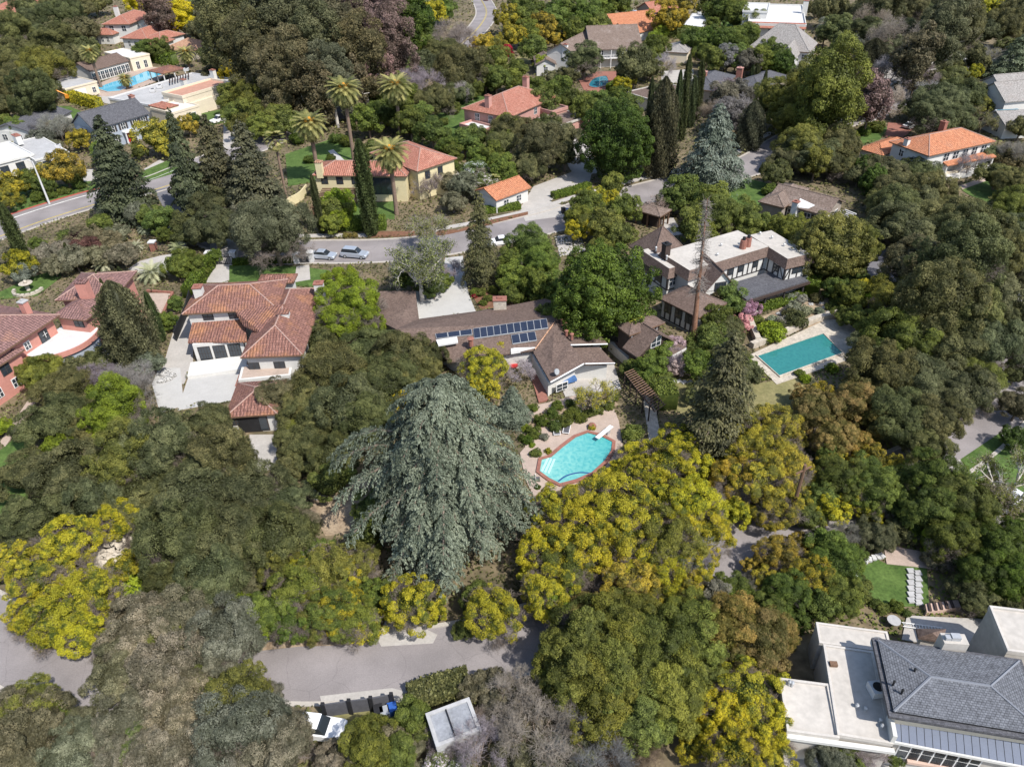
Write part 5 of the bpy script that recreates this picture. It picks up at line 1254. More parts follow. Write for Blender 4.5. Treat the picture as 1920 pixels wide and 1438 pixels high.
def S(sp, lst, txt=None, label=None, kind='shrub', tone=1.0):
    """shrubs: (cx, cy, wpx)"""
    for cx, cy, wpx in lst:
        Rm = 1.0
        for _ in range(6): p = P(cx, cy, .55 * Rm); Rm = wpx / 2 * depth(p) / FPX
        cnt[0] += 1
        plant(kind, (p[0], p[1], 0), (Rm, Rm, Rm * rs.uniform(.85, 1.15)), rs.uniform(0, 6.28), [('foliage', PROTO['bush'][cnt[0] % 3][0], sp)], (txt or NAMES.get(sp, (0, sp + ' shrub'))[1].replace('tree', 'shrub').replace('oak', 'oak shrub').replace('eucalyptus', 'shrub'), cx, cy, wpx), label, 'shrub', None, tone)
def hgt(bx, by, tx, ty):
    b_ = P(bx, by, 0); lo, hi_ = 0.5, 55
    for _ in range(40):
        m = (lo + hi_) / 2; y = proj((b_[0], b_[1], m))[1]
        if y > ty: lo = m
        else: hi_ = m
    return b_, lo
def tall(protos, kind, txt, bx, by, ty, wpx, mt, rad, label=None, bark='bark', group=None, tone=1.0, i=None):
    """tree standing at photo pixel (bx,by) with its tip at height ty in the photo"""
    b_, h = hgt(bx, by, bx, ty); cnt[0] += 1; pr = protos[(cnt[0] if i is None else i) % len(protos)]
    R = wpx / 2 * depth((b_[0], b_[1], h * .4)) / FPX; s_ = R / rad
    px, py = proj((b_[0], b_[1], h * .5))
    return plant(kind, (b_[0], b_[1], 0), (s_, s_, h), rs.uniform(0, 6.28), [('crown', pr[0], mt), ('trunk', pr[1], bark)], (txt, px, py, wpx), label, 'tree', group, tone)
def palm(bx, by, ty_c, wpx, label=None, fan=False, group='tall date palms'):
    b_, h = hgt(bx, by, bx, ty_c); R = wpx / 2 * depth((b_[0], b_[1], h)) / FPX
    r = empty('palm_tree', tuple(b_), label, 'palm', group)
    S_ = []; rr = .42 if not fan else .25
    for k in range(8): S_.append((np.array([0, 0, h * k / 8]), np.array([0, 0, h * (k + 1) / 8]), rr * (1.25 if k == 0 else 1), rr))
    if not fan: S_.append((np.array([0, 0, h - 1.6]), np.array([0, 0, h - .1]), rr, rr * 2.1))
    me = rmesh('trunk', *sticks(S_, 9)); o = bpy.data.objects.new('trunk', me); link(o, r); me.materials[0] = M('palm_bark')
    o = bpy.data.objects.new('fronds', (FAN if fan else PALM)[0 if fan else cnt[0] % 2]); link(o, r); setm(o, 'palm'); o.location = (0, 0, h); o.scale = (R, R, R); cnt[0] += 1
    if not fan:
        mat('palm_fruit', (.50, .24, .03), .8, .25, 4)
        b = MB()
        for k in range(5):
            az = k * 1.26 + .4; q = np.array([b_[0] + math.cos(az) * R * .22, b_[1] + math.sin(az) * R * .22, h + R * .16]); b.ball(q, R * .10, R * .1, R * .13, 7, 5)
        b.build('fruit_cluster', M('palm_fruit'), r)
    PLANTS.append([r, 'tall date palm' if not fan else 'fan palm', 'palm', *proj((b_[0], b_[1], h)), wpx, bool(label)])
def bare(cx, cy, wpx, txt='bare grey tree', mt='twig_f', leafy=False, label=None, zf=1.0, bark='bark', leafm='sycleaf'):
    src = SYC if leafy else BARE; cnt[0] += 1; tw, tr_, lf = src[cnt[0] % len(src)]
    Rm = 4.0
    for _ in range(12): p = P(cx, cy, 1.5 * zf * Rm / 1.35); Rm = wpx / 2 * depth(p) / FPX
    s_ = Rm / 1.35
    return plant('bare_tree' if not leafy else 'sycamore_tree', (p[0], p[1], 0), (s_, s_, s_ * zf), rs.uniform(0, 6.28), [('twigs', tw, mt), ('trunk', tr_, bark), ('crown', lf, leafm)], (txt, cx, cy, wpx), label)
def hedge(pts, wd, h, label, mt='hedge', dens=60, closed=False, lsz=.24):
    pl = catmull([P(x, y, 0) for x, y in pts], False, 3) if len(pts) > 2 else [P(*pts[0]), P(*pts[1])]
    C, Nn = [], []; b0 = offset(pl, -wd / 2); b1 = offset(pl, wd / 2); core = []; cF = []
    for i in range(len(pl) - 1):
        L_ = np.linalg.norm(pl[i + 1] - pl[i]); 
        for s_, A_, D_ in ((0, b0, -1), (1, b1, 1)):
            n = int(L_ * h * dens); t = rs.rand(n)[:, None]; z = rs.uniform(0, h, n)
            q = A_[i] + (A_[i + 1] - A_[i]) * t; q = q + rs.normal(size=(n, 3)) * .08; q[:, 2] = z; d = (b1[i] - b0[i]) * D_; C.append(q); Nn.append(np.tile(unit(d[None]), (n, 1)))
        n = int(L_ * wd * dens * 1.2); t = rs.rand(n)[:, None]; u_ = rs.rand(n)[:, None]; q = b0[i] + (b0[i + 1] - b0[i]) * t + (b1[i] - b0[i]) * u_; q[:, 2] = h + rs.normal(size=n) * .08; C.append(q); Nn.append(np.tile([0, 0, 1.], (n, 1)))
        a0, a1, c0, c1 = [x_ * np.array([1, 1, 0]) for x_ in (b0[i], b0[i + 1], b1[i], b1[i + 1])]; hh = np.array([0, 0, h * .93]); o_ = len(core)
        core += [a0, a1, c1, c0, a0 + hh, a1 + hh, c1 + hh, c0 + hh]; cF += [[o_, o_ + 1, o_ + 5, o_ + 4], [o_ + 3, o_ + 2, o_ + 6, o_ + 7], [o_ + 4, o_ + 5, o_ + 6, o_ + 7], [o_, o_ + 3, o_ + 7, o_ + 4], [o_ + 1, o_ + 2, o_ + 6, o_ + 5]]
        KEEP.append([a0[:2], a1[:2], c1[:2], c0[:2]])
    V, F, Tn = join([leaves(np.concatenate(C), np.concatenate(Nn), lsz, .8), (np.array(core), np.array(cF), np.full(len(core), .3))])
    base = pl[0]; V = V - base
    o = bpy.data.objects.new('hedge', rmesh('hedge', V, F, Tn)); o.location = tuple(base); link(o); o.data.materials[0] = M(mt); tag(o, label, 'hedge'); return o
def scatter(name, poly, n, size, mt, h=.3, world=False):
    W = [P(x, y)[:2] for x, y in poly] if not world else poly
    W = np.array(W); lo, hi_ = W.min(0), W.max(0); X = rs.uniform(lo, hi_, (n, 2)); ok = inpoly(X[:, 0], X[:, 1], W)
    for K in KEEP:
        K = np.array(K); 
        if K[:, 0].max() < lo[0] or K[:, 0].min() > hi_[0] or K[:, 1].max() < lo[1] or K[:, 1].min() > hi_[1]: continue
        ok &= ~inpoly(X[:, 0], X[:, 1], K)
    X = X[ok]; n = len(X)
    cl = .5 + .5 * np.sin(X[:, 0] * .9 + 2 * np.sin(X[:, 1] * .5)) * np.sin(X[:, 1] * .8 + 1.5 * np.sin(X[:, 0] * .4))
    C = np.column_stack([X, rs.uniform(0.02, 1, n) * h * (cl * 1.6)]); V, F, Tn = leaves(C, np.tile([0, 0, 1.], (n, 1)), size, .6, .8, np.clip(cl * .6 + rs.uniform(0, .4, n), 0, 1))
    o = bpy.data.objects.new(name, rmesh(name, V, F, Tn)); link(o); o.data.materials[0] = M(mt); tag(o, kind='stuff'); return o
# ---------------- trees and plants, placed by where they stand in the photograph ----------------
# the great deodar
b_ = P(850, 1012); r = empty('cedar_tree', tuple(b_), 'huge blue-green weeping cedar left of the almond-shaped pool', 'tree'); r.rotation_euler = (0, 0, .1)
o = bpy.data.objects.new('crown', CED[0]); link(o, r); setm(o, 'cedar'); o = bpy.data.objects.new('trunk', CED[1]); link(o, r); setm(o, 'bark')
tall([CED2], 'cedar_tree', 'blue-green cedar', 1330, 348, 190, 145, 'cedar2', .42, 'spreading grey-green cedar standing by the street below the cypress row')
tall([CED2], 'cedar_tree', 'cedar', 962, 792, 722, 80, 'cedar', .42, 'small blue-green cedar behind the right shoulder of the great cedar')
tall([CED2], 'cedar_tree', 'cedar', 1895, 150, 60, 110, 'cedar2', .42, 'dark blue-green cedar above the grey house at the right edge')
# dark conifers, upper left row and others
for a in ((246, 408, 213, 125), (372, 405, 200, 78), (425, 390, 212, 105), (490, 408, 222, 118)):
    tall(PINE, 'conifer_tree', 'dark upright conifer', a[0], a[1], a[2], a[3], 'conifer', .30)
tall(RED, 'redwood_tree', 'redwood', 905, 535, 355, 74, 'redwood', .25, 'dark layered redwood beside the pale concrete driveway')
tall(RED, 'redwood_tree', 'redwood', 1335, 850, 620, 150, 'redwood', .25, 'dark green conifer left of the rectangular teal pool')
tall(CYPW, 'conifer_tree', 'brown-green conifer', 264, 690, 528, 78, 'redwood', .17, 'bulky dark conifer between the pink mansion and the white tile-roofed house', tone=1.1)
tall(RED, 'conifer_tree', 'conifer', 1545, 265, 165, 50, 'conifer', .25)
tall(CYPW, 'conifer_tree', 'broad dark conifer', 1232, 330, 145, 52, 'conifer', .17)
tall(CYPW, 'conifer_tree', 'broad dark conifer', 1625, 150, 72, 50, 'conifer', .17)
tall(CYPW, 'conifer_tree', 'broad dark conifer', 1402, 280, 190, 40, 'conifer', .17)
# italian cypresses
for a in ((1212, 285, 145, 12), (1262, 275, 132, 13), (1276, 265, 103, 16), (1293, 240, 143, 15), (1305, 225, 112, 14), (1245, 290, 155, 11), (1414, 168, 122, 11), (1421, 230, 132, 10), (1408, 150, 120, 8)):
    tall(CYP, 'cypress_tree', 'slender italian cypress', *a[:3], a[3], 'cypress', .06, group='italian cypresses')
tall(CYP, 'cypress_tree', 'cypress', 697, 442, 262, 30, 'cypress', .06, 'thick italian cypress on the lawn before the yellow house', group='italian cypresses')
tall(CYP, 'cypress_tree', 'cypress', 604, 438, 328, 14, 'cypress', .06, 'thin italian cypress by the pergola of the yellow house', group='italian cypresses')
tall(CYP, 'cypress_tree', 'cypress', 52, 500, 380, 24, 'cypress', .06, 'leaning cypress at the left edge beside the main road', group='italian cypresses')
for a in ((222, 612, 522, 10), (214, 600, 510, 9), (243, 560, 500, 12), (305, 640, 548, 18), (140, 505, 455, 9), (228, 560, 512, 8), (1677, 300, 260, 8)):
    tall(CYP, 'cypress_tree', 'thin italian cypress', *a[:3], a[3], 'cypress', .06, group='italian cypresses')
# palms
palm(664, 302, 168, 74, 'tallest date palm, with orange fruit, at the road corner'); palm(752, 262, 162, 70, 'date palm with a skirt of grey dead fronds right of the tallest palm')
palm(600, 345, 232, 74, 'date palm at the left end of the yellow house'); palm(744, 402, 285, 80, 'date palm whose crown covers the middle of the yellow house')
palm(541, 388, 262, 48, 'thin fan palm left of the date palms', True, group='fan palms'); palm(190, 165, 98, 40, 'feathery palm in front of the brown-roofed pool house', False, 'garden palms')
palm(240, 168, 148, 32, 'short palm beside the blue pool of the white villa', False, 'garden palms'); palm(355, 128, 100, 40, 'bushy palm below the tan-roofed house', False, 'garden palms'); palm(178, 150, 104, 30, 'tall thin palm left of the brown-roofed pool house', True, 'fan palms')
palm(925, 372, 340, 38, 'green palm beside the small orange-roofed garage', True, 'fan palms')
def sago(px, py, wpx, label, mt='sago'):
    Rm = 1.5
    for _ in range(5): p = P(px, py, .5 * Rm); Rm = wpx / 2 * depth(p) / FPX
    r = plant('palm_tree', (p[0], p[1], Rm * .45), (Rm, Rm, Rm), rs.rand() * 6, [('fronds', SAGO[0], mt)], ('pale silvery palm', px, py, wpx), label, 'palm')
sago(284, 510, 62, 'silvery feather palm right of the pink mansion roof'); sago(255, 462, 34, 'pale palm beside the red gate of the drive'); sago(335, 465, 40, 'grey-green palm right of the red gate'); sago(752, 1331, 34, 'spiky green agave plant beside the blue bin', 'green'); sago(195, 495, 45, 'low silvery palm behind the pink mansion'); sago(270, 430, 30, 'little silver shrub palm near the road junction')
# snag, sycamores, bare trees
def snag(bx, by, ty, label, tx=0):
    b_, h = hgt(bx, by, bx, ty); S_ = []
    r = empty('dead_tree', tuple(b_), label, 'tree'); rr = np.random.RandomState(4)
    for k in range(10): S_.append((np.array([-.08 * k, 0, h * k / 10]), np.array([-.08 * (k + 1), 0, h * (k + 1) / 10]), .48 * (1 - k * .09), .48 * (1 - (k + 1) * .09)))
    o = bpy.data.objects.new('trunk', rmesh('trunk', *sticks(S_, 9))); link(o, r); setm(o, 'redbark')
    S_ = []
    for k in range(240):
        z = h * (.40 + .6 * rr.rand()); az = rr.rand() * 6.28; L_ = rr.uniform(.8, 2.6) * (1.25 - z / h); q0 = np.array([-.8 * z / h, 0, z]); q1 = q0 + np.array([math.cos(az) * L_, math.sin(az) * L_, -.25 * L_]); S_.append((q0, q1, .05, .02))
        for _ in range(5):
            t = rr.rand(); q2 = q0 + (q1 - q0) * t; S_.append((q2, q2 + rr.normal(size=3) * .35, .02, .01))
    o = bpy.data.objects.new('twigs', rmesh('twigs', *sticks(S_, 3))); link(o, r); setm(o, 'twig_f')
snag(1297, 660, 372, 'dead redwood trunk with bare twigs standing before the half-timbered house')
bare(783, 480, 150, 'white-limbed sycamore', 'twig_y', True, 'white-barked sycamore with sparse pale leaves by the mid street', 1.15, 'palebark')
bare(1900, 900, 150, 'sycamore', 'twig_y', True, 'white-limbed sycamore over the lower right lawn', 1.0, 'palebark', 'olive')
bare(800, 420, 90, 'sycamore', 'twig_y', True, 'pale budding tree behind the white-barked sycamore', 1, 'palebark')
bare(770, 330, 70, 'bare tree', 'twig_f', False, 'bare spindly tree in front of the yellow house right wing'); bare(805, 340, 60)
bare(240, 715, 110, label='bare grey tree above the lime green tree, below the pink mansion'); bare(185, 700, 80)
bare(1010, 1370, 190, 'bare grey tree', zf=.9); bare(900, 1400, 120); bare(845, 1385, 90); bare(880, 1358, 80); bare(835, 1362, 70); bare(1110, 1400, 160); bare(1190, 1405, 130, 'bare brown tree', 'rust'); bare(960, 1300, 120)
bare(1665, 180, 80, 'bare pinkish-grey tree', 'twig_y'); bare(1720, 135, 90); bare(1670, 130, 80); bare(1690, 60, 110); bare(1640, 30, 80); bare(1740, 170, 60)
bare(1845, 220, 60, leafy=True); bare(1855, 100, 60); bare(1380, 200, 80); bare(1365, 160, 60); bare(1340, 205, 60); bare(1245, 115, 50, 'bare pinkish-grey tree', 'twig_y'); bare(1360, 105, 50)
bare(855, 60, 90); bare(790, 150, 90); bare(850, 165, 60, 'bare pinkish-grey tree', 'twig_y'); bare(740, 50, 80, 'bare brown tree', 'rust'); bare(1235, 380, 50, 'bare pinkish-grey tree', 'twig_y')
bare(972, 690, 60, 'bare grey shrub-like tree', 'twig_y'); bare(1265, 665, 55, 'bare pinkish tree', 'twig_y'); bare(1115, 735, 80, 'twiggy tree by the pool', 'twig_y', True, leafm='yellow'); bare(850, 500, 50, 'bare pinkish-grey tree', 'twig_y'); bare(1590, 1000, 70)
bare(1290, 1030, 120, 'bare tree among yellow blossom'); bare(70, 235, 50); bare(105, 230, 70, 'bare grey tree')
bare(1420, 1090, 60); bare(1910, 1010, 90); bare(1905, 280, 70, 'bare grey tree'); bare(1620, 1400, 90); bare(1820, 300, 60)
# the dense round tree
T('dense', 1130, 550, 182, 'dense', 'very dense dark green round tree above the brown cottage', zf=.92); T('dense', 1155, 265, 130, 'dense', 'dense dark green tree left of the broad dark conifer and cypress row'); T('dense', 1045, 590, 70, 'round')
T('olive', 1556, 466, 136, 'dense', 'large clipped-looking green tree behind the right end of the half-timbered house', zf=.88); T('olive', 1480, 440, 80, 'dense', zf=.85); T('olive', 1590, 470, 100, 'dense')
# left grove of oaks
TS('oak', [(95, 790, 140), (50, 885, 120), (130, 895, 150), (60, 970, 130), (235, 860, 130), (300, 840, 140), (382, 797, 100), (412, 862, 130), (270, 930, 150), (370, 925, 160), (465, 925, 150), (530, 935, 120), (330, 1005, 160), (430, 1015, 160), (515, 1010, 140), (180, 940, 120), (320, 1100, 105), (395, 1075, 130), (455, 1085, 100), (120, 730, 110), (75, 700, 80), (170, 800, 90), (555, 985, 90), (340, 880, 110), (380, 1130, 110)])
TS('oak', [(515, 745, 95), (575, 745, 100), (590, 780, 120), (620, 695, 140), (690, 655, 120), (755, 668, 110), (805, 672, 80), (650, 760, 140), (720, 720, 130), (565, 835, 110), (620, 860, 100), (690, 790, 110), (560, 812, 80), (780, 700, 100), (600, 640, 70), (750, 700, 100), (540, 880, 60), (655, 830, 60)])
TS('green', [(615, 905, 70), (700, 955, 80), (645, 890, 50)])
TS('oak', [(380, 330, 80), (395, 380, 90), (400, 430, 100), (360, 440, 70), (460, 350, 70), (350, 350, 60), (345, 420, 60)], tone=.8)
T('oak_grey', 512, 432, 150, 'dome', 'wide grey-green oak beside the street, left of two parked silver cars'); T('oak_grey', 470, 420, 90)
TS('lime', [(215, 765, 115), (110, 848, 65), (215, 850, 45), (190, 800, 60), (455, 1140, 60), (500, 1170, 60)])
TS('yellow', [(225, 975, 90), (130, 1020, 110), (70, 1080, 110), (165, 1115, 110), (110, 1160, 110), (20, 1050, 80), (155, 1190, 90), (60, 1150, 80), (90, 1195, 50), (235, 1060, 60)])
T('oak', 80, 1030, 90)
TS('oak_grey', [(260, 1185, 150), (340, 1160, 150), (420, 1185, 140), (230, 1260, 140), (310, 1260, 150), (400, 1240, 110), (60, 1365, 160), (150, 1360, 90), (10, 1330, 90), (120, 1420, 150), (10, 1420, 150), (240, 1350, 130), (340, 1330, 150), (440, 1360, 170), (480, 1315, 90), (320, 1410, 150), (520, 1410, 150), (420, 1430, 130), (540, 1384, 84), (220, 1420, 90), (350, 1240, 110), (205, 1180, 60), (700, 1415, 130), (640, 1420, 90), (860, 1400, 60), (770, 1400, 80)])
TS('olive', [(60, 1325, 100), (105, 1345, 70), (310, 1190, 90), (450, 1310, 120), (370, 1300, 90), (690, 1400, 110), (740, 1420, 80), (480, 1340, 80)])
TS('green', [(690, 1005, 60), (270, 1400, 80), (500, 1150, 90)]); TS('green', [(560, 1105, 110), (625, 1150, 100), (545, 1160, 90), (665, 1165, 90), (700, 1120, 70), (590, 1045, 80)], shape='tuft', tone=1.1); TS('olive', [(615, 1075, 110), (660, 1060, 90), (530, 1070, 90), (590, 1160, 80), (600, 1115, 90), (660, 1115, 80)], shape='tuft', tone=1.1)
TS('yellow', [(585, 1085, 90), (640, 1150, 90), (775, 1130, 110), (925, 1150, 105), (560, 1130, 80), (640, 1080, 90), (690, 1170, 70), (800, 1150, 60), (520, 1160, 60)], tone=.85)
TS('green', [(740, 1110, 60), (870, 1180, 40), (895, 1120, 60)])
# between the houses, middle
TS('lime', [(645, 535, 80), (655, 570, 110), (680, 600, 80), (640, 600, 90), (625, 545, 60)], tone=.75, shape='tuft')

TS('vivid', [(735, 745, 50), (715, 750, 30)]); TS('yellow', [(905, 690, 85), (935, 650, 55), (905, 730, 60), (765, 742, 40)])
TS('green', [(770, 515, 60), (812, 535, 50), (990, 460, 80), (1010, 495, 80), (960, 520, 60), (985, 525, 60), (1010, 530, 70), (955, 490, 50), (960, 550, 40), (830, 525, 36), (1035, 540, 60)])
TS('olive', [(1130, 420, 70), (1100, 385, 60), (1085, 410, 50), (1170, 390, 60), (1165, 440, 60), (1150, 350, 50), (1130, 460, 40)])
TS('yellow', [(1105, 375, 55), (1085, 430, 50), (1150, 375, 40)])
TS('green', [(1340, 405, 90), (1300, 425, 70), (1390, 410, 80), (1285, 360, 70), (1340, 380, 70), (1430, 420, 50), (1260, 375, 50), (1325, 450, 50)])
TS('oak', [(1410, 480, 1)][:0])
TS('green', [(625, 395, 55), (620, 420, 40), (645, 400, 35)], tone=1.2); TS('lime', [(630, 380, 60), (640, 410, 40)])
TS('oak_grey', [(700, 330, 60), (840, 340, 60), (870, 350, 60), (850, 380, 50), (900, 330, 50)][1:]); T('white_flower', 905, 345, 50); T('white_flower', 890, 320, 45)
TS('green', [(940, 320, 60), (960, 345, 40), (860, 320, 40), (900, 300, 50), (700, 290, 60), (770, 230, 60), (750, 215, 60), (810, 245, 60), (720, 210, 50), (790, 220, 50), (870, 265, 55), (895, 255, 50), (850, 290, 40), (925, 290, 60), (840, 275, 45), (690, 225, 60)])
TS('oak', [(965, 250, 90), (1010, 275, 100), (940, 280, 80), (1050, 260, 80), (985, 310, 80), (1025, 235, 60), (1060, 290, 60)])
TS('olive', [(955, 240, 60), (940, 265, 50)])
TS('oak', [(815, 190, 80), (870, 130, 110), (830, 100, 80), (900, 150, 60), (860, 175, 60), (790, 120, 70), (910, 110, 50)], tone=.9)
TS('euc', [(430, 60, 90), (480, 40, 90), (530, 70, 110), (470, 110, 90), (570, 40, 90), (600, 100, 100), (640, 60, 90), (550, 130, 90), (510, 150, 80), (680, 110, 90), (620, 150, 80), (410, 20, 80), (590, 170, 70), (660, 160, 60), (440, 10, 70), (500, 10, 80)])
TS('rust', [(690, 50, 90), (730, 90, 90), (650, 15, 80), (720, 20, 80), (700, 130, 70)], tone=.9)
TS('dense', [(765, 60, 60), (780, 30, 60)], shape='tall'); TS('yellow', [(790, 30, 55), (815, 25, 50)]); TS('green', [(775, 90, 50), (800, 70, 50), (830, 15, 50), (740, 170, 60), (700, 170, 60), (745, 130, 60), (770, 185, 50)])
TS('olive', [(480, 190, 80), (520, 190, 70), (470, 215, 60), (555, 195, 50), (505, 225, 60), (440, 185, 60), (455, 235, 50), (530, 225, 60), (490, 240, 50), (440, 215, 50), (570, 180, 50)])
TS('vivid', [(340, 35, 62), (440, 138, 52), (355, 50, 30)]); T('vivid', 445, 168, 36); T('vivid', 255, 3, 40)
TS('gold', [(290, 255, 70), (118, 315, 75), (85, 330, 50), (150, 262, 45), (20, 345, 60), (310, 275, 40), (5, 375, 50), (320, 240, 40), (352, 235, 40)])
TS('green', [(195, 285, 50), (30, 240, 40), (55, 340, 50), (80, 348, 40), (10, 230, 30), (360, 225, 30), (145, 110, 30), (260, 285, 30), (140, 330, 36), (270, 93, 40), (305, 92, 40), (170, 90, 30)])
TS('oak_grey', [(115, 240, 60), (80, 260, 50), (100, 275, 40)])
TS('oak', [(20, 60, 80), (70, 40, 80), (120, 30, 80), (150, 60, 70), (100, 80, 90), (40, 110, 90), (80, 130, 100), (15, 160, 90), (60, 180, 90), (130, 110, 60), (25, 100, 70), (85, 170, 60), (150, 20, 60), (60, 70, 80), (130, 75, 60), (180, 5, 60), (5, 200, 60), (160, 90, 50), (70, 210, 50), (110, 50, 70), (50, 15, 60), (100, 5, 60), (310, 5, 60), (380, 60, 60), (400, 100, 60), (380, 15, 60), (395, 140, 50), (330, 10, 40), (90, 105, 60), (30, 140, 60)])
TS('rust', [(290, 15, 50), (310, 35, 40)])
# top middle and right
TS('gold', [(955, 35, 55), (960, 70, 50), (1015, 50, 60), (1040, 70, 50), (905, 85, 45), (930, 85, 40), (1250, 35, 70), (1280, 10, 50), (1245, 10, 50)]); TS('green', [(990, 20, 60), (1060, 20, 60), (1100, 30, 60), (1075, 60, 60), (990, 60, 50), (1130, 10, 50), (1125, 50, 50), (1000, 90, 50), (1165, 5, 50), (1090, 80, 40), (1140, 75, 40), (1040, 40, 50), (975, 5, 40), (1180, 90, 40), (1160, 70, 40)])
TS('dense', [(1045, 30, 50), (1085, 50, 50)]); T('red', 950, 98, 26); 
TS('green', [(910, 140, 60), (935, 110, 50), (930, 150, 50), (970, 130, 40), (1000, 165, 50), (960, 150, 40), (885, 165, 40), (1020, 190, 60), (1050, 175, 60), (1075, 190, 50), (1100, 205, 60), (1140, 215, 60), (1160, 190, 60), (1120, 190, 50), (1180, 205, 50), (1210, 110, 50), (1230, 90, 50)])
T('oak', 1095, 112, 80, 'round', 'grey-green tree covering the front of the white colonial house'); T('oak', 1190, 118, 75, 'round', 'round dark tree right of the white colonial balcony'); TS('oak', [(1065, 140, 45), (1180, 95, 50), (1220, 130, 50), (1240, 170, 50), (1035, 145, 40)])
TS('lime', [(1210, 130, 32), (1230, 75, 35), (1015, 120, 30), (1240, 60, 30)])
TS('yellow', [(1165, 160, 35), (1180, 150, 30)])
TS('green', [(1335, 70, 50), (1365, 75, 50), (1400, 75, 50), (1300, 75, 50), (1340, 110, 50), (1380, 110, 50), (1320, 100, 40), (1440, 90, 50), (1420, 112, 50), (1460, 105, 50), (1335, 45, 30), (1380, 30, 50), (1400, 60, 40), (1350, 15, 60), (1330, 5, 50), (1370, 5, 50), (1445, 115, 40), (1420, 40, 40)])
TS('dense', [(1355, 85, 50), (1325, 80, 45), (1385, 95, 45), (1435, 105, 40), (1470, 120, 40)])
TS('greybrown', [(1365, 110, 50), (1400, 115, 50), (1370, 215, 70), (1355, 185, 60), (1385, 170, 50)])
T('olive', 1560, 170, 110, 'tall', 'tall feathery light green tree above the street on the right'); TS('olive', [(1500, 190, 110), (1520, 150, 80), (1460, 190, 90), (1590, 190, 80), (1480, 225, 80)], shape='round'); TS('lime', [(1585, 150, 60), (1550, 140, 60), (1590, 190, 40)], tone=.7)
TS('oak', [(1520, 290, 110), (1480, 300, 80), (1560, 305, 90), (1455, 325, 60), (1570, 270, 80), (1610, 330, 50)])
TS('olive', [(1500, 270, 80), (1530, 305, 60)])
TS('oak', [(1655, 320, 90), (1690, 350, 100), (1655, 375, 70), (1720, 320, 80), (1745, 360, 90), (1680, 390, 90), (1650, 420, 50), (1790, 330, 1)][:7])
TS('dense', [(1625, 320, 50), (1640, 340, 50)])
TS('oak', [(1700, 240, 1), (1760, 190, 100), (1790, 220, 90), (1740, 220, 80), (1800, 180, 90), (1780, 150, 80), (1830, 200, 60), (1720, 200, 60), (1760, 120, 80)][1:])
TS('oak', [(1570, 60, 70), (1560, 20, 70), (1590, 85, 60), (1600, 30, 70), (1640, 60, 90), (1680, 90, 90), (1630, 110, 60), (1720, 70, 90), (1760, 60, 90), (1800, 50, 90), (1840, 60, 80), (1880, 50, 80), (1910, 20, 80), (1740, 20, 80), (1790, 90, 80), (1850, 20, 70), (1700, 20, 80), (1650, 10, 80), (1900, 90, 60), (1830, 110, 50), (1760, 5, 60), (1530, 15, 40)])
TS('euc', [(1760, 80, 80), (1790, 30, 80), (1720, 110, 70)], tone=.9); TS('rust', [(1635, 190, 60), (1610, 170, 50)]); TS('silver', [(1548, 60, 45)]); TS('yellow', [(1840, 105, 30), (1860, 110, 34), (1825, 135, 34), (1870, 10, 60), (1840, 20, 50)])
TS('oak', [(1870, 330, 70), (1905, 340, 80), (1900, 300, 70), (1870, 290, 60), (1840, 290, 50), (1915, 240, 50), (1900, 390, 90), (1860, 400, 70)])
# big oaks at the right
for a in [(1700, 430, 140), (1770, 420, 140), (1830, 440, 140), (1720, 500, 150), (1800, 500, 160), (1870, 480, 120), (1690, 560, 140), (1770, 570, 160), (1850, 560, 140), (1700, 630, 140), (1780, 650, 160), (1860, 640, 130), (1650, 690, 140), (1720, 720, 150), (1800, 730, 140), (1620, 740, 90), (1680, 780, 140), (1750, 790, 120), (1740, 840, 90), (1800, 400, 100), (1710, 380, 90), (1740, 600, 120), (1810, 600, 140), (1640, 650, 90), (1870, 590, 90), (1830, 700, 100)]:
    T('oak', *a)
TS('oak', [(1900, 440, 100), (1910, 520, 90), (1915, 620, 90), (1910, 760, 80), (1905, 700, 60)], tone=.75)
TS('yellow', [(1635, 545, 60), (1655, 565, 40)]); TS('lime', [(1660, 550, 40), (1625, 560, 40), (1580, 700, 1)][:2]); TS('green', [(1600, 550, 60), (1570, 540, 50), (1610, 600, 50), (1580, 590, 40), (1600, 520, 50)])
# half-timbered house garden
T('pink', 1406, 578, 40, 'tuft', 'vivid pink blossoming tree at the porch of the half-timbered house'); T('pink', 1394, 606, 38, 'tuft', 'second pink blossoming tree, nearer the camera beside the porch'); T('palepink', 1255, 650, 50, 'tuft', 'pale pink blossoming tree below the brown cottage'); T('palepink', 1275, 690, 40, 'tuft')
TS('green', [(1330, 640, 70), (1345, 600, 60), (1370, 560, 60), (1310, 680, 60), (1240, 660, 50), (1220, 690, 60), (1200, 700, 40), (1390, 680, 50), (1250, 720, 40), (1180, 690, 30)])
TS('oak', [(1360, 620, 80), (1365, 680, 90), (1400, 700, 60), (1350, 720, 80), (1310, 740, 60), (1340, 560, 60)], tone=1.1)
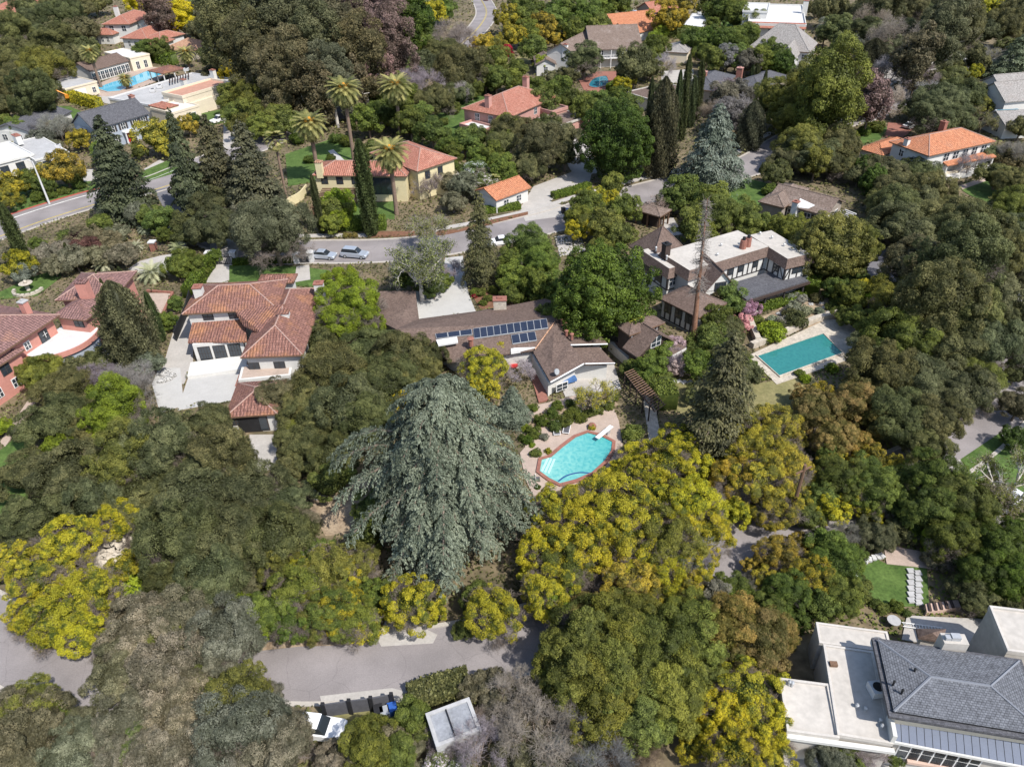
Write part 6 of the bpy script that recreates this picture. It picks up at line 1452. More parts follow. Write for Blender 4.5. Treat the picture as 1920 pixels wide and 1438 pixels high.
# yellow mass, lower centre right
TS('yellow', [(1250, 870, 110), (1090, 955, 110), (1160, 960, 140), (1240, 940, 120), (1300, 950, 110), (1320, 1000, 100), (1040, 960, 110), (1020, 1030, 100), (1090, 1020, 130), (1170, 1020, 130), (1250, 1020, 130), (1310, 880, 70), (1270, 830, 80), (1060, 1060, 110), (1230, 1070, 110), (1290, 1060, 100), (1030, 1110, 110), (1000, 1080, 60), (1200, 900, 100)], tone=.97)
TS('yellow', [(1200, 860, 90), (1150, 908, 80), (1120, 925, 70), (1015, 985, 70), (1175, 880, 60)], zf=.6); T('lime', 1050, 1130, 90, 'tuft'); T('green', 1015, 1120, 70)
TS('gold', [(1180, 1090, 110), (1240, 1110, 90), (1280, 1090, 80), (1150, 1050, 80), (1300, 1040, 60)])
TS('gold', [(1400, 830, 100), (1450, 800, 90), (1420, 900, 110), (1470, 880, 100), (1380, 900, 90), (1450, 950, 90), (1480, 820, 60), (1500, 900, 60), (1490, 940, 60), (1360, 850, 60), (1440, 850, 100)])
TS('yellow', [(1380, 960, 60), (1440, 920, 60), (1430, 840, 60)])
TS('ochre', [(1530, 770, 90), (1590, 760, 90), (1560, 820, 80), (1620, 730, 60), (1650, 790, 70), (1640, 720, 60), (1600, 830, 60), (1500, 740, 40)])
TS('gold', [(1640, 860, 60), (1560, 870, 50), (1680, 875, 50), (1610, 870, 50), (1540, 740, 50)]); TS('green', [(1580, 900, 90), (1640, 920, 90), (1540, 930, 60), (1620, 880, 60), (1680, 940, 60), (1520, 970, 50), (1555, 850, 50)]); TS('yellow', [(1600, 930, 60), (1560, 960, 60), (1630, 960, 50)])
TS('green', [(1750, 900, 110), (1800, 940, 110), (1740, 960, 100), (1700, 900, 70), (1830, 990, 80), (1780, 1010, 90), (1840, 930, 70), (1700, 960, 70)], tone=.7)
TS('dense', [(1770, 920, 90), (1810, 970, 80), (1870, 1030, 100), (1900, 1080, 100), (1850, 1080, 90), (1820, 1050, 60), (1910, 1000, 70), (1905, 820, 50)], shape='round')
TS('oak', [(1880, 1110, 90), (1830, 1120, 80), (1800, 1100, 60), (1640, 1000, 80), (1690, 990, 70), (1860, 1150, 60), (1900, 1140, 60)])
TS('lime', [(1745, 1015, 50), (1715, 990, 40)], tone=.7); T('oak_grey', 1755, 1050, 50)
TS('gold', [(1460, 1040, 80), (1520, 1080, 90), (1440, 1090, 60), (1500, 1020, 50), (1410, 1060, 40)], tone=.85); TS('green', [(1570, 1060, 90), (1580, 1120, 80), (1540, 1130, 70), (1600, 1100, 60), (1480, 1110, 80), (1550, 1020, 70), (1600, 1040, 50), (1440, 1140, 60), (1390, 1120, 50), (1350, 1100, 50)])
TS('green', [(1380, 1100, 50), (1460, 1150, 50), (1500, 1160, 40)], tone=.8); TS('silver', [(1345, 1118, 60), (1320, 1135, 36)], tone=.8)
# big olive tree lower centre, yellow tree right of it
TS('olive', [(1110, 1190, 150), (1180, 1180, 150), (1080, 1260, 150), (1160, 1250, 160), (1240, 1220, 150), (1300, 1200, 130), (1250, 1290, 150), (1130, 1320, 150), (1190, 1340, 140), (1050, 1230, 90), (1320, 1260, 100), (1290, 1150, 90), (1040, 1290, 80), (1230, 1340, 100)], shape='round')
TS('ochre', [(1120, 1160, 100), (1180, 1130, 90), (1360, 1180, 130), (1420, 1200, 120), (1380, 1240, 90), (1450, 1180, 80), (1140, 1200, 80)], tone=.9)
TS('yellow', [(1400, 1300, 130), (1360, 1350, 110), (1430, 1360, 110), (1380, 1410, 120), (1440, 1420, 90), (1330, 1380, 70), (1440, 1280, 70), (1340, 1310, 70), (1300, 1400, 60)])
TS('oak_grey', [(1000, 1340, 90), (930, 1350, 90), (1060, 1420, 110), (980, 1420, 120), (1560, 1420, 90), (1600, 1410, 70), (890, 1290, 60), (925, 1280, 70), (930, 1310, 70)])
TS('lime', [(815, 1415, 30), (850, 1395, 36)]); TS('green', [(700, 1380, 40), (725, 1365, 36), (770, 1345, 70), (790, 1365, 60), (740, 1370, 50), (1590, 1425, 60), (1678, 1420, 40)])
TS('white_flower', [(860, 1430, 50), (820, 1435, 50)])
# upper-left garden south of the main road
TS('oak_grey', [(120, 470, 64), (160, 445, 70), (200, 460, 74), (90, 478, 54), (215, 438, 56), (180, 480, 60), (230, 480, 60), (140, 485, 60), (100, 500, 50), (258, 402, 50), (20, 478, 50), (45, 468, 36)])
TS('green', [(186, 418, 36), (300, 412, 56), (280, 408, 44), (330, 500, 50), (345, 490, 50), (370, 500, 40), (400, 480, 30), (310, 440, 30), (190, 428, 44), (130, 446, 36), (70, 458, 30)])
TS('maroon', [(165, 470, 50), (150, 450, 40), (135, 455, 30)]); TS('yellow', [(35, 495, 60)], tone=.7); T('silver', 45, 510, 40)
TS('green', [(310, 600, 40), (330, 570, 30)]); TS('lime', [(5, 800, 36)]); TS('oak', [(195, 672, 70), (140, 700, 76), (105, 695, 56), (230, 680, 60), (165, 678, 44)]); TS('silver', [(280, 680, 50), (255, 670, 40)], tone=.8); 
# low shrubs in the beds
S('green', [(1000, 812, 28), (1005, 850, 22), (1040, 800, 26), (1060, 790, 30), (1075, 775, 30), (1090, 785, 22), (1105, 775, 22), (1035, 775, 26), (1045, 762, 22), (1120, 770, 22), (1000, 765, 20), (1185, 815, 40), (1140, 760, 24), (1150, 745, 24), (1070, 757, 20)])
S('dense', [(1015, 790, 26), (980, 822, 18), (990, 826, 20), (1008, 913, 12), (1450, 870, 30)], 'round clipped dark'); S('lime', [(985, 803, 18), (1000, 812, 14), (998, 835, 12)]); S('red', [(890, 555, 12), (902, 548, 10)], 'small red-flowering'); S('yellow', [(1028, 846, 14), (1110, 802, 14)])
S('green', [(900, 550, 20), (915, 560, 18), (925, 545, 20), (905, 568, 16), (975, 560, 30), (890, 548, 18)]); S('white_flower', [(1085, 770, 14), (1050, 782, 14), (1130, 752, 14)])
S('silver', [(1490, 580, 30), (1510, 585, 26), (1470, 605, 28), (1500, 560, 24), (1535, 585, 20), (1480, 560, 22), (1450, 600, 22), (1020, 820, 18)], 'silvery'); S('oak', [(1492, 603, 42), (1480, 590, 26), (1530, 560, 24), (1462, 612, 24)]); S('lime', [(1447, 622, 50), (1560, 690, 24), (1510, 712, 20)], 'pale lime')
S('green', [(1555, 550, 26), (1570, 565, 26), (1580, 580, 24), (1560, 575, 24), (1420, 600, 24), (1430, 610, 20), (1500, 700, 20)]); S('ochre', [(648, 442, 12), (665, 442, 12), (656, 442, 10)], 'small round brown'); S('green', [(1445, 358, 30), (1465, 352, 24), (1480, 365, 20), (1600, 255, 22), (1620, 247, 24), (1640, 240, 30), (1500, 375, 24)])
S('dense', [(620, 298, 18), (580, 300, 22), (558, 262, 30), (1905, 410, 30)]); S('green', [(830, 195, 18), (900, 170, 22), (925, 165, 20), (848, 205, 30), (1740, 1145, 14), (1655, 1140, 24), (1680, 1138, 24), (1640, 1130, 24), (1700, 1150, 16), (830, 230, 20)])
S('green', [(650, 268, 26), (628, 262, 22), (640, 260, 20), (40, 376, 20), (95, 366, 22), (120, 358, 22), (150, 348, 22), (70, 372, 22), (1450, 1180, 30), (1490, 1175, 26), (1330, 1150, 24)])
# hedges
hedge([(640, 428), (668, 430), (725, 428)], 2.2, 2.4, 'clipped bright green hedge along the pavement before the yellow house')
hedge([(437, 497), (470, 494), (560, 492)], 1.2, 1.0, 'low bright hedge along the street wall of the white tile-roofed house')
hedge([(905, 400), (975, 390)], 1.8, 1.1, 'trimmed green hedge left of the pale forked driveway')
hedge([(1036, 372), (1075, 362), (1105, 352)], 1.6, 1.2, 'low hedge on the right bank of the pale forked driveway')
hedge([(1420, 582), (1470, 570), (1520, 548)], 1.4, 1.0, 'low clipped hedge in front of the half-timbered house porch')
hedge([(1516, 560), (1525, 530), (1518, 505)], 2.0, 2.6, 'dark green hedge at the right end of the half-timbered house')
hedge([(105, 172), (140, 192), (190, 205)], 2.2, 3.0, 'long yellow-green hedge between garage block and grey-blue colonial', 'yellow', lsz=.4, dens=30)
hedge([(1255, 68), (1330, 78), (1400, 72), (1440, 72)], 4, 4.0, 'tall dark hedge behind the flat-roofed hut', 'green', lsz=.5, dens=20)
hedge([(270, 100), (300, 118), (330, 122)], 3, 3.5, 'tall hedge right of the white annex', 'hedge', lsz=.45, dens=25)
hedge([(1142, 180), (1160, 168), (1172, 150)], 2.4, 3.0, 'clipped hedge right of the small kidney pool', 'hedge', lsz=.4, dens=25)
hedge([(395, 500), (380, 520), (368, 545), (355, 560)], 2.0, 2.2, 'tall hedge left of the gate drive of the white tile-roofed house')
hedge([(770, 1318), (820, 1300), (880, 1284)], 2.2, 1.4, 'rough dark hedge below the lower road kerb', 'oak')
hedge([(1190, 700), (1215, 725), (1240, 750), (1250, 770)], 2.6, 2.6, 'climbing green hedge along the right of the dark trellis', 'green')
hedge([(1535, 112), (1565, 120), (1600, 127)], .9, 1.2, 'row of little clipped bushes beside the grey gabled house drive', 'hedge', lsz=.4, dens=20)
sheet('grass', [(225, 1075), (280, 1065), (290, 1110), (240, 1120)], 'lawn', keep=False)
sheet('grass', [(480, 1050), (530, 1045), (535, 1085), (490, 1090)], 'lawn', keep=False)
scatter('ground_cover', [(470, 1040), (540, 1035), (545, 1095), (480, 1100)], 2500, .25, 'lime', .5)
scatter('ground_cover', [(215, 1070), (285, 1060), (295, 1115), (230, 1125)], 2500, .25, 'lime', .5)
# ground cover between everything
scatter('ground_cover', [(-80, 690), (1450, 700), (1500, 1180), (900, 1500), (-200, 1500)], 70000, .30, 'oak', .5)
scatter('ground_cover', [(1380, 690), (2050, 690), (2100, 1240), (1350, 1180)], 30000, .30, 'green', .4)
scatter('ground_cover', [(-80, 395), (1990, 395), (2000, 700), (-80, 700)], 60000, .40, 'oak', .5)
scatter('ground_cover', [(-80, 150), (1990, 150), (1990, 395), (-80, 395)], 70000, .6, 'oak', .8)
scatter('ground_cover', [(-300, -40), (2200, -40), (2000, 150), (-80, 150)], 70000, 1.0, 'oak', 1.2)
# ---------------- vehicles and garden objects ----------------
def carpaint(name, col, metal=.3):
    m, t, b, N, L = nodes(name); b.inputs['Base Color'].default_value = (*col, 1); b.inputs['Metallic'].default_value = metal; b.inputs['Roughness'].default_value = .3; b.inputs['Coat Weight'].default_value = .5; MATS[name] = m
carpaint('car_silver', (.42, .46, .52)); carpaint('car_white', (.78, .78, .78), 0); carpaint('car_red', (.25, .02, .02), .1); carpaint('car_dark', (.05, .06, .08)); carpaint('car_blue', (.2, .32, .42)); carpaint('car_glass', (.02, .025, .03), 0); carpaint('car_light', (.8, .8, .78), .2)
mat('rubber', (.02, .02, .02), .8)
def car(px, py, ang_px, label, paint, suv=False, L=4.7, cat='car'):
    """px,py: photo pixel of the centre on the ground; ang_px: another pixel towards the front"""
    c = P(px, py); q = P(*ang_px); d = (q - c)[:2]; d /= np.linalg.norm(d); a = math.atan2(d[1], d[0])
    r = empty('parked_car', (c[0], c[1], .04), label, cat); r.rotation_euler = (0, 0, a); W = 1.85; Hh = 1.75 if suv else 1.45
    def loft(prof, name, m, inset=lambda x, z: 0.0, par=None):
        """side profile polygon (x,z) swept across the width, rounded by insets"""
        n = len(prof); rows = []
        for s, k in ((-1, 1.0), (-.93, 0), (.93, 0), (1, 1.0)):
            rows.append([((x * (1 - .02 * k)), s * (W / 2 - inset(x, z)), z - .04 * k if z > .5 else z + .03 * k) for x, z in prof])
        V = [p for rw in rows for p in rw]; F = []
        for i in range(3):
            for j in range(n): F.append([i * n + j, i * n + (j + 1) % n, (i + 1) * n + (j + 1) % n, (i + 1) * n + j])
        F.append(list(range(n))[::-1]); F.append([3 * n + j for j in range(n)])
        me = bpy.data.meshes.new(name); me.from_pydata(V, [], F); me.materials.append(M(m)); me.polygons.foreach_set('use_smooth', [False] * len(F))
        o = bpy.data.objects.new(name, me); link(o, par or r); bv = o.modifiers.new('b', 'BEVEL'); bv.width = .06; bv.segments = 2; return o
    h = L / 2
    if suv: body = [(-h, .45), (-h, .95), (-h + .1, 1.1), (h * .30, 1.08), (h * .92, .92), (h, .75), (h, .4), (h * .8, .28), (-h * .8, .28)]; cab = [(-h + .12, 1.05), (-h + .35, 1.62), (-h + .6, Hh), (.2, Hh), (.55, 1.66), (h * .45, 1.03)]; roof = (-h + .6, .25)
    else: body = [(-h, .42), (-h + .02, .85), (-h + .15, .98), (h * .30, .95), (h * .9, .80), (h, .65), (h, .35), (h * .8, .25), (-h * .8, .25)]; cab = [(-h + .55, .92), (-h + 1.25, Hh - .06), (-h + 1.6, Hh), (.15, Hh), (.5, Hh - .08), (h * .48, .90)]; roof = (-h + 1.5, .25)
    tin = lambda x, z: .08 + max(0, z - .95) * .28
    loft(body, 'body', paint); loft(cab, 'window_glass', 'car_glass', tin)
    rf = [(roof[0] - .15, Hh - .02), (roof[0], Hh + .03), (roof[1], Hh + .03), (roof[1] + .2, Hh - .03)]; loft(rf, 'car_roof', paint, lambda x, z: .24)
    xs = [(-h * .12, .06)] + ([(h * .43, .05)] if 0 else [])
    for sx in (-1, 1):
        for sy in (-1, 1):
            b = MB(); b.tube((c[0] + 0, c[1], 0), (c[0], c[1], 0), .1)
            w_ = bpy.data.meshes.new('wheel'); S_ = MB(); S_.tube((sx * h * .64, sy * (W / 2 - .22), .33), (sx * h * .64, sy * (W / 2 + .01), .33), .33, .33, 12)
            w_.from_pydata(S_.v, [], S_.f); w_.materials.append(M('rubber')); o = bpy.data.objects.new('wheel', w_); link(o, r)
            w2 = bpy.data.meshes.new('rim'); S_ = MB(); S_.tube((sx * h * .64, sy * (W / 2 - .1), .33), (sx * h * .64, sy * (W / 2 + .03), .33), .2, .2, 8); w2.from_pydata(S_.v, [], S_.f); w2.materials.append(M('grey_metal')); link(bpy.data.objects.new('rim', w2), o)
    for nm, x, m in (('headlight', h - .03, 'car_light'), ('tail_light', -h + .03, 'car_red')):
        for sy in (-1, 1):
            me = bpy.data.meshes.new(nm); S_ = MB(); S_.box((x, sy * .68, .62 if nm == 'headlight' else .75), .12, .36, .16); me.from_pydata(S_.v, [], S_.f); me.materials.append(M(m)); link(bpy.data.objects.new(nm, me), r)
    return r
car(607, 484, (640, 486), 'silver sedan parked on the street, left of the two silver cars', 'car_silver')
car(666, 482, (700, 485), 'silver suv parked on the street behind the silver sedan', 'car_silver', True, 4.9)
car(939, 458, (900, 462), 'white hatchback parked on the street right of the layered redwood', 'car_white', False, 4.2)
car(596, 1372, (630, 1376), 'white suv under oak branches at the bottom edge', 'car_white', True, 4.8)
car(412, 229, (390, 236), 'white van parked by the sprawling white villa', 'car_white', True, 5.0, 'van')
car(1184, 25, (1210, 25), 'silver car beyond the orange-roofed cottage at the top', 'car_silver', False)
car(911, 1, (914, 12), 'dark red car driving on the curving road at the top', 'car_red', False)
car(1574, 92, (1570, 108), 'dark blue car parked right of the grey gabled house', 'car_dark'); car(1590, 92, (1586, 108), 'middle white car parked right of the grey gabled house', 'car_white', True); car(1603, 98, (1600, 112), 'pale blue car parked right of the grey gabled house', 'car_blue')
car(1712, 16, (1730, 14), 'dark car under trees in the top right', 'car_dark'); car(1706, 240, (1722, 234), 'white car on the brick drive of the orange-roofed villa', 'car_white'); car(1468, 268, (1480, 262), 'dark car on the mid street below the feathery trees', 'car_dark')
car(1115, 246, (1110, 252), 'white car under the flat brown carport roof of the pink brick house', 'car_white'); car(1885, 945, (1905, 930), 'white car half hidden beneath the lower right sycamore', 'car_white', True)
car(480, 385, (495, 378), 'dark car parked under the conifers beside the yellow house', 'car_dark')
# diving board, loungers
def thing(name, px, py, label, cat, z=0, group=None, kind=None):
    p = P(px, py, z); return empty(name, (p[0], p[1], z), label, cat, group), p
t, p = thing('diving_board', 1142, 806, 'white diving board over the almond-shaped pool', 'diving board')
a0, a1 = P(1147, 799, .75), P(1119, 822, .75); d = (a1 - a0); d /= np.linalg.norm(d); s = np.array([-d[1], d[0], 0]) * .28
MB().hull8([a0 - s, a0 + s, a1 + s, a1 - s], [a0 - s + (0, 0, .09), a0 + s + (0, 0, .09), a1 + s + (0, 0, .09), a1 - s + (0, 0, .09)]).build('board', M('white_paint'), t)
m_ = a0 + d * .9; MB().box((m_[0], m_[1], .1), .6, .5, .65, math.atan2(d[1], d[0])).build('stand', M('grey_metal'), t)
for px, py, q, lb in ((1043, 808, (1045, 822), 'left sun lounger with dark slats at the pool edge'), (1063, 805, (1060, 818), 'right sun lounger with dark slats at the pool edge')):
    t, p = thing('sun_lounger', px, py, lb, 'sun lounger', 0, 'sun loungers by the almond pool'); q = P(*q); d = q - P(px, py); d /= np.linalg.norm(d); s = np.array([-d[1], d[0], 0]) * .36
    def pt(a, b_, z): r_ = p + d * a + s * b_; return np.array([r_[0], r_[1], z])
    MB().hull8([pt(-.3, -1, .3), pt(-.3, 1, .3), pt(1.1, 1, .3), pt(1.1, -1, .3)], [pt(-.3, -1, .36), pt(-.3, 1, .36), pt(1.1, 1, .36), pt(1.1, -1, .36)]).build('seat', M('canvas_dark'), t)
    MB().hull8([pt(-.9, -1, .75), pt(-.9, 1, .75), pt(-.3, 1, .32), pt(-.3, -1, .32)], [pt(-.9, -1, .8), pt(-.9, 1, .8), pt(-.3, 1, .38), pt(-.3, -1, .38)]).build('backrest', M('canvas_dark'), t)
    b = MB()
    for k in (-1, 1): b.tube(pt(-.3, k * 1.1, .36), pt(1.15, k * 1.1, .36), .05).tube(pt(-.95, k * 1.1, .82), pt(-.3, k * 1.1, .36), .05)
    b.tube(pt(1.15, -1.1, .36), pt(1.15, 1.1, .36), .05).tube(pt(-.95, -1.1, .82), pt(-.95, 1.1, .82), .05); b.build('frame', M('white_paint'), t)
    for k in (-1, 1):
        for a in (-.25, 1.05): MB().tube(pt(a, k, 0), pt(a, k, .34), .04).build('leg', M('white_paint'), t)
t, p = thing('garden_chair', 1008, 902, 'dark garden chair on the deck left of the pool steps', 'chair')
MB().box((p[0], p[1], .4), .5, .5, .08).build('seat', M('canvas_dark'), t); MB().box((p[0] - .25, p[1], .45), .07, .5, .5).build('backrest', M('white_paint'), t)
for sx in (-.2, .2):
    for sy in (-.2, .2): MB().box((p[0] + sx, p[1] + sy, 0), .05, .05, .4).build('leg', M('white_paint'), t)
t, p = thing('spring_rider', 1110, 803, 'brown planter bowl on the pool deck by the board', 'planter'); t.name = 'planter'
MB().tube(p, p + np.array([0, 0, .4]), .35, .55, 10).build('bowl', M('brown_wood'), t); MB().ball(p + np.array([0, 0, .5]), .5, .5, .25).build('plant', M('brick_paving'), t)
# trellis walk
t, p = thing('trellis', 1200, 735, 'long dark wooden trellis walk running down beside the pool garden', 'trellis')
A0, A1, B0, B1 = P(1172, 700, 2.6), P(1228, 772, 2.6), P(1186, 694, 2.6), P(1246, 760, 2.6)
b = MB()
for u_, v_ in ((A0, A1), (B0, B1), ((A0 + B0) / 2, (A1 + B1) / 2)): b.tube(u_, v_, .1, .1, 4)
b.build('beam', M('dark_wood'), t)
for k in range(20):
    f_ = k / 19; a_, c_ = A0 + (A1 - A0) * f_, B0 + (B1 - B0) * f_; e_ = (c_ - a_) * .12; up = np.array([0, 0, .12]); MB().tube(a_ - e_ + up, c_ + e_ + up, .07, .07, 4).build('slat', M('brown_wood'), t)
    if k % 4 == 0:
        for q in (a_, c_): MB().box((q[0], q[1], 0), .16, .16, 2.6).build('post', M('dark_wood'), t)
# fences and walls
def wall_obj(name, pts, h, th, m, label, cat='wall', part='wall', posts_=None):
    pl = [P(x, y) for x, y in pts]; t = empty(name, tuple(pl[0]), label, cat); b = MB(); q = offset(pl, th)
    for i in range(len(pl) - 1): b.prism([pl[i], pl[i + 1], q[i + 1], q[i]], 0, h)
    b.build(part, M(m), t)
    if posts_:
        for i in range(len(pl)): MB().box((pl[i][0], pl[i][1], 0), .3, .3, h + .25).build('post', M(posts_), t)
    return t
wall_obj('stone_wall', [(1412, 655), (1470, 632), (1530, 606), (1590, 590)], .9, .8, 'stone', 'rough pale stone retaining wall above the rectangular teal pool')
wall_obj('stone_wall', [(1425, 645), (1410, 610), (1400, 590)], 1.1, .8, 'stone', 'pale stone steps and wall left of the silvery garden beds')
wall_obj('stone_wall', [(582, 915), (600, 902), (632, 893)], .7, .5, 'white_concrete', 'short pale stone wall above the bare dirt patch')
wall_obj('fence', [(612, 1345), (660, 1338), (700, 1333), (738, 1326)], 1.9, .12, 'canvas_dark', 'dark mesh fence with screen below the lower road', 'fence', 'screen', 'dark')
wall_obj('garden_wall', [(200, 255), (150, 245)], .1, .1, 'kerb', 'x')['label'] = 'thin pale kerb wall beside the grey-blue colonial'
wall_obj('brick_edging', [(275, 548), (322, 551), (303, 592)], .35, .4, 'brick_paving', 'red brick border round the small court right of the pink mansion')
wall_obj('fence', [(332, 640), (352, 592), (360, 560)], 1.7, .12, 'dark', 'dark fence between the conifer and the white house side path', 'fence', 'panel')
wall_obj('street_wall', [(290, 432), (320, 440)], 1.2, .2, 'canvas_dark', 'grey slatted gate screen near the road junction', 'gate', 'panel')
for px, py, lb, m in ((290, 470, 'red brick pillar beside the drive gate', 'brick_paving'), (395, 490, 'white stone gate pillar left of the entrance drive', 'flat_white'), (440, 489, 'white stone gate pillar right of the entrance drive', 'flat_white'), (558, 493, 'white stone pillar left of the footpath gate', 'flat_white'), (584, 490, 'white stone pillar right of the footpath gate', 'flat_white')):
    t, p = thing('gate_pillar', px, py, lb, 'pillar'); MB().box((p[0], p[1], 0), 1.0, 1.0, 1.7).build('shaft', M(m), t); MB().box((p[0], p[1], 1.7), 1.25, 1.25, .2).build('cap', M('flat_white'), t)
def gate(p0, p1, h, label, m='dark'):
    a, b_ = P(*p0), P(*p1); t = empty('gate', tuple(a), label, 'gate'); bb = MB(); bb.tube(a + (0, 0, .15), b_ + (0, 0, .15), .05).tube(a + (0, 0, h), b_ + (0, 0, h), .05); bb.build('frame', M(m), t)
    for k in range(12): q = a + (b_ - a) * k / 11; MB().tube(q, q + np.array([0, 0, h]), .035).build('bar', M(m), t)
gate((292, 472), (322, 474), 1.4, 'black iron gate right of the red pillar'); gate((398, 496), (438, 496), 1.5, 'dark iron gate across the entrance drive between white pillars'); gate((563, 494), (580, 493), 1.3, 'little dark gate on the footpath between white pillars')
gate((1041, 462), (1092, 455), 1.6, 'long dark metal gate across the drive above the dense round tree')
sheet('driveway', [(1040, 445), (1085, 438), (1100, 470), (1050, 482)], 'concrete')
# bins
for px, py, m, lb in ((712, 1342, 'dark', 'black wheelie bin left of the blue bin'), (724, 1345, 'grey_metal', 'grey wheelie bin between black bin and blue bin'), (738, 1338, 'blue_plastic', 'blue wheelie bin beside the spiky agave'), (1066, 402, 'blue_plastic', 'blue bin beside the driveway mouth at the mid street'), (1056, 400, 'dark', 'dark green bin left of the blue driveway bin'), (333, 608, 'blue_plastic', 'blue bin behind the white tile-roofed house'), (330, 622, 'dark', 'dark bin on the side path of the white house')):
    t, p = thing('wheelie_bin', px, py, lb, 'bin'); z = .06
    MB().box((p[0], p[1], z), .7, .8, 1.0, .3).build('bin_body', M(m), t); MB().box((p[0], p[1], z + 1.0), .76, .88, .1, .3).build('lid', M(m), t)
    for k in (-.25, .25): MB().tube((p[0] + k, p[1] + .4, z + .12), (p[0] + k + .06, p[1] + .4, z + .12), .12, .12, 8).build('wheel', M('rubber'), t)
# street lamp, pole
b0, h = hgt(93, 383, 65, 303); t = empty('street_lamp', tuple(b0), 'tall pale street lamp on the verge of the main road', 'street lamp')
MB().tube(b0, b0 + np.array([0, 0, h]), .22, .13, 8).build('pole', M('flat_white'), t); MB().tube(b0 + np.array([0, 0, h]), b0 + np.array([-1.6, .4, h + .3]), .08).build('arm', M('flat_white'), t); MB().box((b0[0] - 1.9, b0[1] + .4, h + .2), .9, .35, .2).build('lamp_head', M('grey_metal'), t)
b0, h = hgt(1480, 978, 1492, 925); t = empty('utility_pole', tuple(b0), 'brown wooden utility pole beside the lower road under yellow trees', 'pole')
MB().tube(b0, b0 + np.array([0, 0, h + 4]), .24, .17, 8).build('pole', M('brown_wood'), t); MB().box((b0[0], b0[1], h + 3.2), 2.2, .14, .16, .5).build('crossarm', M('brown_wood'), t)
t, p = thing('street_lamp', 1172, 30, 'small white lamp post near the orange cottage', 'street lamp'); MB().tube(p, p + np.array([0, 0, 7.0]), .15, .12).build('pole', M('flat_white'), t); MB().box((p[0], p[1], 7), 1.2, .9, .25).build('lamp_head', M('flat_white'), t)
# fountain, umbrella, canopy, digger
t, p = thing('fountain', 54, 545, 'round stone fountain bowl on the lawn behind the pink mansion', 'fountain')
MB().tube(p, p + np.array([0, 0, 1.1]), .35, .25, 10).build('pedestal', M('stone'), t); MB().tube(p + np.array([0, 0, 1.1]), p + np.array([0, 0, 1.45]), .6, 1.1, 14).build('bowl', M('stone'), t); MB().ball(p + np.array([0, 0, 1.7]), .3).build('finial', M('stone'), t)
b = MB()
for k in range(9):
    a = 3.4 + k * .35; q = p + np.array([math.cos(a) * 2.2, math.sin(a) * 2.2, 0]); b.box((q[0], q[1], 0), .9, .45, .5, a + 1.57)
b.build('bench_ring', M('stone'), t)
t, p = thing('parasol', 1222, 58, 'turquoise parasol in the courtyard right of the orange cottage', 'parasol'); MB().tube(p, p + np.array([0, 0, 2.4]), .05).build('pole', M('white_paint'), t)
mat('teal_cloth', (.02, .30, .26), .8); b = MB(); n = 8
for k in range(n):
    a, c_ = 2 * math.pi * k / n, 2 * math.pi * (k + 1) / n; b.poly([p + np.array([0, 0, 3.1]), p + np.array([2.2 * math.cos(a), 2.2 * math.sin(a), 2.4]), p + np.array([2.2 * math.cos(c_), 2.2 * math.sin(c_), 2.4])])
b.build('canopy', M('teal_cloth'), t)
cf = fr((215, 672), (197, 656), (236, 652), 2.6); t = house('canopy', 'taupe garden canopy right of the curved white roof of the pink mansion', 'canopy', cf); hip(t, cf, 2.6, .35, 'taupe', ridge=False); posts(t, cf, 2.6, 'dark', 2, .1)
mat('digger_orange', (.65, .25, .03), .5)
t, p = thing('excavator', 88, 198, 'small orange digger behind the dark-roofed bungalow', 'digger')
MB().box((p[0], p[1], .8), 2.6, 2.0, 1.1, .3).build('body', M('digger_orange'), t); MB().box((p[0] - .5, p[1], 1.9), 1.3, 1.4, 1.2, .3).build('cab', M('car_glass'), t)
for k in (-.9, .9): MB().box((p[0], p[1] + k, 0), 3.2, .5, .8, .3).build('track', M('rubber'), t)
MB().tube(p + np.array([1.2, 0, 1.6]), p + np.array([3.4, .6, 4.2]), .25, .22, 4).tube(p + np.array([3.4, .6, 4.2]), p + np.array([6.0, 1.2, 2.6]), .22, .18, 4).build('arm', M('digger_orange'), t); MB().box((p[0] + 6.1, p[1] + 1.2, 1.6), .8, .9, 1.0).build('bucket', M('digger_orange'), t)
# ladder and bench behind the lower right house
a0, a1 = P(1692, 1170, .35), P(1768, 1180, .35); t = empty('ladder', (a0[0], a0[1], .3), 'white ladder lying behind the lower right house', 'ladder'); d = a1 - a0; d /= np.linalg.norm(d); s = np.array([-d[1], d[0], 0]) * .22
for k in (-1, 1): MB().tube(a0 + s * k, a1 + s * k, .05, .05, 4).build('rail', M('white_paint'), t)
for k in range(13): q = a0 + (a1 - a0) * (k + .5) / 13; MB().tube(q - s, q + s, .035, .035, 4).build('rung', M('white_paint'), t)
a0, a1, a2, a3 = P(1735, 1132, .6), P(1796, 1124, .6), P(1802, 1138, .6), P(1738, 1147, .6); t = empty('deck_steps', (a0[0], a0[1], 0), 'weathered pink wooden steps above the lower right house', 'steps')
MB().prism([a0, a1, a2, a3], 0, .6).build('platform', M('pink_wood'), t)
for k in range(5): q0 = a0 + (a1 - a0) * (k + .6) / 6; q1 = a3 + (a2 - a3) * (k + .6) / 6; e_ = np.array([.12, 0, 0]); MB().prism([q0 - e_, q0 + e_, q1 + e_, q1 - e_], .6, .75).build('plank', M('dark_wood'), t)
t, p = thing('round_table', 1672, 1172, 'round pale table behind the lower right house', 'table'); MB().tube(p + np.array([0, 0, .7]), p + np.array([0, 0, .78]), .6, .6, 16).build('table_top', M('flat_grey'), t); MB().tube(p, p + np.array([0, 0, .7]), .1).build('leg', M('dark'), t)
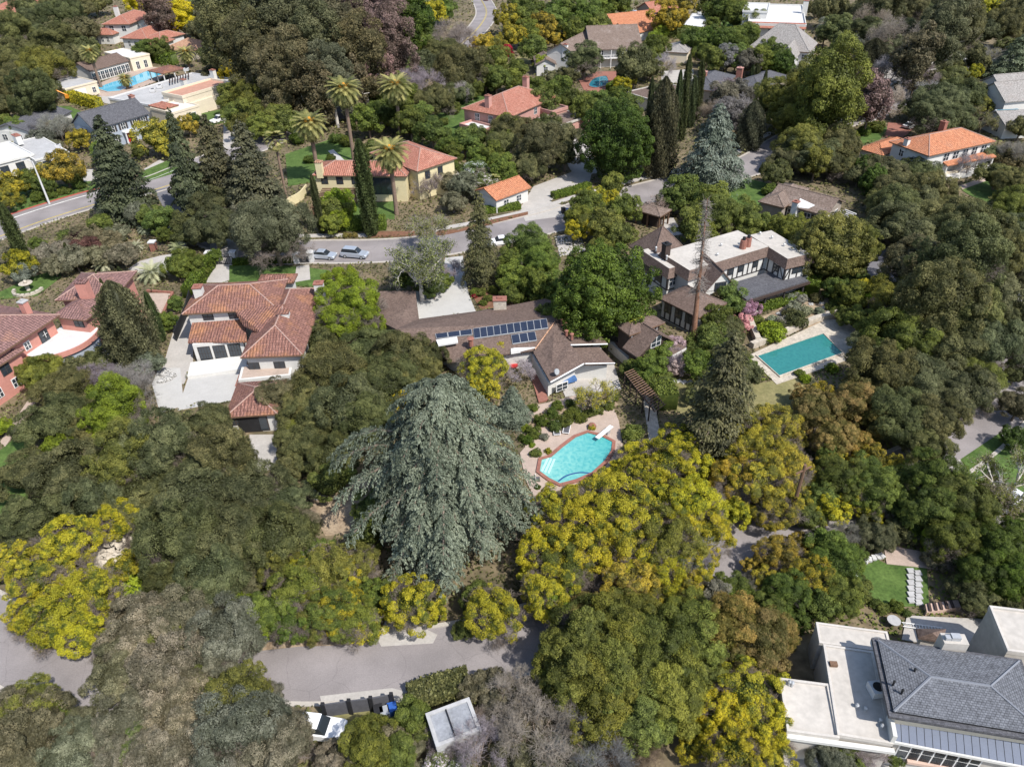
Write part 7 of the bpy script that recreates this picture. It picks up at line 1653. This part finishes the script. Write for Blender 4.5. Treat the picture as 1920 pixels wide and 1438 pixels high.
# stepping stones
ORDN = ['first', 'second', 'third', 'fourth', 'fifth', 'sixth', 'seventh', 'eighth', 'ninth']
k = 0
for x, y in ((1602, 1079), (1605, 1070), (1610, 1064), (1616, 1058), (1623, 1054), (1630, 1050), (1638, 1047), (1646, 1045), (1653, 1043)):
    p = P(x, y); tag(MB().box((p[0], p[1], -.02), .62, .4, .26, .3 + .2 * k).build('stepping_stone', M('flat_white')), f'{ORDN[k]} pale stepping stone from the left end of the curved row across the lawn', 'stone', 'curved row of stepping stones'); k += 1
for r_ in range(6):
    for c_ in range(2):
        p = P(1707 + c_ * 13 + r_ * .3, 1072 + r_ * 11 + (4 if c_ else 0)); tag(MB().box((p[0], p[1], -.02), .68, .60, .26, -.02).build('paving_slab', M('flat_grey')), f'pale slab, row {ORDN[r_]} from the top, {["left", "right"][c_]} side of the double path by the lawn', 'paving slab', 'double row of paving slabs')
for i_, (x, y) in enumerate(((1890, 822), (1896, 827), (1904, 832), (1893, 815))):
    p = P(x, y); tag(MB().box((p[0], p[1], -.02), 2.4, .5, .26, .45).build('paving_slab', M('flat_white')), f'{ORDN[i_]} of the long pale slab steps in the grass at the right edge', 'paving slab', 'long slab steps at the right edge')
for i_, (x, y) in enumerate(((1250, 716), (1262, 717), (1272, 716), (1282, 718), (1294, 718))):
    p = P(x, y); tag(MB().box((p[0], p[1], -.02), .8, .5, .26, .2 * i_).build('stepping_stone', M('flat_white')), f'{ORDN[i_]} pale stepping stone from the left on the dry lawn below the cottage', 'stone', 'stepping stones below the cottage')
# rocks
rr = random.Random(3)
def rock(px, py, s, label, group='pale rocks'):
    p = P(px, py); b = MB(); b.ball((p[0], p[1], s * .25), s, s * .75, s * .6, 9, 6); b.v = [(x + rr.uniform(-.12, .12) * s, y + rr.uniform(-.12, .12) * s, z + rr.uniform(-.08, .08) * s) for x, y, z in b.v]
    tag(b.build('rock', M('stone' if s > 1 else 'white_concrete'), smooth=False), label, 'rock', group)
for x, y, s in ((222, 1012, 2.2), (210, 1035, 1.8), (196, 1055, 1.6), (232, 1000, 1.4), (216, 1052, 1.3), (180, 1070, 1.2)): rock(x, y, s, '%s boulder by size under the yellow-green blossoming trees at left' % {2.2: 'largest pale', 1.8: 'second pale', 1.6: 'third pale', 1.4: 'fourth pale', 1.3: 'fifth pale', 1.2: 'smallest pale'}[s])
for x, y, s in ((590, 925, .5), (598, 930, .6), (604, 932, .45), (594, 935, .4), (586, 908, .4)): rock(x, y, s, 'small white rubble stone on the bare dirt patch', 'white rubble stones')
for x, y, s in ((1460, 590, .5), (1530, 600, .5), (1540, 592, .4), (1500, 612, .5), (1475, 600, .5), (1520, 572, .45), (1540, 570, .5), (1545, 578, .45), (1552, 588, .5)): rock(x, y, s, 'pale stone in the garden bed above the teal pool', 'stones in the garden bed')
t, p = thing('patio_table', 963, 693, 'red-cushioned garden table set on the ranch house patio', 'table'); MB().tube(p + (0, 0, .7), p + (0, 0, .76), .7, .7, 12).build('table_top', M('red_door'), t); MB().tube(p, p + (0, 0, .7), .08).build('leg', M('dark'), t)
b = MB(); b.prism([P(1048, 712, .9), P(1078, 703, .9), P(1082, 710, .9), P(1052, 718, .9)], .5, .9); t = empty('tarpaulin', tuple(P(1065, 711)), 'blue tarpaulin against the gable wall of the ranch house', 'tarpaulin'); b.build('sheet', M('tarp'), t)
# sacks of white rubble beside the white house
for i_, (x, y) in enumerate(((308, 704), (315, 712), (304, 716), (322, 706), (312, 698))): rock(x, y, .7, 'white rubble heap on the side drive of the white house', 'rubble heaps')

# ---------------- labels: each plant is named by what it is and where it stands ----------------
LM = [(60, 620, 'the pink mansion'), (470, 600, 'the white tile-roofed house'), (400, 720, 'the pale concrete court'), (800, 560, 'the pale concrete driveway'), (930, 620, 'the solar-panelled roof'), (1200, 620, 'the brown cottage'), (1330, 500, 'the half-timbered house'), (1500, 665, 'the rectangular teal pool'), (1085, 855, 'the almond-shaped pool'), (850, 900, 'the great blue-green cedar'), (700, 340, 'the yellow house'), (950, 190, 'the pink brick house'), (1120, 90, 'the white colonial house'), (1420, 150, 'the dark hip-roofed house'), (1470, 85, 'the grey gabled house'), (1450, 30, 'the white spanish house'), (1170, 45, 'the orange-roofed cottage'), (1510, 375, 'the taupe house'), (1750, 265, 'the orange-roofed villa'), (1890, 200, 'the grey right-edge house'), (230, 60, 'the red-tiled villa'), (240, 150, 'the blue villa pool'), (340, 170, 'the sprawling white villa'), (210, 235, 'the grey-blue colonial'), (50, 290, 'the white modern house'), (100, 400, 'the main road at left'), (900, 30, 'the curving top road'), (650, 478, 'the two silver cars'), (1040, 370, 'the forked pale driveway'), (650, 945, 'the bare dirt patch'), (700, 1250, 'the lower road'), (100, 1230, 'the lower road at left'), (600, 1370, 'the white suv'), (1800, 820, 'the lower road bend at right'), (1400, 1030, 'the lower road under yellow trees'), (1660, 1100, 'the small green lawn'), (1700, 1280, 'the lower right house'), (850, 1350, 'the grey flat outbuilding'), (1300, 200, 'the cypress row'), (700, 190, 'the tall date palms'), (1230, 390, 'the rounded carport'), (1300, 40, 'the flat-roofed hut'), (1110, 560, 'the very dense round tree'), (480, 780, 'the tiled garage'), (300, 480, 'the drive gate with red pillar'), (1650, 225, 'the street at upper right')]
buck = {}
for r, txt, cat, px, py, wpx, has in PLANTS:
    if has: continue
    if not r.get('group'): r['group'] = {'shrub': 'shrubs in the gardens'}.get(cat, txt + 's')
    best = sorted(LM, key=lambda l: math.hypot((px - l[0]), (py - l[1]) * 1.2))[0]; dx, dy = px - best[0], py - best[1]; dd = math.hypot(dx, dy)
    rel = 'beside' if dd < 45 else ('left of' if dx < 0 else 'right of') if abs(dx) > abs(dy) * 1.3 else ('just beyond' if dy < 0 else 'in front of')
    if py < 6: rel = 'at the top edge near'
    buck.setdefault((txt, rel, best[2]), []).append((px, py, wpx, r))
ORD = ['leftmost', 'second from left', 'third from left', 'fourth from left', 'fifth from left', 'sixth from left', 'seventh from left', 'eighth from left', 'ninth from left', 'tenth from left', 'eleventh from left', 'twelfth from left', 'thirteenth from left', 'fourteenth from left', 'fifteenth from left', 'sixteenth from left', 'seventeenth from left', 'eighteenth from left', 'nineteenth from left']
for (txt, rel, lm), L_ in buck.items():
    L_.sort(key=lambda a: a[0])
    for i, (px, py, wpx, r) in enumerate(L_):
        base = f'{txt} {rel} {lm}'
        if len(L_) == 1: r['label'] = base
        elif len(L_) == 2: r['label'] = ('left-hand ' if i == 0 else 'right-hand ') + base
        else: r['label'] = (ORD[i] if i < len(L_) - 1 else 'rightmost') + ' ' + base
